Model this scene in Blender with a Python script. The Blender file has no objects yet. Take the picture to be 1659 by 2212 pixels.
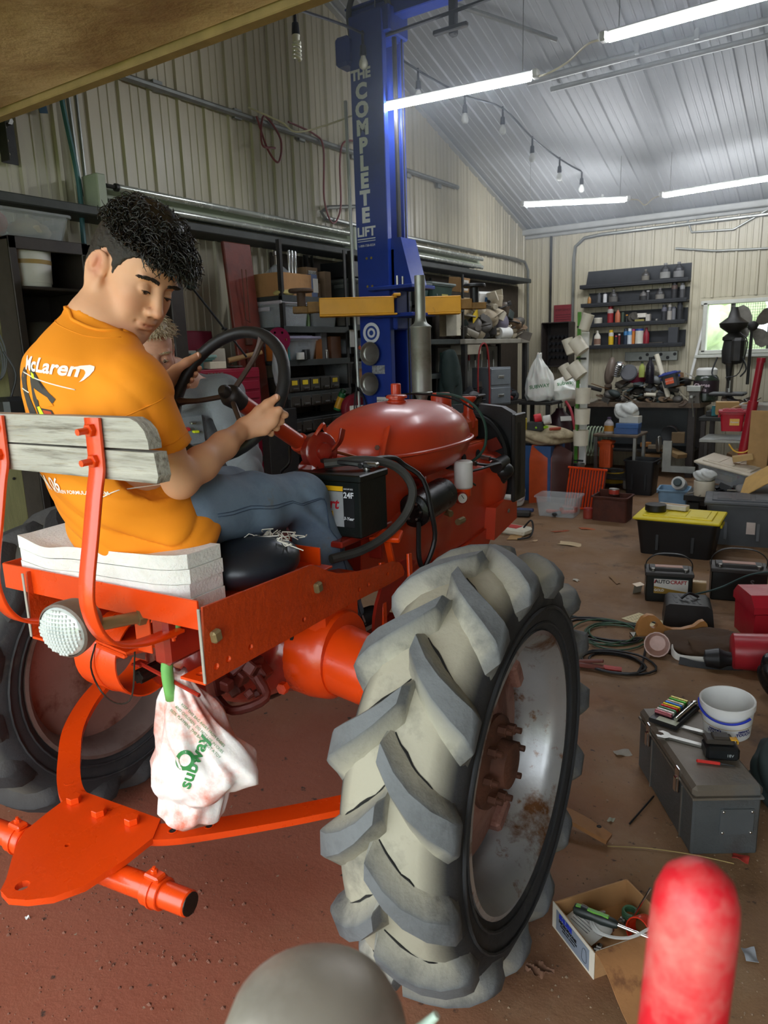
import bpy,bmesh,math,random
import numpy as np
from mathutils import Matrix,Vector,Euler
from mathutils.bvhtree import BVHTree
random.seed(7);rng=np.random.default_rng(7)
R=math.radians
scene=bpy.context.scene
COL=scene.collection
# ------------------------------------------------------------------ camera
CAM=Vector((0,0,1.52));FPX=1560.0
YAW,PITCH,ROLL=R(33.8),R(12.45),R(-1.9)
_f=Vector((-math.sin(YAW)*math.cos(PITCH),math.cos(YAW)*math.cos(PITCH),-math.sin(PITCH)))
_r=Vector((math.cos(YAW),math.sin(YAW),0));_u=_r.cross(_f)
_r2=_r*math.cos(ROLL) + _u*math.sin(ROLL);_u2=-_r*math.sin(ROLL) + _u*math.cos(ROLL)
cd=bpy.data.cameras.new('camera');cam=bpy.data.objects.new('camera',cd);COL.objects.link(cam)
cam.matrix_world=Matrix(((_r2.x,_u2.x,-_f.x,CAM.x),(_r2.y,_u2.y,-_f.y,CAM.y),(_r2.z,_u2.z,-_f.z,CAM.z),(0,0,0,1)))
cd.sensor_fit='VERTICAL';cd.sensor_height=24.0;cd.lens=FPX*24.0/2212
cd.clip_start=0.05;cd.clip_end=200
cd.dof.use_dof=True;cd.dof.focus_distance=2.3;cd.dof.aperture_fstop=cd.lens/3.0
scene.camera=cam
# ------------------------------------------------------------------ sky, exposure
w=bpy.data.worlds.new('overcast_sky');scene.world=w;w.use_nodes=True
_bg=w.node_tree.nodes['Background'];_bg.inputs[0].default_value=(0.86,0.94,1.0,1);_bg.inputs[1].default_value=4.2
scene.view_settings.view_transform='Standard';scene.view_settings.look='None'
scene.view_settings.exposure=0.35;scene.view_settings.gamma=1.0
scene.view_settings.use_curve_mapping=False
def ray(px,py):
 return _f + _r2*((px-829.5)/FPX) + _u2*((1106-py)/FPX)
def atz(px,py,z=0.0):
 v=ray(px,py);return CAM + v*((z-CAM.z)/v.z)
def aty(px,py,y):
 v=ray(px,py);return CAM + v*(y/v.y)
def atx(px,py,x):
 v=ray(px,py);return CAM + v*(x/v.x)
# ------------------------------------------------------------------ materials
def lin(c):
 if isinstance(c,str):
  c=c.lstrip('#');c=[int(c[i:i+2],16)/255 for i in (0,2,4)]
 return tuple((x/12.92 if x <= 0.04045 else ((x+0.055)/1.055)**2.4) for x in c)
MATS={}
def mat(name,col,rough=0.55,metal=0.0,var=0.12,scale=9.0,bump=0.05,bscale=None,col2=None,lo=0.45,hi=0.62,dscale=5.0,
  col3=None,alpha=1.0,trans=0.0,emit=0.0,coat=0.0,sub=0.0,attr=None,stretch=None,rvar=0.15,bdist=0.004):
 if name in MATS:return MATS[name]
 m=bpy.data.materials.new(name);m.use_nodes=True;MATS[name]=m
 nt=m.node_tree;N=nt.nodes;L=nt.links;b=N['Principled BSDF']
 c=lin(col);b.inputs['Roughness'].default_value=rough;b.inputs['Metallic'].default_value=metal
 tc=N.new('ShaderNodeTexCoord');src=tc.outputs['Object']
 if stretch:
  mp=N.new('ShaderNodeMapping');mp.inputs['Scale'].default_value=stretch;L.new(src,mp.inputs[0]);src=mp.outputs[0]
 def noise(sc,det=5.0,ro=0.6):
  n=N.new('ShaderNodeTexNoise');n.inputs['Scale'].default_value=sc;n.inputs['Detail'].default_value=det
  n.inputs['Roughness'].default_value=ro;L.new(src,n.inputs['Vector']);return n
 def mix(fac,a,bb):
  x=N.new('ShaderNodeMix');x.data_type='RGBA'
  L.new(fac,x.inputs[0])
  for k,val in ((6,a),(7,bb)):
   if isinstance(val,tuple):x.inputs[k].default_value=(*val,1)
   else:L.new(val,x.inputs[k])
  return x.outputs[2]
 def ramp(fac,l,h):
  r=N.new('ShaderNodeMapRange');r.inputs[1].default_value=l;r.inputs[2].default_value=h;L.new(fac,r.inputs[0]);return r.outputs[0]
 out=c
 if var>0:
  n1=noise(scale)
  out=mix(ramp(n1.outputs[0],0.3,0.7),tuple(max(0,x*(1-var)) for x in c),tuple(min(1,x*(1+var)) for x in c))
 if attr:   # wear / dust stored with the mesh
  a=N.new('ShaderNodeAttribute');a.attribute_name=attr[0]
  out=mix(a.outputs['Fac'],out,lin(attr[1]))
 if col2:
  n2=noise(dscale,8.0,0.65);out=mix(ramp(n2.outputs[0],lo,hi),out,lin(col2))
 if col3:
  n3=noise(dscale*3.1,8.0,0.7);out=mix(ramp(n3.outputs[0],0.56,0.66),out,lin(col3))
 if isinstance(out,tuple):b.inputs['Base Color'].default_value=(*out,1)
 else:L.new(out,b.inputs['Base Color'])
 if rvar>0 and (var>0 or col2):
  n4=noise(scale*1.7,4.0);mr=N.new('ShaderNodeMapRange');L.new(n4.outputs[0],mr.inputs[0])
  mr.inputs[3].default_value=max(0.02,rough-rvar);mr.inputs[4].default_value=min(1,rough+rvar);L.new(mr.outputs[0],b.inputs['Roughness'])
 if bump>0:
  n5=noise(bscale or scale*6,6.0);bp=N.new('ShaderNodeBump');bp.inputs['Strength'].default_value=min(1,bump*4);bp.inputs['Distance'].default_value=bdist
  L.new(n5.outputs[0],bp.inputs['Height']);L.new(bp.outputs[0],b.inputs['Normal'])
 if alpha<1:b.inputs['Alpha'].default_value=alpha
 if trans:b.inputs['Transmission Weight'].default_value=trans;b.inputs['IOR'].default_value=1.25
 if coat:b.inputs['Coat Weight'].default_value=coat;b.inputs['Coat Roughness'].default_value=0.15
 if sub:b.inputs['Subsurface Weight'].default_value=sub;b.inputs['Subsurface Radius'].default_value=(0.012,0.005,0.003);b.inputs['Subsurface Scale'].default_value=0.6
 if emit:b.inputs['Emission Color'].default_value=(*c,1);b.inputs['Emission Strength'].default_value=emit
 return m
def P(name,col,rough=0.5,**k):      # short: a plain plastic / paint
 return mat(name,col,rough,**k)
# ------------------------------------------------------------------ mesh builder
def rotm(R3):
 if R3 is None:return Matrix.Identity(3)
 if isinstance(R3,(tuple,list)):return Euler([R(a) for a in R3]).to_matrix()
 return R3.to_3x3()
def frame(o,z,x=None):
 """matrix with origin o, local z along z (and x roughly along x)"""
 z=Vector(z).normalized();h=Vector(x) if x is not None else (Vector((1,0,0)) if abs(z.x)<0.9 else Vector((0,1,0)))
 y=z.cross(h).normalized();xx=y.cross(z)
 return Matrix(((xx.x,y.x,z.x,o[0]),(xx.y,y.y,z.y,o[1]),(xx.z,y.z,z.z,o[2]),(0,0,0,1)))
def catmull(pts,sub):
 p=[np.array(q,float) for q in pts]
 if sub <= 1 or len(p)<3:return np.array(p)
 out=[]
 for i in range(len(p)-1):
  a=p[i-1] if i else 2*p[0]-p[1];b,c=p[i],p[i+1];d=p[i+2] if i+2<len(p) else 2*p[-1]-p[-2]
  for k in range(sub):
   t=k/sub;out.append(0.5*((2*b)+(c-a)*t+(2*a-5*b+4*c-d)*t*t+(3*b-a-3*c+d)*t**3))
 out.append(p[-1]);return np.array(out)
WM={}       # world matrix of each thing and part
class MB:
 def __init__(s):s.v=[];s.f=[];s.m=[];s.n=0;s.at=None
 def add(s,V,F,mi=0,M=None):
  V=np.asarray(V,float).reshape(-1,3)
  if M is not None:
   A=np.array(M);V=V @ A[:3,:3].T + A[:3,3]
  s.v.append(V);k=s.n;s.f+=[tuple(int(i)+k for i in f) for f in F];s.m+=[mi]*len(F);s.n+=len(V);return s
 def box(s,c,sz,rot=None,ch=0.004,mi=0,M=None):
  hx,hy,hz=sz[0]/2,sz[1]/2,sz[2]/2;ch=min(ch,hx*.6,hy*.6,hz*.6)
  V=[];idx={}
  for sx in (-1,1):
   for sy in (-1,1):
    for sz_ in (-1,1):
     for a in range(3):
      q=[sx*(hx-ch),sy*(hy-ch),sz_*(hz-ch)];q[a]=(sx*hx,sy*hy,sz_*hz)[a]
      idx[(sx,sy,sz_,a)]=len(V);V.append(q)
  F=[]
  for a in range(3):
   b,cc=(a+1) % 3,(a+2) % 3
   for sg in (-1,1):
    q=[]
    for (i,j) in ((-1,-1),(1,-1),(1,1),(-1,1)):
     t=[0,0,0];t[a]=sg;t[b]=i;t[cc]=j;q.append(idx[(*t,a)])
    F.append(q if sg>0 else q[::-1])
  for a in range(3):
   b,cc=(a+1) % 3,(a+2) % 3
   for i in (-1,1):
    for j in (-1,1):
     t1=[0,0,0];t1[a]=-1;t1[b]=i;t1[cc]=j;t2=list(t1);t2[a]=1
     q=[idx[(*t1,b)],idx[(*t2,b)],idx[(*t2,cc)],idx[(*t1,cc)]];F.append(q if i*j>0 else q[::-1])
  for sx in (-1,1):
   for sy in (-1,1):
    for sz_ in (-1,1):
     q=[idx[(sx,sy,sz_,a)] for a in range(3)];F.append(q if sx*sy*sz_>0 else q[::-1])
  V=np.array(V) @ np.array(rotm(rot)).T + np.array(c)
  return s.add(V,F,mi,M)
 def lathe(s,prof,n=20,M=None,mi=0,cap=(True,True),sq=1.0):
  V=[];k=len(prof)
  for i in range(n):
   a=2*math.pi*i/n;ca,sa=math.cos(a),math.sin(a)*sq
   for r,z in prof:V.append((r*ca,r*sa,z))
  F=[]
  for i in range(n):
   j=(i+1) % n
   for q in range(k-1):F.append((i*k+q,j*k+q,j*k+q+1,i*k+q+1))
  if cap[0] and prof[0][0]>1e-6:F.append([i*k for i in range(n)][::-1])
  if cap[1] and prof[-1][0]>1e-6:F.append([i*k+k-1 for i in range(n)])
  return s.add(V,F,mi,M)
 def cyl(s,a,b,r0,r1=None,n=14,mi=0,cap=True,ch=0.0,M=None):
  a=Vector(a);b=Vector(b);L_=(b-a).length;r1=r0 if r1 is None else r1
  pr=[(r0-ch,0),(r0,ch),(r1,L_-ch),(r1-ch,L_)] if ch>0 else [(r0,0),(r1,L_)]
  mm=frame(a,b-a)
  if M is not None:mm=M @ mm
  return s.lathe(pr,n,mm,mi,(cap,cap))
 def tube(s,pts,r,n=8,mi=0,sub=4,closed=False,cap=True,M=None,flat=None):
  if closed:pts=[pts[-1]]+list(pts)+[pts[0],pts[1]]
  C=catmull(pts,sub)
  if closed:C=C[sub:-sub] if sub>1 else C[1:-1];C=C[:-1] if np.allclose(C[0],C[-1]) else C
  k=len(C);rr=np.interp(np.linspace(0,1,k),np.linspace(0,1,len(r)),r) if hasattr(r,'__len__') else np.full(k,r)
  T=np.gradient(C,axis=0) if not closed else np.roll(C,-1,0)-np.roll(C,1,0)
  T /= np.linalg.norm(T,axis=1)[:,None]+1e-12
  up=np.array([0,0,1.]) if abs(T[0][2])<0.9 else np.array([1.,0,0]);V=[]
  for i in range(k):
   x=np.cross(up,T[i]);x /= np.linalg.norm(x)+1e-12;y=np.cross(T[i],x);up=y
   for j in range(n):
    a=2*math.pi*j/n+math.pi/n;e=flat or 1.0
    V.append(C[i]+rr[i]*(math.cos(a)*x+e*math.sin(a)*y))
  F=[(i*n+j,i*n+(j+1) % n,(i+1)*n+(j+1) % n,(i+1)*n+j) for i in range(k-1) for j in range(n)]
  if closed:F+=[((k-1)*n+j,(k-1)*n+(j+1) % n,(j+1) % n,j) for j in range(n)]
  elif cap:F+=[tuple(range(n))[::-1],tuple((k-1)*n+j for j in range(n))]
  return s.add(V,F,mi,M)
 def strip(s,pts,wdir,wd,t,mi=0,sub=4,M=None):
  """flat bar following pts; wdir = direction of its width"""
  C=catmull(pts,sub);k=len(C);T=np.gradient(C,axis=0);T /= np.linalg.norm(T,axis=1)[:,None]
  W=np.array(wdir,float);V=[]
  for i in range(k):
   ww=W[min(i*len(W)//k,len(W)-1)] if W.ndim==2 else W
   ww=ww-T[i]*(ww@T[i]);ww /= np.linalg.norm(ww);nn=np.cross(T[i],ww)
   for a,b in ((-1,-.7),(-.94,-1),(.94,-1),(1,-.7),(1,.7),(.94,1),(-.94,1),(-1,.7)):V.append(C[i]+ww*a*wd/2+nn*b*t/2)
  n=8
  F=[(i*n+j,i*n+(j+1) % n,(i+1)*n+(j+1) % n,(i+1)*n+j) for i in range(k-1) for j in range(n)]
  F+=[tuple(range(n))[::-1],tuple((k-1)*n+j for j in range(n))]
  return s.add(V,F,mi,M)
 def sph(s,c,r,nu=14,nv=9,rot=None,mi=0,M=None):
  r=(r,r,r) if not hasattr(r,'__len__') else r
  V=[(0,0,-1)]
  for j in range(1,nv):
   t=-math.pi/2+math.pi*j/nv
   for i in range(nu):V.append((math.cos(t)*math.cos(2*math.pi*i/nu),math.cos(t)*math.sin(2*math.pi*i/nu),math.sin(t)))
  V.append((0,0,1));F=[]
  for i in range(nu):
   j=(i+1) % nu;F.append((0,1+j,1+i))
   for q in range(nv-2):F.append((1+q*nu+i,1+q*nu+j,1+(q+1)*nu+j,1+(q+1)*nu+i))
   F.append((1+(nv-2)*nu+i,1+(nv-2)*nu+j,len(V)-1))
  V=(np.array(V)*np.array(r)) @ np.array(rotm(rot)).T + np.array(c)
  return s.add(V,F,mi,M)
 def prism(s,poly,t,M=None,mi=0,holes=(),ch=0.0):
  """flat plate in local xy, thickness t along z (0..t); holes = list of (x,y,r)"""
  bm=bmesh.new();loops=[list(poly)]+[[(x+r*math.cos(2*math.pi*i/12),y+r*math.sin(2*math.pi*i/12)) for i in range(12)] for x,y,r in holes]
  es=[]
  for lp in loops:
   vs=[bm.verts.new((x,y,0)) for x,y in lp];es+=[bm.edges.new((vs[i],vs[(i+1) % len(vs)])) for i in range(len(vs))]
  bmesh.ops.triangle_fill(bm,use_beauty=True,use_dissolve=False,edges=es)
  bm.normal_update();bm.verts.index_update()
  V=[tuple(q.co) for q in bm.verts];F=[[q.index for q in (f.verts if f.normal.z>0 else reversed(f.verts))] for f in bm.faces];bm.free()
  n=len(V);VV=[(x,y,t) for x,y,z in V]+[(x,y,0) for x,y,z in V];FF=list(F)+[[i+n for i in f][::-1] for f in F]
  k=0
  for li,lp in enumerate(loops):
   m_=len(lp);ar=sum(lp[i][0]*lp[(i+1) % m_][1]-lp[(i+1) % m_][0]*lp[i][1] for i in range(m_))
   for i in range(m_):
    a,b=k+i,k+(i+1) % m_;q=(a+n,b+n,b,a)
    FF.append(q if (ar>0)==(li==0) else q[::-1])
   k+=m_
  return s.add(VV,FF,mi,M)
 def grid(s,fn,nu,nv,mi=0,t=0.0,M=None):
  V=np.array([fn(i/nu,j/nv) for i in range(nu+1) for j in range(nv+1)],float)
  F=[(i*(nv+1)+j,(i+1)*(nv+1)+j,(i+1)*(nv+1)+j+1,i*(nv+1)+j+1) for i in range(nu) for j in range(nv)]
  if t:
   G=V.reshape(nu+1,nv+1,3);du=np.gradient(G,axis=0);dv=np.gradient(G,axis=1);nn=np.cross(du,dv);nn /= np.linalg.norm(nn,axis=2)[...,None]+1e-12
   W2=(G-nn*t).reshape(-1,3);k=len(V)
   F2=[tuple(a+k for a in f[::-1]) for f in F]
   ring=[i*(nv+1) for i in range(nu+1)]+[nu*(nv+1)+j for j in range(1,nv+1)]+[i*(nv+1)+nv for i in range(nu-1,-1,-1)]+[j for j in range(nv-1,0,-1)]
   F3=[(ring[i+1 if i+1<len(ring) else 0],ring[i],ring[i]+k,ring[i+1 if i+1<len(ring) else 0]+k) for i in range(len(ring))]
   V=np.vstack([V,W2]);F=F+F2+F3
  return s.add(V,F,mi,M)
 def build(s,name,mats,parent=None,M=None,fr=None,label=None,cat=None,group=None,kind=None,ang=40,attr=None):
  """M: own world matrix (top level, vertices are local to it); fr: frame the vertices are in (world matrix) when parented"""
  V=np.vstack(s.v)
  if parent is not None:
   pm=WM[parent.name]
   if fr is not None:
    A=np.array(pm.inverted() @ fr);V=V @ A[:3,:3].T + A[:3,3]
  me=bpy.data.meshes.new(name);me.from_pydata(V.tolist(),[],s.f);
  mats=mats if isinstance(mats,(list,tuple)) else [mats]
  for q in mats:me.materials.append(q)
  if len(mats)>1:me.polygons.foreach_set('material_index',s.m)
  if attr is not None:
   a=me.attributes.new(attr[0],'FLOAT','POINT');a.data.foreach_set('value',np.asarray(attr[1],np.float32))
  me.shade_smooth()
  if ang<180:me.set_sharp_from_angle(angle=R(ang))
  me.update();o=bpy.data.objects.new(name,me);COL.objects.link(o)
  if parent is not None:o.parent=parent;WM[o.name]=WM[parent.name]
  else:
   mm=M if M is not None else Matrix.Identity(4);o.matrix_world=mm;WM[o.name]=mm.copy()
  tag(o,label,cat,group,kind);return o
def tag(o,label=None,cat=None,group=None,kind=None):
 if label:o['label']=label
 if cat:o['category']=cat
 if group:o['group']=group
 if kind:o['kind']=kind
 return o
def at(loc,rz=0,rx=0,ry=0):
 return Matrix.Translation(Vector(loc)) @ Euler((R(rx),R(ry),R(rz))).to_matrix().to_4x4()
def thing(name,label,cat,loc=(0,0,0),rz=0,group=None,M=None):
 o=bpy.data.objects.new(name,None);o.empty_display_size=0.05;COL.objects.link(o)
 mm=M if M is not None else at(loc,rz);o.matrix_world=mm;WM[o.name]=mm.copy()
 return tag(o,label,cat,group)
KIDS={}
def dup(o,M,label=None,group=None):
 c=o.copy();COL.objects.link(c);c.matrix_world=M;WM[c.name]=M.copy()
 if label:c['label']=label
 if group:c['group']=group
 for ch in [q for q in COL.objects if q.parent==o]:
  d=ch.copy();COL.objects.link(d);d.parent=c;WM[d.name]=M.copy()
  for g in [q for q in COL.objects if q.parent==ch]:
   e=g.copy();COL.objects.link(e);e.parent=d;WM[e.name]=M.copy()
 return c
_fonts={}
def text_mb(s,size,depth=0.0006,bold=0.0,align='CENTER',shear=0.0,space=1.0):
 cu=bpy.data.curves.new('t','FONT');cu.body=s;cu.size=size;cu.extrude=depth;cu.offset=bold;cu.align_x=align;cu.align_y='CENTER'
 cu.shear=shear;cu.space_character=space;cu.resolution_u=3
 o=bpy.data.objects.new('t',cu);COL.objects.link(o)
 dg=bpy.context.evaluated_depsgraph_get();me=bpy.data.meshes.new_from_object(o.evaluated_get(dg))
 V=[tuple(v.co) for v in me.vertices];F=[tuple(p.vertices) for p in me.polygons]
 bpy.data.objects.remove(o);bpy.data.meshes.remove(me);bpy.data.curves.remove(cu)
 return V,F
def letters(parent,s,size,M,m,bold=0.0,fr=None,align='CENTER',shear=0.0,name='lettering',sx=1.0,space=1.0):
 V,F=text_mb(s,size,0.0005,bold,align,shear,space);b=MB();V=[(x*sx,y,z) for x,y,z in V];b.add(V,F,0,M);return b.build(name,m,parent,fr=fr,ang=30)
# ------------------------------------------------------------------ signed distance modelling
def smin(a,b,k):
 if k <= 0:return np.minimum(a,b)
 h=np.clip(0.5+0.5*(b-a)/k,0,1);return b*(1-h)+a*h-k*h*(1-h)
class SDF:
 """grid of distances; primitives are blended in, the surface comes from surface nets"""
 def __init__(s,lo,hi,res):
  s.lo=np.array(lo,float);s.res=res;s.n=np.ceil((np.array(hi)-s.lo)/res).astype(int)+1
  s.d=np.full(s.n,0.2,np.float32)
 def _sl(s,lo,hi):
  a=np.maximum(0,np.floor((np.array(lo)-s.lo)/s.res).astype(int));b=np.minimum(s.n,np.ceil((np.array(hi)-s.lo)/s.res).astype(int)+1)
  if np.any(b <= a):return None,None
  ax=[s.lo[i]+s.res*np.arange(a[i],b[i]) for i in range(3)]
  return (slice(a[0],b[0]),slice(a[1],b[1]),slice(a[2],b[2])),np.stack(np.meshgrid(*ax,indexing='ij'),-1)
 def _put(s,lo,hi,fn,k,mode):
  mg=max(3*k,4*s.res)+0.01;sl,p=s._sl(np.array(lo)-mg,np.array(hi)+mg)
  if sl is None:return s
  e=fn(p).astype(np.float32);d=s.d[sl]
  s.d[sl]=smin(d,e,k) if mode=='add' else -smin(-d,e,k);return s
 def ell(s,c,r,rot=None,k=0.02,mode='add'):
  c=np.array(c,float);r=np.array(r if hasattr(r,'__len__') else (r,r,r),float);A=np.array(rotm(rot))
  def fn(p):
   q=(p-c) @ A;k0=np.sqrt(((q/r)**2).sum(-1));k1=np.sqrt(((q/(r*r))**2).sum(-1));return k0*(k0-1)/np.maximum(k1,1e-9)
  m_=r.max();return s._put(c-m_,c+m_,fn,k,mode)
 def cone(s,a,b,ra,rb,k=0.02,mode='add',sq=None):
  a=np.array(a,float);b=np.array(b,float);ba=b-a;l2=ba@ba
  def fn(p):
   t=np.clip(((p-a)@ba)/l2,0,1);q=p-(a+t[...,None]*ba)
   if sq is not None:
    ax=np.array(sq[0],float);ax=ax/np.linalg.norm(ax);q=q-(q@ax)[...,None]*ax*(1-1/sq[1])
   return np.sqrt((q**2).sum(-1))-(ra+(rb-ra)*t)
  m_=max(ra,rb)*(sq[1] if sq is not None and sq[1]>1 else 1);return s._put(np.minimum(a,b)-m_,np.maximum(a,b)+m_,fn,k,mode)
 def chain(s,pts,rad,k=0.02,sq=None):
  for i in range(len(pts)-1):s.cone(pts[i],pts[i+1],rad[i],rad[i+1],k,'add',sq)
  return s
 def displace(s,fn):
  sl=np.abs(s.d)<0.03;idx=np.argwhere(sl);p=s.lo+idx*s.res;s.d[sl]+=fn(p).astype(np.float32);return s
 def cut(s,fn,k=0.0):
  ax=[s.lo[i]+s.res*np.arange(s.n[i]) for i in range(3)];p=np.stack(np.meshgrid(*ax,indexing='ij'),-1)
  s.d=-smin(-s.d,-fn(p).astype(np.float32),k) if k else np.maximum(s.d,fn(p).astype(np.float32));return s
 def mesh(s,smooth=1):
  d=s.d;ins=d<0
  c=[ins[i:ins.shape[0]-1+i,j:ins.shape[1]-1+j,l:ins.shape[2]-1+l] for i in (0,1) for j in (0,1) for l in (0,1)]
  cnt=sum(x.astype(np.int8) for x in c);act=(cnt>0) & (cnt<8);cells=np.argwhere(act)
  vid=np.full(act.shape,-1,int);vid[act]=np.arange(len(cells))
  acc=np.zeros((len(cells),3));num=np.zeros(len(cells))
  corners=[(i,j,l) for i in (0,1) for j in (0,1) for l in (0,1)]
  dv={q:d[cells[:,0]+q[0],cells[:,1]+q[1],cells[:,2]+q[2]] for q in corners}
  for q in corners:
   for a in range(3):
    if q[a]==0:
     q2=list(q);q2[a]=1;q2=tuple(q2);d0,d1=dv[q],dv[q2];x=(d0<0) != (d1<0)
     t=np.where(x,d0/np.where(d0-d1==0,1,d0-d1),0);pt=np.zeros((len(cells),3));pt[:]=q;pt[:,a]+=t
     acc+=np.where(x[:,None],pt,0);num+=x
  V=s.lo+s.res*(cells+acc/num[:,None]);F=[]
  for a in range(3):
   b,e=(a+1) % 3,(a+2) % 3
   i0=[slice(None)]*3;i1=[slice(None)]*3;i0[a]=slice(0,-1);i1[a]=slice(1,None)
   x=ins[tuple(i0)] != ins[tuple(i1)];ed=np.argwhere(x);ok=(ed[:,b]>0) & (ed[:,e]>0) & (ed[:,b]<act.shape[b]) & (ed[:,e]<act.shape[e]);ed=ed[ok]
   fl=ins[tuple(i0)][tuple(ed.T)]
   q=[]
   for (ob,oe) in ((-1,-1),(0,-1),(0,0),(-1,0)):
    w_=ed.copy();w_[:,b]+=ob;w_[:,e]+=oe;q.append(vid[tuple(w_.T)])
   q=np.stack(q,1);q[~fl]=q[~fl][:,::-1];F.append(q)
  F=np.vstack(F)
  for _ in range(smooth):
   A=np.zeros_like(V);n_=np.zeros(len(V))
   for i in range(4):
    for j in ((i+1) % 4,(i+3) % 4):np.add.at(A,F[:,i],V[F[:,j]]);np.add.at(n_,F[:,i],1)
   V=V*0.5+0.5*A/np.maximum(n_,1)[:,None]
  return V,F.tolist()
def bbox_of(pts,m):p=np.array(pts);return p.min(0)-m,p.max(0)+m
# ================================================================== ROOM
XW,YB,XR,YF=-3.91,9.38,4.6,-1.0
YR,ZE=4.2,3.0;ZR=ZE+0.31*(YB-YR)
def ceil_z(y):return ZE+0.31*(YB-y) if y >= YR else ZR-0.31*(YR-y)
M_wall=mat('aged_cream_steel','#bab29a',.42,.0,var=.1,scale=2.2,bump=.01,col2='#9d967f',lo=.52,hi=.8,dscale=1.3,stretch=(1,1,.35))
M_ceil=mat('grey_white_roof_steel','#a0a2a3',.45,var=.08,scale=1.5,bump=.01,col2='#8f9090',lo=.5,hi=.8,dscale=.9)
M_black=mat('black_plastic','#17181a',.45,var=.2,bump=.02)
M_dark=mat('dark_grimy_steel','#2b2a28',.55,.3,var=.3,bump=.05,col2='#43382c',lo=.55,hi=.75)
M_steel=mat('worn_steel','#9b9a94',.35,.9,var=.15,bump=.02,col2='#6d6355',lo=.55,hi=.8)
M_galv=mat('galvanised_pipe','#8f918c',.4,.75,var=.15,bump=.02)
M_white=mat('white_plastic','#d9d8d2',.45,var=.06,bump=.01,col2='#b3ab9a',lo=.6,hi=.8)
M_wood=mat('raw_timber','#a88456',.7,var=.2,scale=6,bump=.12,stretch=(1,8,8),col2='#7d5c38',lo=.5,hi=.7)
M_card=mat('cardboard','#a87d50',.8,var=.1,bump=.03,col2='#8d6740',lo=.55,hi=.75)
M_chrome=mat('chrome','#d8d8d8',.15,1.0,var=.05,bump=0)
def floor_material():
 m=bpy.data.materials.new('dirty_concrete');m.use_nodes=True;nt=m.node_tree;N=nt.nodes;L=nt.links;b=N['Principled BSDF']
 tc=N.new('ShaderNodeTexCoord')
 def noise(sc,det=8,ro=.62):
  n=N.new('ShaderNodeTexNoise');n.inputs['Scale'].default_value=sc;n.inputs['Detail'].default_value=det;n.inputs['Roughness'].default_value=ro
  L.new(tc.outputs['Object'],n.inputs['Vector']);return n.outputs[0]
 def rng_(f,a,c,lo=0,hi=1):
  r=N.new('ShaderNodeMapRange');r.inputs[1].default_value=a;r.inputs[2].default_value=c;r.inputs[3].default_value=lo;r.inputs[4].default_value=hi;L.new(f,r.inputs[0]);return r.outputs[0]
 def mix(f,a,c):
  x=N.new('ShaderNodeMix');x.data_type='RGBA';L.new(f,x.inputs[0])
  for k,v in ((6,a),(7,c)):
   if isinstance(v,str):x.inputs[k].default_value=(*lin(v),1)
   else:L.new(v,x.inputs[k])
  return x.outputs[2]
 base=mix(rng_(noise(.9),.35,.68),'#8c6a48','#6e5138')
 base=mix(rng_(noise(5.5),.5,.68),base,'#8a6d50')
 base=mix(rng_(noise(2.3),.58,.72),base,'#44301f')
 # red overspray around the tractor
 sep=N.new('ShaderNodeVectorMath');sep.operation='DISTANCE';mp=N.new('ShaderNodeMapping');mp.inputs['Scale'].default_value=(1,.62,1)
 L.new(tc.outputs['Object'],mp.inputs[0]);L.new(mp.outputs[0],sep.inputs[0]);sep.inputs[1].default_value=(-1.75,.75,0)
 ad=N.new('ShaderNodeMath');ad.operation='MULTIPLY_ADD';L.new(noise(1.4),ad.inputs[0]);ad.inputs[1].default_value=1.1;L.new(sep.outputs['Value'],ad.inputs[2])
 base=mix(rng_(ad.outputs[0],1.05,2.0,.85,0),base,'#8d4a36')
 base=mix(rng_(noise(26,4),.64,.72),base,'#3a2a22')
 base=mix(rng_(noise(40,3),.7,.74),base,'#94816d')
 L.new(base,b.inputs['Base Color']);L.new(rng_(noise(3),.3,.7,.6,.92),b.inputs['Roughness'])
 bp=N.new('ShaderNodeBump');bp.inputs['Strength'].default_value=.5;bp.inputs['Distance'].default_value=.006;L.new(noise(38,10,.7),bp.inputs['Height']);L.new(bp.outputs[0],b.inputs['Normal'])
 return m
M_floor=floor_material()
fl=MB();fl.box(((XW+XR)/2,(YB+YF)/2,-.06),(XR-XW+.4,YB-YF+.4,.12),ch=0);fl.build('floor',M_floor,kind='structure')
def rib_profile(w=.914,pitch=.2285,h=.017):
 out=[];n=round(w/pitch)
 for i in range(n):
  o=i*pitch
  out+=[(o,0),(o+.008,h),(o+.03,h),(o+.038,0),(o+.095,0),(o+.1,.005),(o+.112,.005),(o+.117,0),(o+.158,0),(o+.163,.005),(o+.175,.005),(o+.18,0)]
 out.append((w,0));return out
PROF=rib_profile()
def wall_panel(parent,o,ud,nd,zlo,zhi_fn,name='panel',m=None,clip=None):
 """ribbed sheet: o = start on the wall, ud = direction along the wall, nd = normal into the room"""
 ud=Vector(ud);nd=Vector(nd);V=[];pr=PROF if clip is None else [q for q in PROF if q[0] <= clip+1e-6]
 for u,h in pr:
  p=Vector(o)+ud*u+nd*(h+.004);V.append((p.x,p.y,zlo));
 for u,h in pr:
  p=Vector(o)+ud*u+nd*(h+.004);V.append((p.x,p.y,zhi_fn(p)))
 k=len(pr);F=[(i,i+1,k+i+1,k+i) for i in range(k-1)]
 if ud.cross(Vector((0,0,1))).dot(nd)<0:F=[f[::-1] for f in F]
 b=MB();b.add(V,F);return b.build(name,m or M_wall,parent,ang=25)
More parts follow.
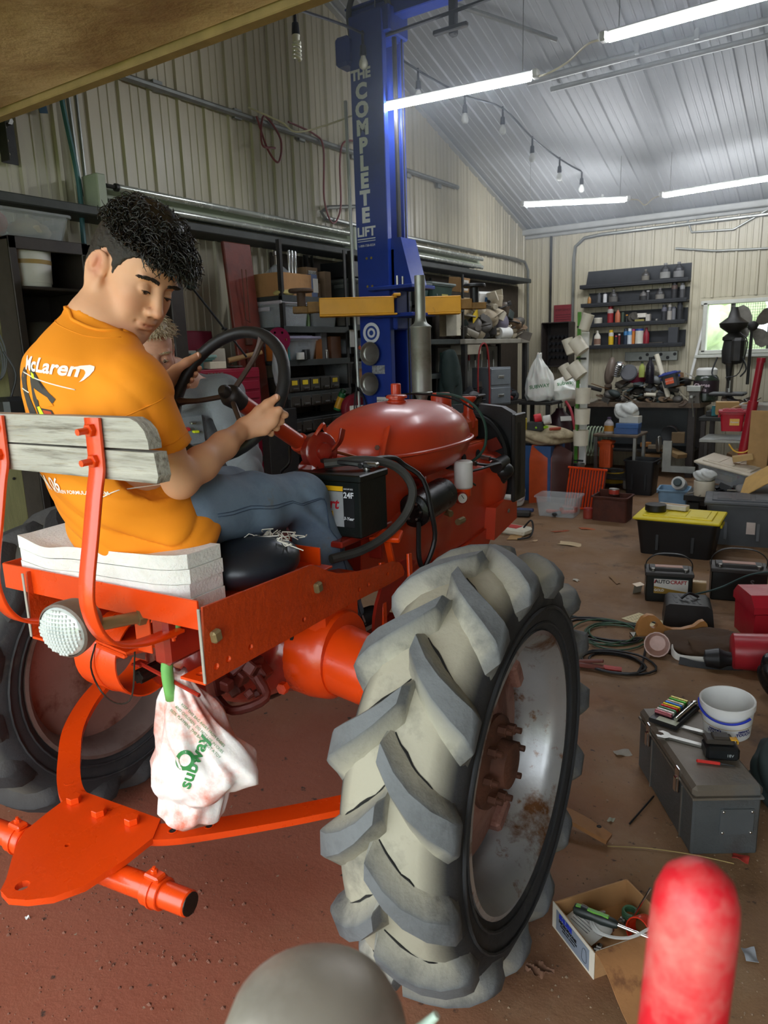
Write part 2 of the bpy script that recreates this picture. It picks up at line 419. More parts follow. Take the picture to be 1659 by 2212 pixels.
# left gable wall
b=MB();b.prism([(YF-.1,-.05),(YB+.1,-.05),(YB+.1,ceil_z(YB)+.02),(YR,ZR+.05),(YF-.1,ceil_z(YF))],.06,Matrix(((0,0,1,XW-.06),(1,0,0,0),(0,1,0,0),(0,0,0,1))))
wl=b.build('wall_left',M_wall,kind='structure')
y=YF
while y<YB-.05:
 wall_panel(wl,(XW,y,0),(0,1,0),(1,0,0),0.0,lambda p:ceil_z(p.y)-.01,clip=min(.914,YB-y));y+=.914
# back wall, with the window opening
WX0,WX1,WZ0,WZ1=-1.66,-.30,1.40,1.96
b=MB()
for x0,x1,z0,z1 in ((XW,WX0,0,ZE),(WX1,XR,0,ZE),(WX0,WX1,0,WZ0),(WX0,WX1,WZ1,ZE)):
 b.box(((x0+x1)/2,YB+.05,(z0+z1)/2),(x1-x0,.1,z1-z0),ch=0)
wb=b.build('wall_back',M_wall,kind='structure')
x=XW
while x<XR-.05:
 w_=min(.914,XR-x)
 def mk(xa,wd,z0,z1):wall_panel(wb,(xa,YB,0),(1,0,0),(0,-1,0),z0,lambda p:z1,clip=wd)
 if x+w_<WX0 or x>WX1:mk(x,w_,0,ZE-.005)
 else:mk(x,w_,0,WZ0-.06);mk(x,w_,WZ1+.06,ZE-.005)
 x+=.914
if True:   # strips beside the window
 wall_panel(wb,(-2.082,YB,0),(1,0,0),(0,-1,0),WZ0-.06,lambda p:WZ1+.06,clip=.36)
b=MB();b.box((XR+.05,(YB+YF)/2,1.6),(.1,YB-YF,3.2),ch=0);b.prism([(YF,3.2),(YB,3.2),(YR,ZR)],.1,Matrix(((0,0,1,XR),(1,0,0,0),(0,1,0,0),(0,0,0,1))));b.build('wall_right',M_wall,kind='structure')
DX0,DX1,DZ=-3.55,1.3,2.62    # the overhead door opening behind the camera
b=MB()
for x0,x1,z0,z1 in ((XW,DX0,0,3.0),(DX1,XR,0,3.0),(DX0,DX1,DZ,3.0)):b.box(((x0+x1)/2,YF-.05,(z0+z1)/2),(x1-x0,.1,z1-z0),ch=0)
b.build('wall_front',M_wall,kind='structure')
# roof
b=MB();b.prism([(YF-.2,ceil_z(YF)-.02),(YR,ZR+.04),(YB+.2,ceil_z(YB+.2)+.04),(YB+.2,ceil_z(YB+.2)+.1),(YR,ZR+.12),(YF-.2,ceil_z(YF)+.08)][::-1],XR-XW+.2,Matrix(((0,0,1,XW-.1),(1,0,0,0),(0,1,0,0),(0,0,0,1))))
ce=b.build('ceiling',M_ceil,kind='structure')
def roof_panel(x0,wd,ya,yb):
 pr=[(u,h) for u,h in PROF if u <= wd+1e-6];k=len(pr);V=[(x0+u,ya,ceil_z(ya)-h-.003) for u,h in pr]+[(x0+u,yb,ceil_z(yb)-h-.003) for u,h in pr]
 b=MB();b.add(V,[(i+1,i,k+i,k+i+1)[::-1] for i in range(k-1)]);b.build('panel',M_ceil,ce,ang=25)
x=XW
while x<XR-.05:
 roof_panel(x,min(.914,XR-x),YR+.01,YB);roof_panel(x,min(.914,XR-x),YF,YR-.01);x+=.914
b=MB();b.box((.2,YB-.06,ZE-.03),(XR-XW-.1,.12,.07),ch=.01);b.box((.2,YB-.02,ZE-.085),(XR-XW-.1,.05,.04),ch=.008);b.build('trim_1',mat('eave_trim_grey','#a9aaa6',.5,var=.1),kind='structure')
# gable corner trim following the slope
b=MB();b.strip([(XW+.03,YR,ZR-.03),(XW+.03,YB,ZE-.03)],(1,0,0),.05,.02,sub=1);b.build('trim_2',mat('eave_trim_grey',''),kind='structure')
# horizontal ledge board under the long lamps
M_ledge=mat('dark_ledge_board','#3a3d39',.6,var=.2,bump=.05)
b=MB();b.box((XW+.12,4.3,2.34),(.24,9.4,.05),ch=.006);b.build('trim_3',M_ledge,kind='structure')
# window
M_frame=mat('window_frame_white','#c9cabf',.5,var=.08)
M_glass=mat('clear_glass','#e6f2ee',.05,var=0,bump=0,alpha=.12,rvar=0)
b=MB();t=.045
for c,s_ in ((((WX0+WX1)/2,YB,WZ0),(WX1-WX0+.1,.12,t)),(((WX0+WX1)/2,YB,WZ1),(WX1-WX0+.1,.12,t)),((WX0,YB,(WZ0+WZ1)/2),(t,.12,WZ1-WZ0)),((WX1,YB,(WZ0+WZ1)/2),(t,.12,WZ1-WZ0))):b.box(c,s_)
win=b.build('window_1',M_frame,kind='structure')
b=MB()
for xx in (-1.37,-.98):b.box((xx,YB-.01,(WZ0+WZ1)/2),(.045,.05,WZ1-WZ0-.03))
b.build('mullion',mat('dark_mullion','#4a4a42',.6),win)
for xa,xb in ((WX0+.03,-1.39),(-1.35,-1.0),(-.96,WX1-.03)):
 b=MB();b.box(((xa+xb)/2,YB+.02,(WZ0+WZ1)/2),(xb-xa,.006,WZ1-WZ0-.04),ch=.001);b.build('pane',M_glass,win)
b=MB()
for i in range(44):
 xx=-1.35+i*.0235
 if xx<WX1-.03:b.box((xx,YB-.035,(WZ0+WZ1)/2),(.004,.004,WZ1-WZ0-.05),ch=0)
for i in range(17):b.box((-.83,YB-.035,WZ0+.04+i*.03),(1.04,.003,.003),ch=0)
b.build('wire_guard',mat('grey_wire','#6b7069',.5,.5),win,)
b=MB();b.box(((WX0+WX1)/2,YB-.06,WZ0-.045),(WX1-WX0+.16,.1,.035));b.build('sill',M_frame,win)
# outside
b=MB();b.box((0,20,-.2),(90,90,.1),ch=0);b.build('ground',mat('grass_ground','#7d8f52',.9,var=.25,scale=3),kind='structure')
rr=random.Random(3)
for i in range(7):
 b=MB();cx_=-6.5+i*1.9+rr.uniform(-.3,.3)
 for k in range(46):
  a=rr.uniform(0,6.28);q=rr.uniform(.1,1.0);b.sph((q*math.cos(a)*1.1,q*math.sin(a)*.7,1.1+rr.uniform(-.9,1.5)*(1.1-q*.5)),rr.uniform(.25,.45),7,5,rot=(rr.uniform(0,90),rr.uniform(0,90),0))
 tr=thing('bush','leafy green bush outside the window','bush',(cx_,14+rr.uniform(-.5,.8),-.15),group='bushes beyond the window')
 b.build('foliage',mat('pale_leaves','#b9c99c',.8,var=.3,scale=5,bump=.3),tr)
 s_=MB();s_.cyl((0,0,0),(0,0,.9),.07,.05,8);s_.build('stem',M_wood,tr)
# conduits and pipes on the walls (each a run of its own)
def conduit(pts,r,label,m=M_galv,clips=(),name='conduit',cat='pipe',sub=1):
 t_=thing(name,label,cat,pts[0]);b=MB();p0=Vector(pts[0]);b.tube([Vector(p)-p0 for p in pts],r,8,sub=sub);b.build('tube',m,t_)
 for c in clips:q=MB();q.box(Vector(c)-p0,(r*1.2,r*3.4,r*3),ch=.002);q.build('clip',m,t_)
 return t_
X1=XW+.045
conduit([(X1,2.95,3.17),(X1,4.3,3.185),(X1,5.7,3.2),(X1,7.4,3.22)],.022,'long grey conduit running high across the left wall above the hanging red cord',M_galv,[(X1-.01,y_,3.185) for y_ in (3.4,4.1,4.8,5.5,6.4,7.0)])
conduit([(X1,5.05,2.62),(X1,5.0,2.66),(X1+.02,5.06,2.70),(X1+.03,6.1,2.86)],.016,'grey conduit bent back on itself left of the blue lift column',M_galv)
conduit([(X1,5.05,2.62),(X1,6.2,2.60),(X1,8.9,2.62),(X1+.02,9.2,2.60),(X1+.04,9.26,2.5),(X1+.04,9.28,1.2)],.018,'grey conduit running above the lamps then down the room corner',M_galv)
conduit([(-3.25,YB-.03,1.0),(-3.25,YB-.03,2.6),(-3.23,YB-.03,2.74),(-3.12,YB-.03,2.83),(-2.9,YB-.03,2.85),(-1.0,YB-.03,2.86)],.02,'grey conduit rising on the back wall and bending along the eave',M_galv)
conduit([(-2.03,YB-.03,2.60),(-1.6,YB-.03,2.53),(-1.0,YB-.03,2.5),(0.2,YB-.03,2.42)],.012,'thin grey pipe sloping along the back wall above the window',M_galv)
conduit([(-1.95,YB-.03,2.98),(-1.86,YB-.03,2.76),(-1.42,YB-.03,2.74),(-1.0,YB-.03,2.95)],.011,'thin bent rod hanging below the eave at top right of back wall',M_galv)
conduit([(-3.55,YB-.03,.3),(-3.55,YB-.03,2.9)],.016,'straight dark pipe standing in the back corner left of the red sign',M_dark)
# pipes on the ceiling
def cz(y,off=.05):return ceil_z(y)-off
conduit([(-2.75,6.62,cz(6.62)),(4.4,6.5,cz(6.5))],.03,'upper grey conduit running across the sloping ceiling',mat('pale_pipe','#a7a9a6',.4,.4),[(x_,6.6,cz(6.6,.02)) for x_ in (-1.8,-1.35,.2)])
conduit([(-2.6,6.78,cz(6.78)),(4.4,6.66,cz(6.66))],.022,'lower thin conduit beside the wide one on the sloping ceiling',mat('pale_pipe',''))
conduit([(-3.0,5.3,4.1),(-2.6,5.75,3.98),(-2.3,6.1,3.88)],.018,'short loose rod slung under the ceiling behind the lift beam',M_galv)
# raised overhead door panel with its hardware
M_door=mat('stained_tan_panel','#d0ae90',.75,var=.16,scale=1.6,bump=.35,bscale=3.5,bdist=.03,col2='#9b7758',lo=.5,hi=.75,dscale=1.1)
dr=thing('door_1','raised overhead door panel',None,(0,0,0));dr['kind']='structure';del dr['label']
def dpanel(y0,y1,z0,z1,seed):
 g=np.random.default_rng(seed);ph=g.uniform(0,6.28,8)
 def fn(u,v):
  x_=-3.5+u*4.6;y_=y0+v*(y1-y0)
  s_=.012*math.sin(x_*5+y_*3+ph[0])+.009*math.sin(x_*9-y_*7+ph[1])+.006*math.sin(x_*17+y_*11+ph[2])+.008*math.sin(y_*13+x_*2+ph[3])
  return (x_,y_,z0+(z1-z0)*v+s_*(4*v*(1-v))**.5)
 b=MB();b.grid(fn,80,16,t=-.03);return b.build('panel',M_door,dr,ang=60)
for k in range(4):dpanel(1.92-.72*k-.715,1.92-.72*k,2.58,2.58,k)
b=MB();b.box((-1.2,1.955,2.59),(4.62,.05,.07));b.build('bottom_rail',mat('brown_rail','#a08660',.6,var=.2),dr)
b=MB();b.tube([(-2.7,1.99,2.63),(-1.9,1.99,2.635),(1.0,1.99,2.63)],.012,6,sub=1);b.build('seal',mat('rust_red_seal','#7a3a22',.7),dr)
# door spring, bracket and rail on the left wall
t=thing('track_bracket','dark perforated angle bracket bolted to the left wall','bracket',(XW+.02,2.36,2.55))
b=MB();b.prism([(-.045,0),(.045,0),(.045,.62),(-.045,.62)],.005,Matrix(((0,0,1,.02),(1,0,0,0),(0,1,0,0),(0,0,0,1))),holes=[(0,.05+i*.065,.009) for i in range(9)]);b.box((.06,-.045,.31),(.08,.005,.62));b.build('angle',M_dark,t)
b=MB();b.cyl((.02,0,.2),(.07,0,.2),.02,n=6);b.build('nut',M_steel,t)
t=thing('door_spring','coiled rusty door spring hooked on the wall bracket','spring',(XW+.12,2.3,3.06))
b=MB();b.tube([(.022*math.cos(i*.9),-.02-i*.0042,.022*math.sin(i*.9)) for i in range(250)],.0045,5,sub=1);b.tube([(0,-.02,0),(0,.02,.0),(0,.05,.02),(0,.05,-.02)],.005,5);b.build('coil',mat('rusty_spring','#5d3a30',.6,.4),t)
t=thing('door_track','grey tubular door rail meeting the wall bracket','rail',(XW+.1,2.34,2.76))
b=MB();b.cyl((0,0,0),(0,-2.4,.02),.03,n=12);b.build('tube',M_galv,t);b=MB();b.cyl((.03,-.03,0),(.045,-.03,0),.02,n=8);b.build('end_bolt',M_steel,t)
t=thing('strap','blue webbing strap hanging high on the left wall','strap',(XW+.06,2.5,3.2))
b=MB();b.strip([(0,-.05,.1),(0.01,.02,-.05),(.005,.05,-.2),(0,.08,-.36)],(0,1,0),.05,.004);b.build('webbing',mat('blue_strap','#2e4a5e',.8),t)
t=thing('air_hose','teal air hose hanging down the left wall past the lockers','hose',(XW+.09,2.66,3.2))
b=MB();b.tube([(0,0,.05),(0,.02,-.3),(.02,.05,-.7),(.05,.02,-1.1),(.16,.02,-1.5),(.2,.03,-1.75)],.014,8);b.build('rubber',mat('teal_hose','#2f6264',.5),t)
conduit([(XW+.05,2.74,3.25),(XW+.05,2.76,2.45)],.013,'pair of thin grey tubes down the left wall behind the teal hose',M_galv)
conduit([(XW+.05,2.80,3.25),(XW+.05,2.80,2.45)],.010,'thinner grey tube just right of the teal hose',M_galv)
# ---------------------------------------------------------------- lamps
M_led=mat('led_diffuser','#f4f8ff',.4,var=0,bump=0,emit=82.0)
M_ledh=mat('lamp_housing_white','#c8c8c2',.45,var=.05)
def led(a,b_,label,cw=.5):
 a=Vector(a);b_=Vector(b_);L_=(b_-a).length;M=frame(a,Vector((0,0,1)),b_-a);t=thing('led_shop_light',label,'light',M=M,group=None)
 q=MB();q.box((L_/2,0,.022),(L_+.07,.03,.022),ch=.006);q.build('housing',M_ledh,t)
 q=MB();q.prism([(.021*math.cos(a),.024*math.sin(a)) for a in [R(148+k*20.4) for k in range(13)]],L_-.02,Matrix(((0,0,1,.01),(1,0,0,0),(0,1,0,0),(0,0,0,1))));q.build('diffuser',M_led,t)
 for xx in (-.02,L_+.02):q=MB();q.box((xx,0,.01),(.045,.06,.05),ch=.01);q.build('end_cap',M_ledh,t)
 for xx in (.06,L_-.06):
  top=ceil_z((M @ Vector((xx,0,0))).y)-.02-a.z;q=MB();q.tube([(xx,0,.04),(xx,0,max(.1,top))],.003,5,sub=1);q.build('hanger',M_steel,t)
 return t
led(atz(800,238,3.12),atz(1150,165,3.12),'glowing tube lamp hung in front of the blue column')
led(atz(1312,82,3.12),atz(1690,-22,3.12),'glowing tube lamp at the top right, nearest the ridge')
led(atz(1133,442,2.98),atz(1352,431,2.98),'short looking glowing tube lamp at far left over the back shelves')
led(atz(1434,422,2.98),atz(1690,380,2.98),'glowing tube lamp at far right above the fan window')
def cord(pts,r,m,label,name='cord',cat='cord',n=6,sub=6):
 p0=Vector(pts[0]);b=MB();b.tube([Vector(p)-p0 for p in pts],r,n,sub=sub);return b.build(name,m,M=at(p0),label=label,cat=cat)
M_cordw=mat('white_cord','#c9c0a4',.5,var=.05)
cord([(XW+.1,4.15,3.23),(XW+.35,4.2,3.1),atz(640,285,3.02),atz(700,272,3.06),atz(760,250,3.12),atz(795,238,3.13)],.006,M_cordw,'thin white cord from the left wall to the lamp by the column')
cord([atz(1152,165,3.13),atz(1180,160,3.1),atz(1225,135,3.13),atz(1270,95,3.15),atz(1308,84,3.14)],.006,M_cordw,'white cord linking the two upper tube lamps')
cord([atz(1354,431,2.99),atz(1378,432,2.97),atz(1393,443,2.93),atz(1412,428,2.97),atz(1432,422,2.99)],.006,M_cordw,'white cord drooping between the two far tube lamps')
M_red_cord=mat('red_cord','#7a2f2a',.5,var=.1)
cord([(XW+.08,4.25,3.2),(XW+.08,4.35,3.0),(XW+.09,4.45,2.93),(XW+.08,4.5,3.1),(XW+.08,4.33,3.22),(XW+.09,4.28,3.02),(XW+.09,4.42,3.02)],.008,M_red_cord,'knotted red cord end hung on the wall conduit')
cord([(XW+.08,4.6,3.24),(XW+.08,4.9,3.22),(XW+.08,5.02,3.14),(XW+.08,5.0,2.75),(XW+.08,5.1,2.58),(XW+.08,5.22,2.72),(XW+.08,5.24,3.1),(XW+.08,5.35,3.26),(XW+.08,5.75,3.28),(XW+.08,5.98,3.2),(XW+.08,5.98,2.85),(XW+.08,6.12,2.63),(XW+.08,6.26,2.7),(XW+.08,6.2,2.95)],.008,M_red_cord,'red extension cord looping below the wall conduit')
# twin-tube strip lamps, unlit, along the left wall
M_tube=mat('dusty_unlit_tube','#b9bdb4',.25,.55,var=.1,bump=.0)
for k,(y0,y1,lb) in enumerate(((2.80,5.22,'unlit twin tube strip lamp behind the young man on the left wall'),(5.26,7.72,'unlit twin tube strip lamp passing behind the blue column'))):
 t=thing('tube_lamp',lb,'light',(XW+.1,y0,2.44));Ln=y1-y0
 q=MB();q.box((0,Ln/2,.02),(.09,Ln,.1),ch=.01);q.box((.03,Ln/2,0),(.09,Ln,.03),ch=.01);q.build('housing',mat('green_grey_lamp','#98a08a',.5,var=.1),t)
 for z_ in (.055,-.03):
  q=MB();q.cyl((.1,.09,z_),(.1,Ln-.05,z_),.021,n=12);q.build('tube',M_tube,t)
  q=MB();q.cyl((.1,.02,z_),(.1,.09,z_),.012,n=8);q.cyl((.1,.08,z_),(.1,.1,z_),.022,n=10);q.build('socket',M_dark,t)
 q=MB();q.box((.05,-.02,.01),(.14,.06,.2),ch=.006);q.build('end_plate',mat('green_grey_lamp',''),t)
# string lights
SL=[(596,3,3.8),(636,18,4.0),(783,72,4.75),(903,152,5.4),(1004,206,5.95),(1086,234,6.4),(1150,298,6.9),(1209,343,7.4),(1257,370,7.8),(1301,383,8.2)]
def byd(px,py,d):return CAM+ray(px,py)*d
pts=[byd(*q) for q in SL];t=thing('string_lights','black string of hanging bulbs running back from the lift column','lights',pts[0])
b=MB();b.tube([p-pts[0] for p in pts],.009,6,sub=4);b.build('cable',M_black,t)
M_bulb=mat('clear_bulb','#d5d6cf',.12,var=0,bump=0,alpha=.55,rvar=0);M_cfl=mat('white_cfl','#cfcdbc',.3,var=.05,bump=0)
for i,p in enumerate(pts[1:]):
 q=p-pts[0];s_=MB();s_.cyl(q+Vector((0,0,.015)),q-Vector((0,0,.07)),.008,.01,8);s_.cyl(q-Vector((0,0,.07)),q-Vector((0,0,.135)),.019,.023,10,ch=.004);so=s_.build('socket',M_black,t)
 u=MB()
 if i==0:
  u.cyl(q-Vector((0,0,.13)),q-Vector((0,0,.17)),.022,.018,10)
  u.tube([q+Vector((.021*math.cos(a*.6),.021*math.sin(a*.6),-.17-.0019*a)) for a in range(46)],.0075,6,sub=1);u.build('bulb',M_cfl,so)
 else:
  u.lathe([(0.002,-.215),(.014,-.213),(.026,-.203),(.031,-.185),(.028,-.165),(.018,-.145),(.014,-.13)],12,Matrix.Translation(q));u.build('bulb',M_cfl if i==1 else M_bulb,so)
# ---- thin shop smoke hanging under the lamps
hm=bpy.data.materials.new('thin_haze');hm.use_nodes=True;_n=hm.node_tree.nodes;_n.remove(_n['Principled BSDF'])
_v=_n.new('ShaderNodeVolumeScatter');_v.inputs['Color'].default_value=(.82,.9,1,1);_v.inputs['Density'].default_value=.035;_v.inputs['Anisotropy'].default_value=.35
hm.node_tree.links.new(_v.outputs[0],_n['Material Output'].inputs['Volume'])
b=MB();b.prism([(3.3,2.2),(9.2,2.2),(9.2,2.97),(4.3,4.4),(3.3,4.0)],7.9,Matrix(((0,0,1,-3.6),(1,0,0,0),(0,1,0,0),(0,0,0,1))));b.build('haze',hm,label='thin bluish shop smoke hanging under the lamps',cat='haze',kind='stuff')
# ================================================================== VEHICLE LIFT
M_blue=mat('lift_blue_paint','#1a3588',.35,var=.1,bump=.02,col2='#16275c',lo=.58,hi=.78,dscale=3)
M_yel=mat('lift_yellow_paint','#d99a12',.45,var=.08,bump=.03,col2='#5a3d16',lo=.62,hi=.7,dscale=7)
M_lw=mat('white_vinyl','#d7dae0',.5,var=0)
LX,LY=-2.98,4.42
lift=thing('vehicle_lift','blue two post vehicle lift column with yellow swing arms and white lettering','lift',(LX,LY,0))
b=MB();b.box((-.13,.13,1.85),(.012,.26,3.7),ch=.003)
b.box((0,0,1.85),(.26,.012,3.7),ch=.003);b.box((0,.26,1.85),(.26,.012,3.7),ch=.003)
b.box((.125,.02,1.85),(.012,.05,3.7),ch=.003);b.box((.125,.24,1.85),(.012,.05,3.7),ch=.003);b.build('column',M_blue,lift)
b=MB();b.box((.02,.13,.012),(.42,.46,.024));b.build('base_plate',M_blue,lift)
b=MB();b.box((1.75,.13,3.72),(3.9,.12,.1),ch=.006);b.box((1.75,.13,3.78),(3.9,.16,.015));b.build('overhead_beam',M_blue,lift)
b=MB();b.box((.03,.13,3.64),(.3,.24,.16),ch=.01);b.box((-.17,.02,3.5),(.12,.14,.18),ch=.02);b.build('head_cap',M_blue,lift)
b=MB();b.tube([(-.15,.05,3.6),(-.16,.05,3.78),(-.05,.04,3.9),(.1,.04,3.86),(.16,.05,3.7)],.02,8);b.build('hydraulic_hose',mat('grey_hose','#4a4b46',.6),lift)
b=MB();b.cyl((1.15,.0,3.55),(3.2,.05,3.6),.035,n=10);b.build('foam_sleeve',mat('grey_foam','#8b8775',.8,bump=.1),lift)
b=MB();b.tube([(.1,.05,3.55),(1.2,0,3.56),(3.3,.05,3.68)],.012,6);b.box((.62,.06,3.56),(.05,.05,.26),ch=.01);b.box((.62,.02,3.46),(.24,.03,.03),ch=.006);b.build('limit_bar',M_dark,lift)
# carriage and arms
b=MB();b.box((.06,.13,1.95),(.2,.19,.55),ch=.01);b.prism([(.02,0),(.24,0),(.15,.34),(.05,.34)],.2,Matrix(((1,0,0,.06),(0,0,-1,.235),(0,1,0,1.95),(0,0,0,1))));b.box((.18,.08,1.955),(.36,.32,.025));b.box((.18,.08,1.77),(.36,.32,.025));b.box((.08,.1,1.86),(.1,.12,.2));b.build('carriage',M_blue,lift)
for yy in (.0,.07):
 q=MB();q.cyl((.22,yy-.04,1.95),(.22,yy-.04,2.03),.009,n=8);q.build('pivot_bolt',M_steel,lift)
b=MB();b.tube([(.14,.13,2.2),(.14,.13,3.6)],.016,8,sub=1);b.tube([(.16,.19,.1),(.16,.19,3.6)],.007,6,sub=1);b.build('lift_chain',M_dark,lift)
b=MB();b.cyl((-.15,-.02,.4),(-.17,-.02,3.2),.012,n=8);b.build('riser_pipe',mat('pale_pipe',''),lift)
def arm(piv,tip,w0,name='swing_arm'):
 d=Vector(tip)-Vector(piv);L_=d.length;M=frame(piv,(0,0,1),d)
 q=MB();q.box((L_*.5,0,.05),(L_,w0,.012),M=M);q.box((L_*.5,0,-.06),(L_,w0,.012),M=M)
 q.box((L_*.52,w0/2-.006,0),(L_*.96,.012,.11),M=M);q.box((L_*.52,-w0/2+.006,0),(L_*.96,.012,.11),M=M);q.box((.0,0,.065),(.05,w0*1.15,.02),M=M);a=q.build(name,M_yel,lift)
 q=MB();q.box((L_+.02,0,0),(.12,w0*.72,.07),M=M);q.box((L_+.11,0,-.015),(.14,w0*.55,.045),M=M);q.build('arm_extension',mat('rusty_yellow','#7d5a22',.6,var=.3,col2='#3f2d1b',bump=.1),a)
 return a,M,L_
a1,MA,LA=arm((.22,-.06,1.835),(-.20,-.38,1.82),.15)
q=MB();q.cyl((LA+.12,0,0),(LA+.12,0,.1),.03,n=10,M=MA);q.cyl((LA+.12,0,.1),(LA+.12,0,.125),.085,n=16,ch=.006,M=MA);q.build('lift_pad',mat('brown_pad','#4d3a2c',.7,bump=.1),a1)
a2,MA2,LA2=arm((.28,.16,1.835),(.52,.31,1.83),.14)
q=MB();q.cyl((LA2+.1,0,0),(LA2+.1,0,.11),.03,n=10,M=MA2);q.cyl((LA2+.1,0,.11),(LA2+.1,0,.135),.08,n=16,ch=.006,M=MA2);q.build('lift_pad',M_black,a2)
# lettering on the front flange (faces the camera side)
FM=lambda x,z:Matrix(((1,0,0,x),(0,0,-1,-.0075),(0,1,0,z),(0,0,0,1)))
letters(lift,'THE',.085,FM(-.045,3.34),M_lw,.004)
for i,ch in enumerate('COMPLETE'):letters(lift,ch,.128,FM(-.045,3.235-i*.112),M_lw,.007)
letters(lift,'LIFT',.085,FM(-.045,2.345),M_lw,.003)
b=MB();b.box((-.045,-.008,2.30),(.15,.002,.006),ch=0);b.box((-.045,-.008,2.285),(.15,.002,.004),ch=0);b.build('underline',M_lw,lift)
letters(lift,'1-800-738-0224',.022,FM(-.045,2.255),M_lw)
b=MB()
for z_ in (2.17,1.98,1.55):
 for x_ in (-.05,-.01):b=MB();b.cyl((x_,-.004,z_+.0),(x_,-.009,z_),.009,n=8);b.build('bolt_head',mat('brass_bolt','#9a8a4c',.4,.7),lift)
b=MB();b.lathe([(.001,0),(.075,0),(.075,.003),(.001,.003)],24,FM(-.03,1.66),0);b.lathe([(.05,.0035),(.072,.0035)],24,FM(-.03,1.66),1,cap=(False,False));b.lathe([(.018,.004),(.034,.004)],20,FM(-.03,1.66),1,cap=(False,False));b.build('round_seal',[mat('seal_blue','#20408a',.5),M_lw],lift)
b=MB();b.box((.02,-.009,1.4),(.11,.002,.06),ch=0);b.build('decal',mat('grey_decal','#8a8d90',.5,var=.5,scale=60),lift)
t=thing('notice_card','small white instruction card taped low on the blue column','sign',(LX+.06,LY-.012,1.16));b=MB();b.box((0,0,0),(.12,.003,.09),ch=0);b.build('card',M_white,t)
for k in range(3):letters(t,['IMPORTANT NOTICE','do not stand under','lift when raised'][k],.013,Matrix(((1,0,0,0),(0,0,-1,-.0018),(0,1,0,.02-k*.02),(0,0,0,1))),M_black)
for x_,z_,rr_,lb in ((-.03,1.515,30,'upper round steel magnetic tray stuck on the blue column'),(-.045,1.30,-20,'lower round steel magnetic tray stuck on the blue column')):
 t=thing('magnetic_tray',lb,'tray',M=Matrix.Translation((LX+x_,LY-.012,z_)) @ Matrix(((1,0,0,0),(0,0,-1,0),(0,1,0,0),(0,0,0,1))))
 b=MB();b.lathe([(.03,0),(.055,.004),(.07,.018),(.078,.03),(.084,.031),(.082,.026),(.066,.012),(.05,.009),(.001,.008)],20,cap=(True,False));b.build('dish',M_steel,t)
 b=MB();b.cyl((0,0,-.002),(0,0,.004),.045,n=16);b.build('magnet',M_dark,t)
# ================================================================== TRACTOR
TO=at((-1.444,1.426,0),3.0)
M_or=mat('fresh_orange_paint','#dc4208',.3,var=.06,scale=4,bump=.03,bscale=90,coat=.25,col2='#a8310d',lo=.6,hi=.82,dscale=3)
M_orr=mat('pitted_orange_paint','#c2400f',.38,var=.12,scale=5,bump=.3,bscale=55,bdist=.004,coat=.2,col2='#8a2c10',lo=.55,hi=.8,dscale=4)
M_red=mat('dusty_red_orange_paint','#c43d1d',.36,var=.1,scale=3,bump=.03,coat=.2,col2='#8a2a1a',lo=.56,hi=.8,dscale=2.5)
M_redd=mat('dark_red_glossy_paint','#92261a',.22,var=.15,bump=.06,coat=.4)
M_rust=mat('old_rust','#6a4334',.75,.2,var=.25,scale=7,bump=.2,col2='#3f2a22',lo=.48,hi=.7)
M_grease=mat('greasy_bare_steel','#332e2b',.35,.7,var=.3,bump=.05)
M_bolt=mat('dull_brass_bolt','#8d7a55',.45,.5,var=.2,bump=.05)
trac=thing('tractor','orange old farm tractor without hood, with wood plank seat back','tractor',M=TO)
def tpart(name,b,m,parent=trac,**k):return b.build(name,m,parent,**k)
def hexbolt(p,d,r=.012,h=.014,stud=.0,m=M_or,parent=trac,name='bolt'):
 p=Vector(p);d=Vector(d).normalized();b=MB();b.cyl(p,p+d*h,r,n=6,ch=.0015)
 if stud:b.cyl(p+d*h,p+d*(h+stud),r*.5,n=8)
 return tpart(name,b,m,parent,ang=30)
# ---- rear wheels
M_tyre=mat('dusty_tyre_rubber','#2b2b2d',.8,var=.18,scale=6,bump=.18,bscale=40,attr=('dust','#9d9785'),col2='#55524c',lo=.55,hi=.75,dscale=5,bdist=.003)
M_tyrel=mat('worn_tyre_lug','#5d6064',.75,var=.15,scale=9,bump=.2,bscale=60,attr=('dust','#a39d8a'),col2='#3b3b3d',lo=.5,hi=.75,dscale=6,bdist=.003)
M_rim=mat('silver_rim_with_rust','#a9a9aa',.38,.55,var=.12,scale=5,bump=.05,col2='#6b4526',lo=.58,hi=.66,dscale=4.2,col3='#7a5535')
M_rimd=mat('brown_dusty_rim','#77665f',.5,.3,var=.15,scale=5,bump=.05,col2='#57382a',lo=.5,hi=.68,dscale=3)
M_disc=mat('rusty_pink_wheel_disc','#9a7064',.6,.1,var=.15,scale=5,bump=.08,col2='#6b3a2a',lo=.5,hi=.62,dscale=5)
CAS=[(0,.488),(.045,.486),(.078,.479),(.104,.463),(.122,.44),(.131,.415),(.131,.39),(.126,.362),(.117,.342),(.108,.328)]
ZWH=.532
M_tyred=mat('dark_tyre_lug','#2c2b2c',.8,var=.2,scale=9,bump=.15,bscale=60,attr=('dust','#6d655a'))
def cas_at(s):     # s = arc length from the centre line -> u, R, normal
 acc=0
 for i in range(len(CAS)-1):
  (u0,r0),(u1,r1)=CAS[i],CAS[i+1];L_=math.hypot(u1-u0,r1-r0)
  if s <= acc+L_ or i==len(CAS)-2:
   t=(s-acc)/L_;n=(-(r1-r0)/L_,(u1-u0)/L_);return u0+t*(u1-u0),r0+t*(r1-r0),n
  acc+=L_
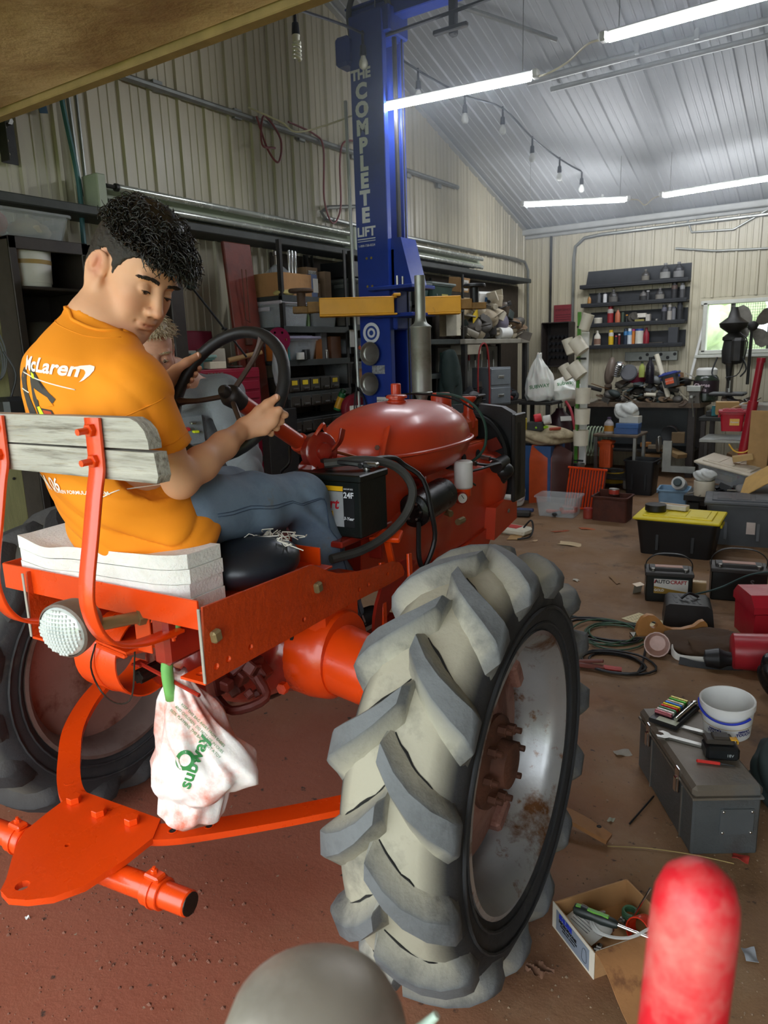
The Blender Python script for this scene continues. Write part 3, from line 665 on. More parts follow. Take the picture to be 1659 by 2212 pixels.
def rear_wheel(cx,out,dust,rimm,nlug=15,yrot=0.0):
 """cx centre (local x), out = +1 if the outer face points to +x"""
 C=np.array([cx,0,ZWH]);b=MB();prof=[(-u,r) for u,r in CAS[::-1]]+CAS[1:];n=96;k=len(prof);V=[];du=[]
 def pos(u,r,a):
  y,z=r*math.sin(a),r*math.cos(a);zz=z
  if z<-.485:zz=-.485+(z+.485)*.75;
  bul=1+.12*max(0,(-z-.3))*min(1,abs(u)/.13)
  return (C[0]+u*bul,C[1]+y,C[2]+zz)
 for i in range(n):
  a=2*math.pi*i/n
  for u,r in prof:V.append(pos(u,r,a));du.append(dust*(1.0 if r>.478 else (.5 if r>.455 else .0)))
 F=[(i*k+q,i*k+q+1,((i+1) % n)*k+q+1,((i+1) % n)*k+q) for i in range(n) for q in range(k-1)]
 b.add(V,F);ty=tpart('tyre',b,M_tyre,attr=('dust',du),ang=60)
 st=[-.014,-.008,.03,.06,.09,.112,.130,.142,.154,.165]
 for sd in (-1,1):
  for j in range(nlug):
   a0=2*math.pi*(j+(.5 if sd>0 else 0))/nlug+yrot;V=[];dl=[];G=[]
   for q,s in enumerate(st):
    u,r,nn=cas_at(max(s,0));
    if s<0:u=s
    e=max(0,s)/.19;lean=a0-(.014+s)*2.45*(1-.34*e)
    h=(.043-.005*e) if s<.132 else max(.004,.038-.034*(s-.132)/.033)
    if q==0:h *= .5
    wt=(.0155+.010*e)*(1.0 if s<.145 else .7);wb=wt+.018
    for w_,hh,dd in ((-wb,-.004,.95),(-wt,h*.86,.35),(-wt+.004,h,.06),(wt-.004,h,.06),(wt,h*.86,.35),(wb,-.004,.95)):
     rr_=r+nn[1]*hh;uu=u+nn[0]*hh;V.append(pos(sd*uu,rr_,lean+w_/rr_*1.5));dl.append(dust*dd*(1 if s<.13 else .35))
   m_=6;F=[]
   for q in range(len(st)-1):
    for w_ in range(m_-1):
     f=(q*m_+w_,q*m_+w_+1,(q+1)*m_+w_+1,(q+1)*m_+w_);F.append(f if sd<0 else f[::-1])
   e0=tuple(range(m_));e1=tuple((len(st)-1)*m_+w_ for w_ in range(m_));F+=[e0[::-1] if sd<0 else e0,e1 if sd<0 else e1[::-1]]
   b=MB();b.add(V,F);b.build('tread_lug',M_tyrel if dust>.5 else M_tyred,ty,attr=('dust',dl),ang=45)
 # circular ribs on the side wall
 for sd in (-1,1):
  b=MB()
  for rr_,uu in ((.355,.126),(.395,.137)):b.tube([(C[0]+sd*uu,C[1]+rr_*math.sin(a*math.pi/24),C[2]+rr_*math.cos(a*math.pi/24)) for a in range(48)],.004,5,sub=1,closed=True)
  b.build('sidewall_rib',M_tyre,ty,attr=('dust',[0.0]*b.n))
 MR=frame((cx,0,ZWH),(out,0,0),(0,1,0));b=MB()
 pr=[(.300,-.085),(.322,-.108),(.334,-.113),(.334,-.120),(.322,-.121),(.306,-.103),(.292,-.075),(.285,-.03),(.283,.02),(.292,.035),(.290,.075),(.306,.103),(.324,.122),(.335,.120),(.335,.113),(.322,.108),(.30,.09)]
 b.lathe(pr,64,MR,cap=(False,False));rim=tpart('rim',b,rimm,ang=35)
 b=MB();b.lathe([(.286,-.02),(.27,-.025),(.262,-.005),(.21,.0),(.16,.018),(.12,.03),(.09,.03),(.085,.04),(.03,.042),(.001,.042)],40,MR,cap=(False,False));b.lathe([(.286,-.026),(.001,-.0)],40,MR,cap=(False,False));dsc=tpart('wheel_disc',b,M_disc,ang=50)
 b=MB();b.lathe([(.115,.028),(.115,.042),(.10,.05),(.06,.052),(.055,.085),(.03,.09),(.001,.09)],28,MR,cap=(False,False));b.build('hub',M_rust,dsc)
 for i in range(8):
  a=i*math.pi/4;p=MR @ Vector((.088*math.cos(a),.088*math.sin(a),.05));b=MB();d=Vector((out,0,0));b.cyl(p,p+d*.022,.0135,n=6,ch=.002);b.cyl(p+d*.022,p+d*.036,.008,n=8);b.build('wheel_nut',M_rust,dsc,ang=30)
 for i in range(4):
  a=i*math.pi/2+.5;b=MB();b.box((.272*math.cos(a),.272*math.sin(a),-.005),(.05,.09,.05),rot=(0,0,math.degrees(a)),ch=.008,M=MR);b.build('rim_clamp',M_disc,rim)
 return ty
tR=rear_wheel(.725,1,1.0,M_rim)
tL=rear_wheel(-.725,-1,.25,M_rimd,yrot=.1)
# dark cracks are worn into the rubber between the lugs of the right tyre
M_crack=mat('crack_dark','#121110',.9,var=0,bump=0)
def on_tyre(s,sd,a,lift=.0008):
 u,r,nn=cas_at(s);return (.725+sd*(u+nn[0]*lift),(r+nn[1]*lift)*math.sin(a),ZWH+(r+nn[1]*lift)*math.cos(a))
rr=random.Random(5)
for j in range(4,15):
 for sd in (-1,1):
  a0=2*math.pi*(j+(.5 if sd>0 else 0))/15;pts=[]
  for k in range(7):
   s=.0+k*.016;pts.append(on_tyre(s,sd,a0-(.012+s)*2.4*(1-.34*s/.19)+.098+rr.uniform(-.008,.008)))
  b=MB();b.tube(pts,[.0015,.0032,.0026,.0015],4,sub=2);b.build('crack',M_crack,tR)
b=MB()
for k in range(26):
 p=Vector(on_tyre(rr.uniform(0,.03),rr.choice((-1,1)),-2.02+rr.uniform(-.05,.04),.004));b.box(p,(.008,.012,.004),rot=(rr.uniform(0,180),rr.uniform(0,180),0),ch=.001)
b.build('torn_rubber_chips',mat('pale_rubber_crumb','#a98c5c',.9),tR,kind='stuff')
# ---- axle, final drive housings, differential
for sd in (1,-1):
 X=lambda x:sd*x
 b=MB();b.cyl((X(.28),.05,.69),(X(.50),.03,.66),.098,.088,28,ch=.006);b.cyl((X(.50),.03,.66),(X(.62),.0,.60),.09,.07,24);tpart('axle_housing',b,M_or)
 b=MB();b.lathe([(.06,-.1),(.112,-.09),(.13,-.06),(.135,.0),(.13,.05),(.118,.07)],30,frame((X(.225),.06,.70),(X(1),0,0),(0,0,1)));b.box((X(.22),.07,.80),(.13,.20,.15),ch=.02);fh=tpart('final_drive',b,M_or)
 b=MB();b.box((X(.20),.09,.885),(.10,.24,.02),ch=.004);b.build('mount_pad',M_or,fh)
 if sd>0:
  b=MB();b.box((.2,-.052,.775),(.012,.006,.03),ch=.004);b.build('slot',M_crack,fh)
  for y_ in (.06,.11):hexbolt((.288,y_,.845),(1,0,0),.009,.006,parent=fh)
 b=MB();b.cyl((X(.06),.06,.69),(X(.20),.06,.70),.12,.105,24);tpart('axle_trumpet',b,M_or)
 hexbolt((X(.19),-.08,.64),(0,-1,0),.017,.02)
sd_=SDF((-.22,-.36,.48),(.22,.62,1.0),.012)
sd_.ell((0,.02,.72),(.15,.22,.19),k=.03).cone((0,-.2,.76),(0,.5,.78),.13,.11,k=.05).ell((0,-.1,.86),(.14,.2,.09),k=.04).cone((-.13,.05,.70),(.13,.05,.70),.13,.13,k=.04).cone((0,-.24,.76),(0,-.1,.76),.10,.14,k=.03)
V,F=sd_.mesh(1);b=MB();b.add(V,F);tpart('transmission_case',b,M_redd,ang=180)
b=MB();b.sph((0,.05,.57),(.09,.1,.06),14,8);tpart('drain_sump',b,M_grease)
# PTO
b=MB();b.cyl((0,-.23,.765),(0,-.26,.765),.085,n=24,ch=.004);b.box((0,-.25,.72),(.17,.03,.2),ch=.01);tpart('rear_cover',b,M_or)
b=MB();b.lathe([(.05,0),(.062,.004),(.062,.03),(.05,.034),(.045,.05),(.036,.052),(.03,.03)],24,frame((0,-.262,.765),(0,-1,0)));tpart('pto_bearing',b,M_rust)
b=MB();pr=[]
for i in range(24):a=2*math.pi*i/24;r_=.0185 if i % 4<2 else .0145;pr.append((r_*math.cos(a),r_*math.sin(a)))
b.prism(pr,.145,frame((0,-.26,.765),(0,-1,0)));b.cyl((0,-.405,.765),(0,-.412,.765),.012,.009,12);tpart('pto_shaft',b,M_grease)
# drum shaped guard left of the shaft
b=MB();n=26
def guard(u,v):
 a=R(40)+u*R(280);return (-.16+v*.15,-.36+.10*math.cos(a)*1.0,.805+.105*math.sin(a))
b.grid(guard,n,6,t=.004);b.tube([guard(i/n,.5) for i in range(n+1)],.003,5,sub=1);tpart('pto_guard',b,M_or)
b=MB();b.prism([(-.08,-.455),(.055,-.475),(.075,-.34),(-.06,-.325)],.006,Matrix.Translation((0,0,.862)));b.box((-.01,-.463,.855),(.12,.014,.012),rot=(0,0,-8));b.box((.0,-.32,.84),(.1,.05,.05));tpart('shield_plate',b,M_or)
b=MB();b.tube([(-.07,-.46,.86),(-.085,-.47,.80),(-.07,-.46,.735),(.0,-.47,.725),(.04,-.46,.75),(.055,-.45,.86)],.0022,6);tpart('wire_loop',b,M_grease)
b=MB();b.tube([(.01,-.40,.80),(.12,-.42,.795),(.23,-.43,.78)],.005,6);b.box((.005,-.4,.8),(.03,.03,.006));tpart('latch_rod',b,M_redd)
# ---- side plates
PL=[(-.465,1.012),(-.298,1.006),(-.093,1.0),(-.072,.996),(-.05,.985),(-.02,.968),(.03,.945),(.082,.932),(.14,.92),(.203,.91),(.28,.902),(.338,.895),(.37,.884),(.389,.868),(.402,.845),(.396,.834),(.306,.832),(.099,.839),(-.157,.839),(-.332,.841),(-.474,.842)]
HO=[(-.441,.869,.008),(-.403,.871,.008),(-.329,.871,.008),(-.125,.868,.0075),(.137,.867,.007),(.187,.866,.007),(.297,.867,.007)]
for sd in (1,-1):
 MM=Matrix(((0,0,1,.296 if sd>0 else -.302),(1,0,0,0),(0,1,0,0),(0,0,0,1)))
 b=MB();b.prism(PL,.006,MM,holes=HO);pl=tpart('side_plate',b,M_orr,ang=30)
 b=MB();x0=.225 if sd>0 else -.298;b.prism([(x0,-.474),(x0+.073,-.474),(x0+.073,.30),(x0+.04,.30),(x0,-.40)],.006,Matrix.Translation((0,0,.838)),holes=[(x0+.03,-.445,.009)]);b.build('bottom_flange',M_or,pl)
 b=MB();b.box((sd*.299,-.4755,.927),(.0075,.004,.168),ch=.001);b.build('bare_edge',mat('bare_grey_edge','#a9a39a',.5,.4),pl)
 if sd>0:
  for y_,z_ in ((-.441,.941),(-.067,.936)):b=MB();b.box((.309,y_,z_),(.018,.026,.028),rot=(10,0,0),ch=.005);b.build('bolt_head',M_bolt,pl)
  hexbolt((.29,-.441,.941),(-1,0,0),.012,.014,m=mat('pink_overspray_nut','#c98a76',.6),parent=pl)
# seat pan and the angle irons
b=MB();b.box((-.07,-.2,.955),(.69,.5,.006),ch=.001);b.box((-.07,-.452,.985),(.69,.006,.066),ch=.001);b.box((-.416,-.2,.985),(.006,.5,.066),ch=.001);b.box((.1,-.02,.968),(.28,.09,.006),ch=.001)
pan=tpart('seat_pan',b,M_or)
b=MB();b.box((.16,.016,.99),(.2,.006,.05),ch=.001);b.build('front_angle',M_or,pan)
b=MB();b.tube([(.255,-.13,.985),(.22,-.12,.99),(.205,-.12,1.0),(.20,-.12,1.025),(.215,-.125,1.035),(.23,-.12,1.02),(.225,-.12,1.0),(.21,-.115,.992)],.0065,8);tpart('eye_bolt',b,mat('rusty_eye_bolt','#8a5a3c',.6,.4))
for sd in (-1,1):
 b=MB();b.box((sd*.14,-.30,.90),(.05,.3,.12),ch=.01);tpart('seat_riser',b,M_redd)
# seat back: straps and planks
strap_pts=[(0,-.575,1.415),(0,-.577,1.33),(0,-.580,1.305),(0,-.590,1.27),(0,-.612,1.18),(0,-.632,1.10),(0,-.637,1.05),(0,-.624,.995),(0,-.592,.955),(0,-.535,.932),(0,-.48,.924),(0,-.415,.922)]
M_plank=mat('weathered_grey_plank','#aaa59b',.85,var=.22,scale=7,bump=.5,bscale=26,stretch=(.35,5,5),col2='#6d665c',lo=.5,hi=.66,dscale=12,bdist=.004,col3='#9c9280')
for x_ in (.166,-.146):
 b=MB();b.strip([(x_,y_,z_) for k,(_,y_,z_) in enumerate(strap_pts)],(1,0,0),.043,.008,sub=4);so=tpart('seat_strap',b,M_or,ang=50)
 for z_ in (1.392,1.332):hexbolt((x_,-.579,z_),(0,-1,-.05),.0135,.012,.022,M_or,so)
 hexbolt((x_,-.43,.918),(0,0,-1),.01,.01,.008,M_or,so)
b=MB();b.prism([(-.33,0),(.306,0),(.306,.014),(.298,.035),(.282,.05),(.262,.058),(-.33,.062)],.032,Matrix(((1,0,0,0),(0,0,-1,-.536),(0,1,0,1.357),(0,0,0,1))));pk=tpart('plank',b,M_plank,ang=30)
b=MB();b.prism([(-.33,.002),(.318,-.004),(.324,.01),(.318,.054),(-.33,.057)],.032,Matrix(((1,0,0,0),(0,0,-1,-.536),(0,1,0,1.297),(0,0,0,1))));tpart('plank',b,M_plank,ang=30)
# rear lamp
LM=frame((.03,-.60,.964),(.22,-.97,-.08),(0,0,1))
b=MB();b.lathe([(.001,-.085),(.02,-.083),(.04,-.07),(.054,-.045),(.061,-.015),(.062,.0),(.062,.008),(.057,.012)],32,LM,cap=(False,False));lamp=tpart('work_lamp',b,mat('rusty_grey_lamp','#6e6158',.6,.3,var=.2,bump=.1,col2='#6b4028',lo=.5,hi=.66))
b=MB();b.lathe([(.056,.010),(.05,.018),(.03,.026),(.001,.029)],32,LM,cap=(False,False))
for i in range(-6,7):
 for j in range(-6,7):
  x_,y_=i*.0082,j*.0082
  if math.hypot(x_,y_)<.05:b.box((x_,y_,.0305-.0125*(x_*x_+y_*y_)/.0025),(.0068,.0068,.004),ch=.0016,M=LM)
b.build('lens',mat('ribbed_lens','#d4dad8',.12,.25,var=.08,scale=30,bump=0),lamp)
b=MB();b.cyl((.05,-.535,.955),(.085,-.45,.95),.014,n=10);b.cyl((.082,-.455,.95),(.09,-.43,.95),.02,n=6);b.cyl((.09,-.43,.95),(.1,-.40,.95),.007,n=8);b.build('mount_bolt',M_bolt,lamp)
b=MB();b.box((.08,-.44,.92),(.05,.006,.12));tpart('lamp_bracket',b,M_or)
# ---- drawbar and hitch
HI=[(-.276,-.42),(.024,-.405),(.064,-.466),(.067,-.553),(.055,-.655),(.023,-.712),(-.02,-.745),(-.062,-.762),(-.1,-.755),(-.123,-.727),(-.175,-.68),(-.207,-.65),(-.245,-.6),(-.262,-.52),(-.268,-.48)]
b=MB();b.prism(HI,.016,Matrix.Translation((0,0,.366)),holes=[(-.07,-.722,.016),(-.10,-.585,.006),(-.125,-.44,.007)]);hp=tpart('hitch_plate',b,M_or,ang=30)
for x_,y_ in ((-.238,-.462),(-.132,-.467),(-.028,-.45)):hexbolt((x_,y_,.382),(0,0,1),.0185,.017,parent=hp)
def dbar(pts,holes):
 b=MB();b.strip(pts,(0,0,1),.0,0) if False else None
 C=catmull(pts,5);T=np.gradient(C,axis=0);T[:,2]=0;T /= np.linalg.norm(T,axis=1)[:,None];Nn=np.stack([-T[:,1],T[:,0],T[:,2]*0],1);V=[]
 for i in range(len(C)):
  for a,z_ in ((-1,-.009),(1,-.009),(1,.009),(-1,.009)):V.append(C[i]+Nn[i]*a*.031+np.array([0,0,z_]))
 k=len(C);F=[(i*4+j,i*4+(j+1) % 4,(i+1)*4+(j+1) % 4,(i+1)*4+j) for i in range(k-1) for j in range(4)]+[(3,2,1,0),tuple((k-1)*4+j for j in range(4))]
 b.add(V,F);o=tpart('drawbar',b,M_or,ang=40)
 for h in holes:q=MB();q.lathe([(.001,.0),(.0085,.0)],14,Matrix.Translation((h[0],h[1],.3645+.013)),cap=(False,False));q.lathe([(.0085,.0),(.012,.0008),(.0135,0)],14,Matrix.Translation((h[0],h[1],.3645+.0135)),1,cap=(False,False));q.build('bolt_hole',[M_crack,M_or],o)
dbar([(-.04,-.46,.368),(.03,-.448,.368),(.09,-.415,.368),(.16,-.355,.368),(.24,-.28,.368),(.33,-.19,.368),(.45,-.06,.37),(.56,.03,.40)],[(.082,-.42),(.15,-.363)])
dbar([(-.20,-.45,.368),(-.27,-.44,.368),(-.345,-.40,.37),(-.43,-.335,.38),(-.52,-.25,.41),(-.57,-.15,.45),(-.585,-.05,.49)],[(-.335,-.408),(-.39,-.37)])
b=MB();b.cyl((-.42,-.60,.335),(.262,-.545,.335),.029,n=20,ch=.003);pp=tpart('hitch_pipe',b,M_or)
b=MB();b.cyl((.262,-.545,.335),(.264,-.5448,.335),.026,n=16);b.build('cut_end',M_grease,pp)
d=Vector((.682,.055,0)).normalized()
for x_ in (.165,-.29):
 p=Vector((x_,-.60+(x_+.42)*.0806,.335));q=MB();q.cyl(p-d*.025,p+d*.025,.036,n=22,ch=.002);q.cyl(p-d*.003,p+d*.003,.039,n=22);q.box(p+Vector((0,0,.042)),(.045,.03,.014));cl=q.build('pipe_clamp',M_or,pp)
for x_ in (.165,-.29):hexbolt((x_,-.60+(x_+.42)*.0806,.383),(0,0,1),.008,.01,.006,parent=pp,name='clamp_bolt')
# ---- steering
SH=Vector((0,0,1.42));SD=Vector((0,.87,-.487)).normalized();SM=frame(SH,-SD,(1,0,0))
M_wheel=mat('black_steering_rubber','#1d1d20',.5,var=.15,bump=.03)
RW=.185
b=MB();b.tube([SM @ Vector((RW*math.cos(a*math.pi/20),RW*math.sin(a*math.pi/20),.012)) for a in range(40)],.0165,12,sub=1,closed=True);sw=tpart('steering_wheel',b,M_wheel,ang=180)
for a in (R(68),R(188),R(308)):
 b=MB();b.tube([SM @ Vector((.02*math.cos(a),.02*math.sin(a),0)),SM @ Vector((.11*math.cos(a),.11*math.sin(a),-.002)),SM @ Vector((.155*math.cos(a),.155*math.sin(a),.006)),SM @ Vector((.183*math.cos(a),.183*math.sin(a),.012))],[.0075,.0075,.009,.016],8);b.build('spoke',mat('brown_worn_spoke','#4d3d37',.45,.3,var=.2),sw)
b=MB();b.lathe([(.026,-.045),(.03,-.02),(.032,.0),(.026,.012),(.018,.016),(.0175,.03),(.012,.038),(.001,.04)],18,SM);b.build('hub',mat('dark_cast_hub','#2f2a2a',.5,.4),sw)
b=MB();b.cyl(SH+SD*.045,SH+SD*.68,.024,n=16);col_=tpart('steering_column',b,M_red)
b=MB();b.cyl(SH+SD*.33,SH+SD*.37,.031,n=16,ch=.004);b.build('collar',M_red,col_)
b=MB();p=Vector((.045,.33,1.225));b.lathe([(.05,-.02),(.06,-.01),(.06,.02),(.05,.028)],22,frame(p,(1,-.35,.1)));b.lathe([(.028,.028),(.024,.04),(.01,.044),(.001,.044)],18,frame(p,(1,-.35,.1)),cap=(False,False));b.box((.03,.33,1.16),(.07,.08,.1),rot=(30,0,0),ch=.01);gv=tpart('governor_quadrant',b,M_redd)
b=MB();b.strip([(.075,.34,1.215),(.095,.375,1.25),(.10,.39,1.29)],(0,1,.2),.026,.007);b.build('throttle_lever',M_redd,gv)
b=MB();b.tube([(.06,.3,1.28),(.07,.31,1.30),(.07,.33,1.31),(.06,.35,1.29)],.006,6);b.build('bracket',M_red,gv)
b=MB();b.tube([(.075,.36,1.225),(.12,.55,1.16),(.14,.72,1.10)],.0055,6);tpart('throttle_rod',b,mat('orange_brown_rod','#9b4a26',.4,.4))
b=MB();b.tube([(-.02,.27,1.245),(.0,.24,1.2),(-.05,.26,1.16),(.0,.3,1.13),(.03,.29,1.2)],.005,6);tpart('loose_wire',b,M_black)
# ---- fuel tank
def superell(c,r,e=2.6,nu=48,nv=26,tail=.0):
 V=[];sg=lambda x,p:math.copysign(abs(x)**p,x)
 for j in range(nv+1):
  t=-math.pi/2+math.pi*j/nv
  for i in range(nu):
   a=2*math.pi*i/nu;ct=sg(math.cos(t),2/e);V.append((c[0]+r[0]*ct*sg(math.cos(a),2/e),c[1]+r[1]*ct*sg(math.sin(a),2/e),c[2]+(r[2] if t>0 else r[3])*sg(math.sin(t),2/2.2)))
 F=[(j*nu+i,j*nu+(i+1) % nu,(j+1)*nu+(i+1) % nu,(j+1)*nu+i) for j in range(nv) for i in range(nu)];return V,F
TC=(0,.925,1.175)
b=MB();b.add(*superell(TC,(.222,.405,.165,.135),2.35));tank=tpart('fuel_tank',b,M_red,ang=180)
b=MB();sg=lambda x,p:math.copysign(abs(x)**p,x);b.tube([(TC[0]+.226*sg(math.cos(a),.8),TC[1]+.41*sg(math.sin(a),.8),TC[2]) for a in [2*math.pi*i/64 for i in range(64)]],.0065,6,sub=1,closed=True);b.build('seam_flange',M_red,tank)
b=MB();b.lathe([(.035,0),(.036,.012),(.03,.016),(.03,.02),(.04,.022),(.04,.03),(.034,.034),(.001,.034)],20,Matrix.Translation((.02,.88,1.33)),cap=(False,False));b.build('filler_cap',M_red,tank)
b=MB();b.cyl((-.05,1.0,1.31),(-.05,1.0,1.40),.02,n=14,ch=.003);b.build('vent_stub',M_red,tank)
b=MB();b.strip([(.10,.525,1.05),(.13,.53,1.10),(.145,.54,1.17),(.15,.56,1.23),(.14,.60,1.275)],(1,-.6,0),.03,.004);b.build('mount_strap',M_red,tank)
for z_ in (1.09,1.215):hexbolt((.14,.53,z_),(.5,-1,0),.009,.01,m=M_rust,parent=tank)
M_cord=mat('dark_green_cord','#1f4034',.6)
b=MB();gp=[]
for k in range(17):
 t=-1.35+k*2.9/16;x_=.23*sg(math.cos(t),.8);gp.append((x_,1.24,TC[2]+(.17 if t>0 else .14)*sg(math.sin(t),.9)))
b.tube(gp,.006,6);b.tube([gp[0],(.12,1.22,1.02),(.17,1.21,.99),(.2,1.20,.975)],.004,5);tpart('tie_cord',b,M_cord)
# ---- engine
sd_=SDF((-.25,.45,.5),(.3,1.66,1.18),.013)
sd_.cone((0,.62,.87),(0,.80,.87),.20,.19,k=.03).cone((0,.75,.86),(0,.98,.85),.19,.17,k=.02)
def bx(lo,hi,rad):
 lo=np.array(lo);hi=np.array(hi);c=(lo+hi)/2;h=(hi-lo)/2-rad
 def fn(p):
  q=np.abs(p-c)-h;return np.linalg.norm(np.maximum(q,0),axis=-1)+np.minimum(q.max(-1),0)-rad
 sd_._put(lo,hi,fn,.015,'add')
bx((-.15,.9,.72),(.16,1.52,1.02),.02);bx((-.13,.95,.58),(.13,1.5,.76),.04);bx((-.12,.95,1.0),(.11,1.56,1.12),.02);sd_.ell((.14,1.5,.93),(.07,.12,.13),k=.03).cone((.1,1.58,.98),(.1,1.62,.98),.08,.08,k=.02).ell((.16,.85,.97),(.07,.14,.07),k=.03)
V,F=sd_.mesh(1);b=MB();b.add(V,F);eng=tpart('engine_block',b,M_red,ang=180)
b=MB();b.prism([(.62,.62),(1.35,.62),(1.50,.74),(1.50,.76),(.62,.66)],.03,Matrix(((0,0,1,.14),(1,0,0,0),(0,1,0,0),(0,0,0,1))));b.build('oil_pan_rail',M_red,eng)
b=MB();b.box((-.0,1.27,1.175),(.15,.56,.13),ch=.03);b.box((-.0,1.26,1.115),(.2,.6,.014),ch=.003);b.build('valve_cover',mat('lighter_orange_paint','#c24d22',.35,var=.1,coat=.2),eng)
for y_ in (1.12,1.28,1.43):
 b=MB();b.cyl((.1,y_,1.07),(.115,y_,1.07),.02,n=14);b.build('plug_recess',M_crack,eng)
 b=MB();b.cyl((.11,y_+.02,1.055),(.165,y_+.01,1.05),.011,n=10);b.build('spark_plug_boot',M_steel,eng)
 b=MB();b.tube([(.165,y_+.01,1.05),(.2,y_+.05,1.04),(.22,1.47,1.03),(.19,1.52,.97)],.006,6);b.build('plug_wire',M_black,eng)
b=MB();b.cyl((.13,1.50,.9),(.19,1.50,.98),.045,n=16);b.sph((.2,1.5,.99),(.05,.055,.04),14,8);b.cyl((.2,1.42,1.02),(.2,1.52,1.03),.03,n=12);tpart('distributor',b,mat('greasy_black','#191a1a',.4,var=.3,bump=.05))
b=MB();b.cyl((.2,1.08,.985),(.2,1.08,1.095),.037,n=24,ch=.006);ofl=tpart('oil_filter',b,M_white)
b=MB();b.cyl((.2,1.08,.955),(.2,1.08,.985),.03,n=18);b.box((.17,1.08,.95),(.08,.06,.03));b.build('filter_base',M_or,ofl)
b=MB();GM=frame((.215,1.03,.955),(.75,-.65,.1));b.cyl((0,0,-.02),(0,0,.006),.024,n=20,M=GM,ch=.003);g_=tpart('oil_gauge',b,M_redd)
b=MB();b.cyl((0,0,.006),(0,0,.0075),.019,n=20,M=GM);b.build('dial',M_white,g_)
b=MB();b.box((0,.005,.008),(.0025,.018,.001),rot=(0,0,40),ch=0,M=GM);b.build('needle',M_black,g_)
b=MB();b.cyl((.16,.93,.93),(.23,.9,.92),.013,n=6);tpart('brass_fitting',b,M_bolt);b=MB();b.cyl((.22,.98,.87),(.22,1.03,.87),.013,n=8);tpart('brass_fitting',b,M_bolt)
b=MB();b.cyl((.215,.63,.985),(.215,.87,1.005),.06,n=28,ch=.008);b.lathe([(.058,.0),(.04,.006),(.036,.002),(.018,.004),(.001,.004)],24,frame((.215,.63,.985),(0,-1,-.08)),cap=(False,False));st_=tpart('starter_motor',b,mat('black_motor_case','#131416',.3,.2,var=.15))
for k in range(6):a=k*math.pi/3;b=MB();b.cyl((.215+.03*math.cos(a),.628,.985+.03*math.sin(a)),(.215+.03*math.cos(a),.622,.985+.03*math.sin(a)),.004,n=6);b.build('screw',M_steel,st_)
b=MB();b.prism([(.40,1.19),(.52,1.18),(.62,1.12),(.72,1.085),(.73,1.0),(.70,.86),(.60,.79),(.36,.76),(.38,1.0)],.006,Matrix(((0,0,1,.16),(1,0,0,0),(0,1,0,0),(0,0,0,1))));tpart('side_shield',b,M_red,ang=30)
b=MB();b.box((0,.50,.86),(.3,.3,.25),ch=.04);b.box((0,.32,.80),(.2,.3,.2),ch=.04);tpart('clutch_housing',b,M_redd)
b=MB();b.box((.1,.33,.975),(.24,.30,.02),ch=.004);b.box((.13,.42,.92),(.16,.012,.1));tpart('battery_tray',b,M_redd)
# radiator
b=MB();b.prism([(-.24,.86),(.225,.86),(.225,1.19),(.2,1.235),(.15,1.262),(.0,1.278),(-.15,1.262),(-.24,1.21)],.05,Matrix(((1,0,0,0),(0,0,-1,1.665),(0,1,0,0),(0,0,0,1))));rad=tpart('radiator',b,mat('black_radiator','#1a1a1b',.5,.2,var=.3,bump=.08,col2='#3a2c24',lo=.6,hi=.75))
for x_ in (.215,-.235):b=MB();b.box((x_,1.66,1.03),(.02,.14,.40),ch=.004);b.build('side_frame',mat('dark_grey_frame','#2a2927',.45,.4,var=.2),rad)
b=MB();b.lathe([(.185,0),(.20,.01),(.20,.05),(.19,.06)],36,frame((0,1.61,1.04),(0,-1,0)),cap=(False,False));b.build('fan_shroud',M_black,rad)
b=MB();b.cyl((0,1.6,1.272),(0,1.66,1.30),.035,n=16);b.box((0,1.64,1.31),(.09,.09,.012));b.build('radiator_cap',M_dark,rad)
for k in range(4):
 a=k*math.pi/2+.4;b=MB();b.box((.09*math.cos(a),.09*math.sin(a),0),(.15,.06,.004),rot=(20,0,math.degrees(a)),M=frame((0,1.585,1.04),(0,-1,0)));b.build('fan_blade',mat('fan_red','#7a2a1c',.5),rad)
# muffler (left side of the tank)
b=MB();MX=Matrix.Translation((-.185,1.48,.008));b.lathe([(.024,1.10),(.024,1.30),(.03,1.315),(.05,1.325),(.05,1.328),(.046,1.332),(.046,1.612),(.05,1.617),(.05,1.62),(.03,1.635),(.026,1.645),(.0235,1.66),(.0235,1.84),(.021,1.84),(.021,1.7)],24,MX);tpart('muffler',b,mat('dull_aluminised_steel','#8f918a',.42,.6,var=.12,bump=.03,col2='#6f6a5c',lo=.55,hi=.75))
b=MB();b.cyl((-.16,1.2,1.05),(-.16,1.52,1.05),.04,n=12);b.box((-.13,1.36,1.05),(.08,.3,.07),ch=.02);tpart('exhaust_manifold',b,M_rust)
b=MB();b.lathe([(.03,1.20),(.044,1.23),(.046,1.235),(.046,1.255),(.05,1.257),(.05,1.262),(.044,1.265),(.044,1.31),(.036,1.325),(.001,1.327)],22,Matrix.Translation((.0,1.30,.02)));tpart('breather_cap',b,M_red)
b=MB();b.lathe([(.03,1.18),(.032,1.23),(.022,1.25),(.02,1.29),(.034,1.305),(.037,1.312),(.034,1.318),(.001,1.312)],20,Matrix.Translation((.05,1.47,0)));tpart('oil_filler',b,M_red)
b=MB();b.tube([(-.1,1.0,1.35),(0,1.08,1.355),(.12,1.16,1.33),(.19,1.22,1.28)],.004,5);tpart('rubber_line',b,M_black)
b=MB();b.prism([(1.38,.70),(1.66,.74),(1.66,.82),(1.50,.86),(1.40,.84)],.26,Matrix(((0,0,1,-.05),(1,0,0,0),(0,1,0,0),(0,0,0,1))));b.build('front_bolster',M_red,trac);hexbolt((.212,1.54,.80),(1,0,0),.01,.006,m=M_steel)
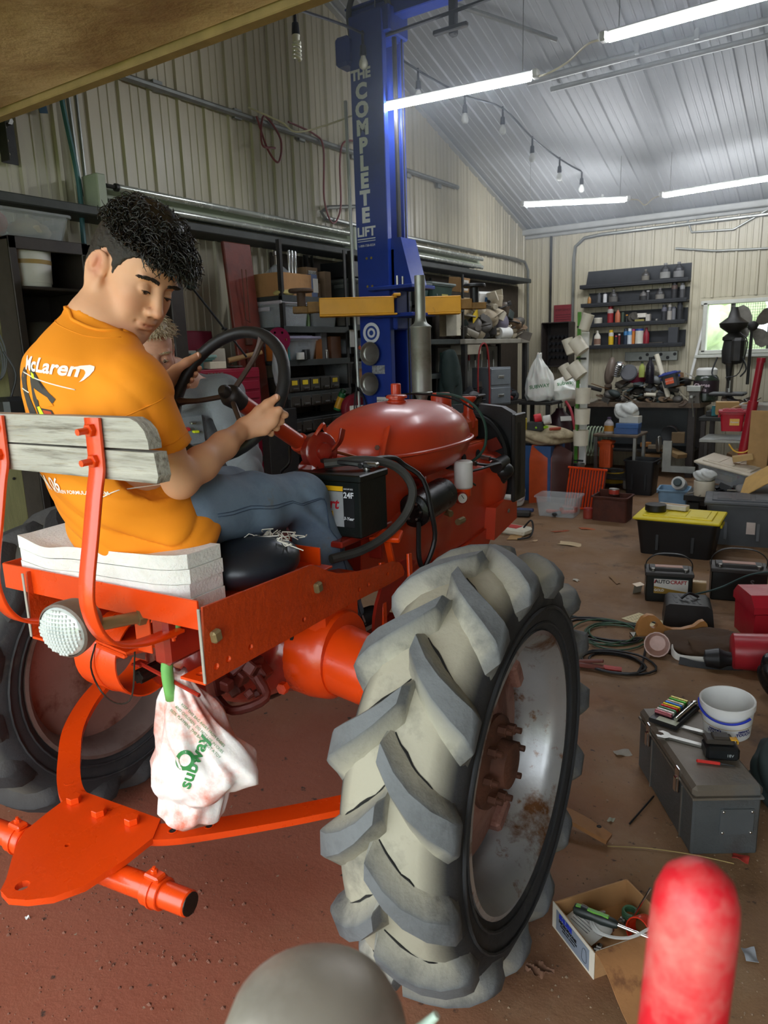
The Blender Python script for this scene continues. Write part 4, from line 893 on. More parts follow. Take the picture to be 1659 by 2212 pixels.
b=MB();b.cyl((0,1.62,.45),(0,1.62,.76),.05,n=14);b.box((0,1.62,.40),(.26,.08,.1),ch=.02);tpart('front_pedestal',b,M_redd)
for sd in (-1,1):
 MR=frame((sd*.13,1.62,.245),(sd,0,0),(0,1,0));b=MB();b.lathe([(.15,-.05),(.19,-.062),(.225,-.055),(.24,-.03),(.245,0),(.24,.03),(.225,.055),(.19,.062),(.15,.05)],36,MR,cap=(False,False));fw=tpart('front_tyre',b,M_black)
 b=MB();b.lathe([(.155,-.045),(.14,-.01),(.05,.01),(.04,.05),(.001,.05)],28,MR,cap=(False,False));b.lathe([(.14,-.01),(.155,.045)],28,MR,cap=(False,False));b.build('front_wheel',M_red,fw)
# cables, pedals
b=MB();b.tube([(.21,.31,1.19),(.2,.42,1.195),(.19,.55,1.18),(.2,.60,1.15),(.26,.62,1.10),(.29,.62,.99),(.29,.64,.89),(.27,.60,.80),(.26,.58,.84),(.24,.62,.95)],.0085,8);tpart('battery_cable',b,M_black)
b=MB();b.tube([(.1,.28,1.195),(.2,.36,1.20),(.26,.44,1.17),(.30,.47,1.10),(.29,.44,1.02),(.26,.36,.965),(.24,.25,.945),(.2,.15,.94)],.014,8);tpart('taped_hose',b,mat('taped_grey_hose','#3a3936',.6,var=.3,bump=.1))
b=MB();b.box((.0,.52,.93),(.1,.06,.05));tpart('junction_box',b,M_steel)
for p,q in (((.24,.40,.955),(.26,.42,.80)),((.06,.50,.93),(.08,.55,.78))):
 b=MB();b.box(p,(.10,.055,.018),rot=(20,0,14),ch=.004);pd=tpart('foot_pedal',b,M_or)
 b=MB();b.strip([p,q],(1,0,0),.022,.01,sub=1);b.build('pedal_arm',M_or,pd)
b=MB();b.box((.0,.36,.62),(.62,.42,.02));tpart('foot_deck',b,M_redd)
b=MB();b.prism([(.30*math.cos(a)*.6+.40,.30*math.sin(a)*.6+.70) for a in [R(x) for x in range(60,190,13)]]+[(.22,.68),(.42,.84)][:1],.01,Matrix(((0,0,1,.285),(1,0,0,0),(0,1,0,0),(0,0,0,1))));tpart('brake_band_cover',b,M_redd)
for x_,y_ in ((.33,.42),(.3,.3)):b=MB();b.strip([(x_-.02,y_,.90),(x_,y_-.03,.66),(x_,y_-.06,.5)],(0,1,0),.022,.008);tpart('lever',b,M_or)
b=MB();
for k in range(14):b.box((.16+rr.uniform(-.05,.05),-.22+rr.uniform(-.06,.06),.70+rr.uniform(-.05,.05)),(rr.uniform(.02,.05),)*3,rot=(rr.uniform(0,90),rr.uniform(0,90),0))
b.tube([(.1,-.26,.68),(.18,-.28,.66),(.24,-.22,.68),(.2,-.2,.72)],.012,8);tpart('hydraulic_valve',b,mat('greasy_red_black','#5a241c',.5,.2,var=.5,bump=.1),kind='stuff')
# ---- loose things on the tractor
TW=lambda p:TO @ Vector(p)
def tthing(name,label,cat,p,rz=0):return thing(name,label,cat,M=TO @ at(p,rz))
M_foam=mat('white_packing_foam','#e4e2dc',.85,var=.05,scale=30,bump=.35,bscale=140,bdist=.003,col2='#c9c2b2',lo=.6,hi=.8,dscale=3,sub=.1)
t=tthing('foam_block','thick white layered foam slab used as seat cushion','foam',(-.06,-.225,.962))
for k in range(4):
 z0=.002+k*.0345
 ol=[(-.31+.01*(k % 2),-.215),(-.1,-.22),(.1,-.218),(.20,-.214),(.245,-.20),(.265,-.18)]
 b=MB();ns=30
 def fo(u,v,z0=z0,k=k):
  x_=-.29+-.004*(k % 2)+.56*u;yr=np.interp(x_,[q[0] for q in ol[:6]],[q[1] for q in ol[:6]]);y_=yr+(-.075-yr)*v
  dip=.035*math.exp(-((x_+.03)/.17)**2)*(k/3.0)*min(1,v*3+.25)+.02*math.exp(-((x_+.19)/.08)**2)*(1-v)*(k+1)/4
  return (x_,y_,z0+.033-dip)
 top=lambda u,v:fo(u,v);V=[top(i/ns,j/12) for i in range(ns+1) for j in range(13)]
 lowf=lambda u,v,k=k:(fo(u,v)[0],fo(u,v)[1],(fo(u,v,z0-.0345,k-1)[2]+.0012) if k else .002)
 W=[lowf(i/ns,j/12) for i in range(ns+1) for j in range(13)];N_=len(V);g=lambda i,j:i*13+j
 F=[(g(i,j),g(i+1,j),g(i+1,j+1),g(i,j+1)) for i in range(ns) for j in range(12)];F+=[tuple(a+N_ for a in f[::-1]) for f in F]
 ring=[g(i,0) for i in range(ns+1)]+[g(ns,j) for j in range(1,13)]+[g(i,12) for i in range(ns-1,-1,-1)]+[g(0,j) for j in range(11,0,-1)]
 F+=[(ring[i],ring[i]+N_,ring[(i+1) % len(ring)]+N_,ring[(i+1) % len(ring)])[::-1] for i in range(len(ring))]
 b.add(V+W,F);b.build('foam_layer',M_foam,t,ang=40)
t=tthing('torn_cushion','torn black vinyl cushion with white stuffing beside the foam','cushion',(.17,-.16,.962))
s_=SDF((-.45,-.2,-.02),(.2,.2,.18),.008);s_.ell((-.02,0,.045),(.12,.13,.06),(0,0,12),.02).ell((.03,.03,.055),(.08,.09,.05),k=.03).ell((-.24,0,.045),(.17,.13,.055),k=.05);V,F=s_.mesh(1);b=MB();b.add(V,F);b.build('vinyl',mat('black_vinyl','#1c2027',.38,var=.15,bump=.08,bscale=20),t,ang=180)
b=MB();rr=random.Random(2)
for k in range(40):a=rr.uniform(0,6.28);p=Vector((.02+rr.uniform(-.06,.07),.08+rr.uniform(-.05,.05),.098+rr.uniform(-.008,.01)));b.tube([p,p+Vector((rr.uniform(-.025,.025),rr.uniform(-.02,.02),rr.uniform(-.01,.012))),p+Vector((rr.uniform(-.04,.04),rr.uniform(-.03,.03),rr.uniform(-.02,.01)))],.0016,4,sub=2)
b.build('stuffing',mat('cotton','#d9d3c6',.9),t,kind='stuff')
# battery
t=tthing('car_battery','black car battery with red and yellow label mounted on the tractor','battery',(.135,.31,.986))
b=MB();b.box((0,0,.085),(.24,.155,.17),ch=.004);b.box((0,0,.178),(.25,.165,.022),ch=.004);b.build('case',mat('battery_black','#0f1513',.35,var=.15),t)
for x_ in (-.08,.08):b=MB();b.cyl((x_,.03,.188),(x_,.03,.205),.011,n=12);b.box((x_+.01,.03,.205),(.06,.025,.014));b.build('terminal',M_steel,t)
b=MB();b.tube([(-.1,.02,.21),(-.03,-.01,.215),(.05,.0,.21),(.1,.03,.20)],.008,6);b.build('clamp_wire',M_black,t)
LMx=lambda x,z,y=-.0795:Matrix(((1,0,0,x),(0,0,-1,y),(0,1,0,z),(0,0,0,1)))
b=MB();b.box((.0,-.0785,.092),(.2,.002,.12),ch=0,mi=0);b.box((-.015,-.0792,.147),(.155,.002,.014),ch=0,mi=1);b.box((-.015,-.0792,.085),(.155,.002,.106),ch=0,mi=2);b.build('label',[M_black,mat('label_yellow','#e8b21a',.4),mat('label_grey','#9a9c9e',.4)],t)
letters(t,'EverStart',.045,LMx(-.04,.10,-.0806),mat('label_red','#b3202a',.4),.001,shear=.2,name='brand_lettering')
b=MB();b.box((.0,-.0804,.07),(.05,.001,.018),ch=0);b.build('model_patch',MATS['label_yellow'],t);letters(t,'MAXX',.016,LMx(.0,.07,-.0812),M_black,.0006)
letters(t,'24F',.024,LMx(.082,.128,-.0802),M_lw,.0006);letters(t,'GROUP SIZE',.006,LMx(.082,.147,-.0802),M_lw);letters(t,'3-Year',.013,LMx(.08,.058,-.0802),M_lw,.0003,shear=.2)
# hose and carrier bag at the rear
t=tthing('green_hose','short green rubber hose hanging from the seat pan into the plastic bag','hose',(.13,-.40,.97))
b=MB();b.tube([(.02,.05,0),(.03,.0,-.02),(.02,-.02,-.07),(.01,-.035,-.14),(.008,-.03,-.22)],[.012,.012,.013,.014,.013],10);b.build('rubber',mat('painted_green_hose','#6fae5c',.5,var=.15,col2='#8a5a3a',lo=.56,hi=.7,dscale=9),t,ang=180)
M_bag=mat('white_bag_red_overspray','#e3dbd6',.4,var=.05,scale=10,bump=.1,col2='#cf6a4f',lo=.46,hi=.66,dscale=8,sub=.15)
t=tthing('plastic_bag','white plastic carrier bag with red overspray hung below the tractor seat','bag',(.14,-.40,.422))
def bag_mesh(h,prof,seed,ex=1.0,n=64,m_=44,fold=.16,tw=.0):
 g=np.random.default_rng(seed);ph=g.uniform(0,6.28,9);V=[]
 for j in range(m_+1):
  v=j/m_;rx,ry=np.interp(v,[q[0] for q in prof],[q[1] for q in prof]),np.interp(v,[q[0] for q in prof],[q[2] for q in prof])
  cx,cy=(np.interp(v,[q[0] for q in prof],[q[3] for q in prof]),np.interp(v,[q[0] for q in prof],[q[4] for q in prof]))
  for i in range(n):
   a=2*math.pi*i/n;f=1+fold*(.45*math.sin(5*a+ph[0]+v*4)+.35*math.sin(9*a+ph[1]-v*5)+.25*math.sin(14*a+ph[2]+v*9)+.22*math.sin(3*a-11*v+ph[3])+.25*math.sin(7*a+16*v+ph[5])*.7)*(.35+.65*v if v<1 else 1)
   V.append((cx+rx*f*math.cos(a),cy+ry*f*math.sin(a),h*v+.008*math.sin(4*a+ph[4]+v*17)))
 F=[(j*n+i,j*n+(i+1) % n,(j+1)*n+(i+1) % n,(j+1)*n+i) for j in range(m_) for i in range(n)]+[tuple(range(n))[::-1],tuple(m_*n+i for i in range(n))]
 return V,F
b=MB();V,F=bag_mesh(.385,[(0,.06,.05,-.01,0),(.04,.085,.065,-.01,0),(.16,.092,.07,-.01,.02),(.22,.085,.065,-.01,.0),(.25,.125,.085,.005,.02),(.34,.148,.095,.025,.03),(.42,.138,.09,.035,.03),(.6,.098,.07,.02,.01),(.8,.066,.045,.01,.0),(.95,.028,.022,0,0),(1,.02,.016,0,0)],4,fold=.22);b.add(V,F);bagw=b.build('bag_body',M_bag,t,ang=180)
tree=BVHTree.FromPolygons(V,F)
def project(parent,s,size,M,dr,m,name='print',bold=0,off=.002,tree=tree,sx=1.0,shear=0,cuts=0,fr=None,verts=None):
 if verts is None:VV,FF=text_mb(s,size,0,bold,'CENTER',shear)
 else:VV,FF=verts
 bm=bmesh.new();vs=[bm.verts.new(M @ Vector((x*sx,y,z))) for x,y,z in VV]
 for f in FF:
  try:bm.faces.new([vs[i] for i in f])
  except ValueError:pass
 bmesh.ops.triangulate(bm,faces=bm.faces)
 if cuts:bmesh.ops.subdivide_edges(bm,edges=bm.edges,cuts=cuts,use_grid_fill=True)
 d=Vector(dr).normalized();bad=[]
 for v in bm.verts:
  h_=tree.ray_cast(v.co-d*.5,d)
  if h_[0] is None:bad.append(v)
  else:v.co=h_[0]-d*off
 if bad:bmesh.ops.delete(bm,geom=bad,context='VERTS')
 bm.verts.index_update();b=MB();b.add([tuple(v.co) for v in bm.verts],[[q.index for q in f.verts] for f in bm.faces]);bm.free()
 return b.build(name,m,parent,ang=180,fr=fr) if b.n else None
M_gr=mat('green_ink','#2f7a3f',.5,var=0)
cd_=Vector((.66,-.64,.30));vd=-(TO.to_3x3().inverted() @ (CAM-TO @ Vector((.15,-.4,.55)))).normalized()
def facing(p,vd,rot=0):
 z=-Vector(vd);x=Vector((0,0,1)).cross(z).normalized();y=z.cross(x);M=Matrix(((x.x,y.x,z.x,p[0]),(x.y,y.y,z.y,p[1]),(x.z,y.z,z.z,p[2]),(0,0,0,1)));return M @ Matrix.Rotation(R(rot),4,'Z')
for k,(s,o_) in enumerate((('KEEP THIS BAG AWAY FROM BABIES',.0),('AND CHILDREN. DO NOT USE IN CRIBS',-.012),('BEDS. PLAYPENS. THIS BAG IS NOT A TOY',-.024))):project(bagw,s,.0085,facing((.06,.0,.26),vd,-52) @ Matrix.Translation((0,o_,0)),vd,M_gr)
project(bagw,'subway',.04,facing((.02,0,.155),vd,62),vd,M_gr,bold=.001)
Vr=[(.022*math.cos(i*math.pi/10)*(1 if k else .6),.022*math.sin(i*math.pi/10)*(1 if k else .6),0) for k in (0,1) for i in range(20)];Fr=[(i,(i+1) % 20,20+(i+1) % 20,20+i) for i in range(20)]
project(bagw,'',1,facing((-.01,0,.15),vd),vd,M_gr,verts=(Vr,Fr))
# ================================================================== PEOPLE
M_skin=mat('skin_young','#c98f6c',.5,var=.06,scale=14,bump=.03,bscale=160,bdist=.001,col2='#c07a5e',lo=.5,hi=.75,dscale=9,sub=.12)
M_skin2=mat('skin_old','#c4937a',.5,var=.12,scale=14,bump=.08,bscale=90,bdist=.001,col2='#b4705c',lo=.5,hi=.7,dscale=11,sub=.12)
M_shirt=mat('orange_cotton_tshirt','#e98a08',.85,var=.04,scale=3,bump=.05,bscale=320,bdist=.0008)
M_jean=mat('faded_blue_denim','#6c7d90',.85,var=.14,scale=9,bump=.1,bscale=260,bdist=.001,col2='#4a5a70',lo=.5,hi=.75,dscale=5,col3='#6c7076')
M_hair=mat('dark_brown_hair','#120d0a',.38,var=.5,scale=40,bump=0)
M_hair2=mat('short_side_hair','#241b15',.6,var=.3,scale=60,bump=.2,bscale=200)
M_eye=mat('eye_white','#d8d2c8',.15,var=0,bump=0);M_iris=mat('dark_iris','#2a1b12',.1,var=0,bump=0)
M_lip=mat('lip','#b06a58',.45,var=.05,bump=.02);M_brow=mat('brow_hair','#241a14',.8,var=.2)
def head_sdf(res=.0042,old=False):
 """head in its own frame: x right, y forward, z up, origin between the ears"""
 s=SDF((-.115,-.125,-.20),(.115,.135,.155),res)
 s.ell((0,-.012,.052),(.076,.096,.088),k=.02)                 # skull
 s.ell((0,.035,.035),(.066,.058,.072),k=.03)                  # forehead
 s.ell((0,.030,-.030),(.060,.062,.075),k=.03)                 # mid face
 s.ell((0,.048,-.085),(.036,.036,.030),k=.03)                 # jaw front
 s.ell((0,.074,-.104),(.019,.017,.016),k=.02)                 # chin
 for q in (-1,1):
  s.cone((q*.054,-.012,-.058),(q*.020,.068,-.100),.017,.015,k=.025)   # jaw line
  s.ell((q*.040,.060,-.020),(.024,.022,.022),k=.025)       # cheek bone
  s.ell((q*.034,.064,-.055),(.022,.022,.028),k=.025)       # cheek
  s.ell((q*.028,.083,.030),(.025,.011,.008),k=.012)        # brow ridge
  s.ell((q*.031,.096,.008),(.018,.018,.0125),k=.012,mode='sub')   # eye socket
 # nose
 s.cone((0,.088,.018),(0,.112,-.030),.0085,.0115,k=.012)
 s.ell((0,.114,-.034),(.0125,.0125,.0105),k=.006)
 for q in (-1,1):s.ell((q*.0125,.103,-.038),(.009,.0115,.0085),k=.005)
 for q in (-1,1):s.ell((q*.007,.108,-.0475),(.004,.006,.004),k=.003,mode='sub')
 # mouth
 s.ell((0,.084,-.066),(.027,.018,.020),k=.016)
 s.ell((0,.0985,-.0615),(.021,.0075,.0052),k=.005)
 s.ell((0,.0965,-.0735),(.018,.0078,.0062),k=.005)
 s.ell((0,.106,-.0675),(.026,.010,.0016),k=.003,mode='sub')
 for q in (-1,1):s.ell((q*.027,.092,-.067),(.004,.006,.003),k=.005,mode='sub')
 s.ell((0,.094,-.086),(.018,.007,.005),k=.008,mode='sub')
 # eyelids
 for q in (-1,1):
  s.ell((q*.031,.0790,.004),(.0165,.0152,.0145),k=.003)
  s.ell((q*.031,.0945,-.0005),(.0120,.0050,.0022 if not old else .0024),rot=(0,q*-6,0),k=.001,mode='sub')
  s.ell((q*.031,.0925,.0095),(.014,.006,.0012),k=.003,mode='sub')
 # ears
 for q in (-1,1):
  s.ell((q*.081,-.018,-.002),(.0085,.026,.040),rot=(-12,q*14,q*22),k=.006)
  s.ell((q*.076,-.006,-.030),(.0085,.013,.017),k=.006)
  s.ell((q*.0925,-.020,.006),(.0085,.0165,.0275),rot=(-12,q*14,q*22),k=.002,mode='sub')
  s.ell((q*.0875,-.006,-.010),(.009,.009,.014),k=.002,mode='sub')
  s.ell((q*.0865,-.023,.006),(.0045,.007,.017),rot=(-12,q*14,q*22),k=.003)
 if old:
  for q in (-1,1):
   s.ell((q*.034,.088,-.010),(.014,.010,.003),rot=(0,q*20,0),k=.006,mode='sub')
   s.cone((q*.020,.098,-.040),(q*.034,.082,-.068),.003,.003,k=.005,mode='sub')
  for z_ in (.050,.062,.074):s.ell((0,.098-.12*(z_-.05),z_),(.03,.008,.0012),k=.003,mode='sub')
 return s
def to_sdf(src,M,dst,k=.02):
 """blend a head grid (own frame) into a body grid, M head -> body frame"""
 Mi=np.array(M.inverted())
 cs=[M @ Vector((x,y,z)) for x in (-.115,.115) for y in (-.125,.135) for z in (-.2,.155)]
 lo,hi=bbox_of(cs,0)
 def fn(p):
  q=p @ Mi[:3,:3].T+Mi[:3,3];f=(q-src.lo)/src.res;i=np.clip(np.floor(f).astype(int),0,src.n-2);t=np.clip(f-i,0,1);out=0
  for a in (0,1):
   for b_ in (0,1):
    for c in (0,1):
     w_=np.where(a,t[...,0],1-t[...,0])*np.where(b_,t[...,1],1-t[...,1])*np.where(c,t[...,2],1-t[...,2]);out=out+w_*src.d[i[...,0]+a,i[...,1]+b_,i[...,2]+c]
  outside=np.any((f<0) | (f>src.n-1),axis=-1);return np.where(outside,np.maximum(out,.05),out)
 dst._put(lo,hi,fn,k,'add')
def hand_sdf(s,wrist,grip,axis,palm_n,size=1.0,rbar=.017,thumb_dir=None,spread=1.0,flip=1):
 """right-hand style grip: fingers wrap a bar at 'grip' running along 'axis'; palm_n points from the palm to the bar"""
 ax=Vector(axis).normalized();n=Vector(palm_n).normalized();w_=Vector(wrist);g=Vector(grip)
 fwd=ax.cross(n)*flip                                      # way the fingers first travel past the bar
 S=size;kn=[]
 for i in range(4):
  off=(i-1.5)*.0205*S*spread
  L_=(.98,1.0,.97,.85)[i]
  k0=g+ax*off-n*(rbar+.012*S)+fwd*.010*S              # knuckle, on the back of the hand beside the bar
  a=[k0]
  R_=rbar+.0085*S
  for t in (20,75,130,185):a.append(g+ax*off*.95-n*R_*math.cos(R(t))*1.05+fwd*R_*math.sin(R(t))*1.15*L_)
  kn.append((k0,a))
 pc=(kn[1][0]+kn[2][0])/2
 for i in range(4):                                         # palm bones
  s.cone(w_+(kn[i][0]-pc)*.45,kn[i][0],.0135*S,.0105*S,k=.014*S)
 s.cone(w_,pc-n*.002,.022*S,.016*S,k=.015*S,sq=(n,.75))
 for i,(k0,a) in enumerate(kn):
  r0=(.0098,.0100,.0096,.0085)[i]*S
  for j in range(len(a)-1):s.cone(a[j],a[j+1],r0*(1-.07*j),r0*(1-.07*(j+1)),k=.003*S)
 return kn
M_skin=mat('skin_young_face','#d29c79',.6,var=.05,scale=14,bump=.02,bscale=200,bdist=.0006,attr=('blush','#b5604c'),sub=.1)
M_skin2=mat('skin_old_face','#c08d73',.62,var=.12,scale=30,bump=.06,bscale=120,bdist=.001,attr=('blush','#b3604f'),sub=.1)
def head_matrix(c,f,pitch,roll):
 f0=Vector((f[0],f[1],0)).normalized();z=Vector((0,0,1));r=f0.cross(z)
 f1=f0*math.cos(pitch)-z*math.sin(pitch);u1=z*math.cos(pitch)+f0*math.sin(pitch)
 r2=r*math.cos(roll)+u1*math.sin(roll);u2=u1*math.cos(roll)-r*math.sin(roll)
 return Matrix(((r2.x,f1.x,u2.x,c[0]),(r2.y,f1.y,u2.y,c[1]),(r2.z,f1.z,u2.z,c[2]),(0,0,0,1)))
def blush_of(V,MH,tips=()):
 Mi=np.array(MH.inverted());q=V @ Mi[:3,:3].T+Mi[:3,3];q[:,0]=np.abs(q[:,0])
 g=lambda c,r:np.exp(-(((q-np.array(c))/np.array(r))**2).sum(1))
 w_=.8*g((0,.10,-.0675),(.019,.012,.0075))+.35*g((.045,.07,-.03),(.022,.03,.024))+.7*g((.085,-.014,.006),(.012,.02,.03))+.35*g((0,.12,-.034),(.014,.016,.012))
 for t in tips:w_=w_+.3*np.exp(-(((V-np.array(t))/.012)**2).sum(1))
 return np.clip(w_,0,1)
def face_bits(p,MH,fr,iris,old=False,browm=None,gaze=(0,-.25),VF=None):
 ftree=BVHTree.FromPolygons([tuple(v) for v in VF[0]],VF[1]);MHi=MH.inverted();dy=(MH.to_3x3() @ Vector((0,-1,0))).normalized()
 def sy(x,z):
  h_=ftree.ray_cast(MH @ Vector((x,.2,z)),dy);return (MHi @ h_[0]).y if h_[0] is not None else .09
 for q in (-1,1):
  b=MB();b.sph((q*.031,.0795,.0020),.0126,14,10,M=MH);e=b.build('eye',M_eye,p,fr=fr,ang=180)
  d=Vector((gaze[0],1,gaze[1])).normalized();o_=Vector((q*.031,.0795,.0020));b=MB();b.lathe([(.0001,.0003),(.0058,-.0004),(.0062,-.0012)],16,MH @ frame(o_+d*.0126,d),cap=(False,False));b.build('iris',iris,e,fr=fr)
  b=MB();rr=random.Random(4+q)
  for k in range(150 if not old else 50):
   t=rr.random();x_=q*(.012+.040*t);z_=.0255+.006*math.sin(t*2.4)-.005*t+rr.uniform(-.0032,.0032);y_=sy(x_,z_)+.0004;a=q*(.35+.6*t)
   b.tube([(x_,y_,z_),(x_+.006*math.sin(a)+q*.002,y_+.0012,z_+.003*math.cos(a)),(x_+.011*math.sin(a)+q*.003,y_-.0008,z_+.003*math.cos(a))],[.0011,.0009,.0004],4,sub=1,M=MH)
  b.build('eyebrow',browm or M_brow,p,fr=fr,ang=180)
  b=MB()
  for k in range(12):t=k/11;x_=q*(.021+.021*t);z_=.0012+.0016*math.sin(math.pi*t);y_=sy(x_,z_+.0015);b.tube([(x_,y_,z_),(x_+q*.0012,y_+.0045,z_-.0022)],[.0009,.0004],4,sub=1,M=MH)
  b.build('eyelash',browm or M_brow,p,fr=fr,ang=180)
def curls(fn_root,n,ln,rad,seed,curl=.012,m_=9):
 rr=np.random.default_rng(seed);b=MB()
 for k in range(n):
  p,d,l_=fn_root(rr);p=np.array(p);d=np.array(d)/np.linalg.norm(d);ph=rr.uniform(0,6.28);tr=rr.uniform(1.2,2.4)*rr.choice((-1,1));e1=np.cross(d,[0,0,1.]);e1 /= np.linalg.norm(e1)+1e-9;e2=np.cross(d,e1);L_=ln*l_*rr.uniform(.7,1.25);pts=[];q=p.copy()
  for i in range(m_):
   t=i/(m_-1);c=curl*t**.7;pts.append(q+d*L_*t+e1*c*math.cos(ph+tr*6.28*t*.6)+e2*c*math.sin(ph+tr*6.28*t*.6)-np.array([0,0,.012*t*t]))
  b.tube(pts,[rad*.8,rad,rad*.8,rad*.25],5,sub=2)
 return b
# ------------------------------------------------------------------ young man at the wheel (tractor frame)
YM=thing('person','young man in orange t-shirt and jeans seated on the tractor, looking down over his shoulder','person',M=TO @ at((-.03,-.30,1.08)))
FR=TO
HM=head_matrix((.030,-.325,1.700),(.997,-.06),R(28),R(12))
rim_pt=lambda a:SM @ Vector((RW*math.cos(R(a)),RW*math.sin(R(a)),.012))
rim_tg=lambda a:(rim_pt(a+2)-rim_pt(a-2)).normalized()
s=SDF((-.36,-.56,1.10),(.32,.20,1.90),.0034)
hd=head_sdf(.0030);to_sdf(hd,HM,s,.004)
nb=(-.02,-.385,1.60)
s.cone(nb,HM @ Vector((0,-.035,-.045)),.062,.054,k=.03).cone(nb,HM @ Vector((0,-.005,-.07)),.055,.048,k=.03)
s.cone(HM @ Vector((.062,-.03,-.035)),(.05,-.36,1.565),.016,.018,k=.02)
shR=Vector((.125,-.435,1.462));shL=Vector((-.205,-.33,1.495));elR=Vector((.165,-.365,1.255));elL=Vector((-.275,-.19,1.27))
s.cone((-.03,-.32,1.17),(-.03,-.40,1.40),.11,.12,k=.05).cone(shR,shL,.06,.06,k=.05).cone((-.03,-.41,1.45),nb,.09,.055,k=.05)
gR=rim_pt(337);gL=rim_pt(164)
right_i=Vector((.86,.51,0));fwd_i=Vector((-.51,.86,-.12)).normalized()
wrR=gR-right_i*.062-fwd_i*.030+Vector((0,0,-.022));wrL=gL-right_i*.048-fwd_i*.078+Vector((0,0,-.028))
for sh,el,wr in ((shR,elR,wrR),(shL,elL,wrL)):
 md=(sh+el)/2;s.cone(sh,md,.052,.046,k=.03).cone(md,el,.046,.037,k=.03)
 m2=el.lerp(wr,.3);s.cone(el,m2,.037,.0385,k=.02).cone(m2,el.lerp(wr,.65),.0385,.032,k=.02).cone(el.lerp(wr,.65),wr,.031,.0225,k=.02)
hand_sdf(s,wrR,gR,-rim_tg(337),fwd_i,1.03,.0165,flip=1)
up=rim_tg(337)
th=[wrR+up*.012-fwd_i*.006,gR-right_i*.034-fwd_i*.034+up*.022,gR-right_i*.026-fwd_i*.032+up*.044,gR-right_i*.014-fwd_i*.028+up*.064]
s.chain(th,[.017,.0145,.0118,.0098],k=.008)
hand_sdf(s,wrL,gL,-rim_tg(337),right_i,1.0,.0165,flip=-1)
up2=-rim_tg(164)
if up2.z<0:up2=-up2
th2=[wrL+up2*.016,gL-right_i*.026-fwd_i*.036+up2*.020,gL-right_i*.008-fwd_i*.032+up2*.044,gL+right_i*.012-fwd_i*.024+up2*.066]
s.chain(th2,[.017,.014,.0118,.0098],k=.008)
V,F=s.mesh(1);BODY=(V,F);b=MB();b.add(V,F);b.build('body',M_skin,YM,fr=FR,ang=180,attr=('blush',blush_of(V,HM,[th[3],th2[3]])))
for tip,dv in ((th[3],up),(th2[3],(up2+right_i*.5).normalized())):
 b=MB();b.sph(tip+dv*.002-fwd_i*.0085,(.0062,.0022,.0078),10,6,M=None);b.build('thumbnail',mat('nail','#d9a68d',.3,var=0,bump=0),YM,fr=FR,ang=180)
face_bits(YM,HM,FR,M_iris,gaze=(.1,-.35),VF=BODY)
# hair
hs=SDF((-.15,-.17,-.10),(.15,.17,.21),.004)
hs.ell((0,-.018,.055),(.0815,.100,.092),k=.02).ell((0,.030,.045),(.0715,.062,.072),k=.03).ell((0,-.055,-.012),(.066,.062,.060),k=.03)
hs.cone((.068,.004,.0),(.073,.014,-.020),.010,.005,k=.012).cone((-.068,.004,.0),(-.073,.014,-.020),.010,.005,k=.012)
def hairline(p):
 x,y,z=np.abs(p[...,0]),p[...,1],p[...,2]
 lim=np.interp(y,[-.2,-.05,-.035,-.012,.010,.022,.030,.050,.070,.2],[-.2,-.06,.038,.042,.030,-.022,.018,.048,.062,.085])
 return (lim-z)*.7
hs.cut(hairline)
hs.cut(lambda p:-.062-p[...,2])
hs.displace(lambda p:.0016*np.sin(p[:,0]*310+p[:,2]*120)*np.sin(p[:,1]*290+p[:,2]*200)+.0012*np.sin(p[:,2]*420+p[:,1]*160))
V,F=hs.mesh(0);b=MB();b.add(V,F,0,HM);b.build('short_hair',M_hair2,YM,fr=FR,ang=180)
def root(rr):
 while True:
  v=rr.normal(size=3);v /= np.linalg.norm(v)
  if v[2]>.05 and v[1]>-.93:
   p=np.array([v[0]*.080,v[1]*.098-.016,v[2]*.094+.055])
   if p[2]>.085-.02*v[1]+(.03 if v[1]<-.5 else 0) or (v[1]>.5 and p[2]>.075):break
 d=np.array([v[0]*.7,v[1]*.8+.55,v[2]*.8-.1]);
 l_=1.0+.45*max(0,v[1]);return p,d,l_
b=curls(root,1700,.040,.0022,3,.0105,8);b.sph((0,.012,.112),(.072,.092,.062),18,10,rot=(-14,0,0));hb=b.build('curly_hair',M_hair,YM,M=None,fr=FR @ HM,ang=180)
def root2(rr):
 x_=rr.uniform(-.062,.062);p=np.array([x_,.084-.35*abs(x_)**1.2*1.2,.104+rr.uniform(-.012,.02)]);return p,np.array([x_*4,.75,-.38+rr.uniform(-.35,.2)]),1.0
b=curls(root2,330,.056,.0022,8,.011,8);b.build('fringe',M_hair,YM,fr=FR @ HM,ang=180)
# t-shirt
s=SDF((-.36,-.60,1.03),(.34,.10,1.72),.0052)
s.cone((-.03,-.30,1.14),(-.035,-.36,1.27),.155,.14,k=.05,sq=((0,1,0),.84)).cone((-.035,-.36,1.27),(-.045,-.405,1.41),.14,.148,k=.06,sq=((0.25,1,0),.82))
s.cone((-.088,-.395,1.32),(-.07,-.335,1.13),.138,.125,k=.05,sq=((0.2,1,0),.84))
s.ell((-.05,-.43,1.46),(.165,.105,.12),(10,0,-16),k=.06).cone(shR,shL,.068,.064,k=.05)
s.cone((-.03,-.425,1.50),(-.02,-.392,1.60),.115,.070,k=.05)
s.cone((.06,-.41,1.535),shR,.05,.062,k=.04)
s.ell((.06,-.30,1.12),(.10,.10,.07),(0,0,10),k=.05).ell((-.13,-.29,1.12),(.10,.12,.075),k=.05)
s.ell((.115,-.325,1.09),(.05,.06,.035),(0,-20,0),k=.03)
hemR=shR.lerp(elR,.66);hemL=shL.lerp(elL,.62)
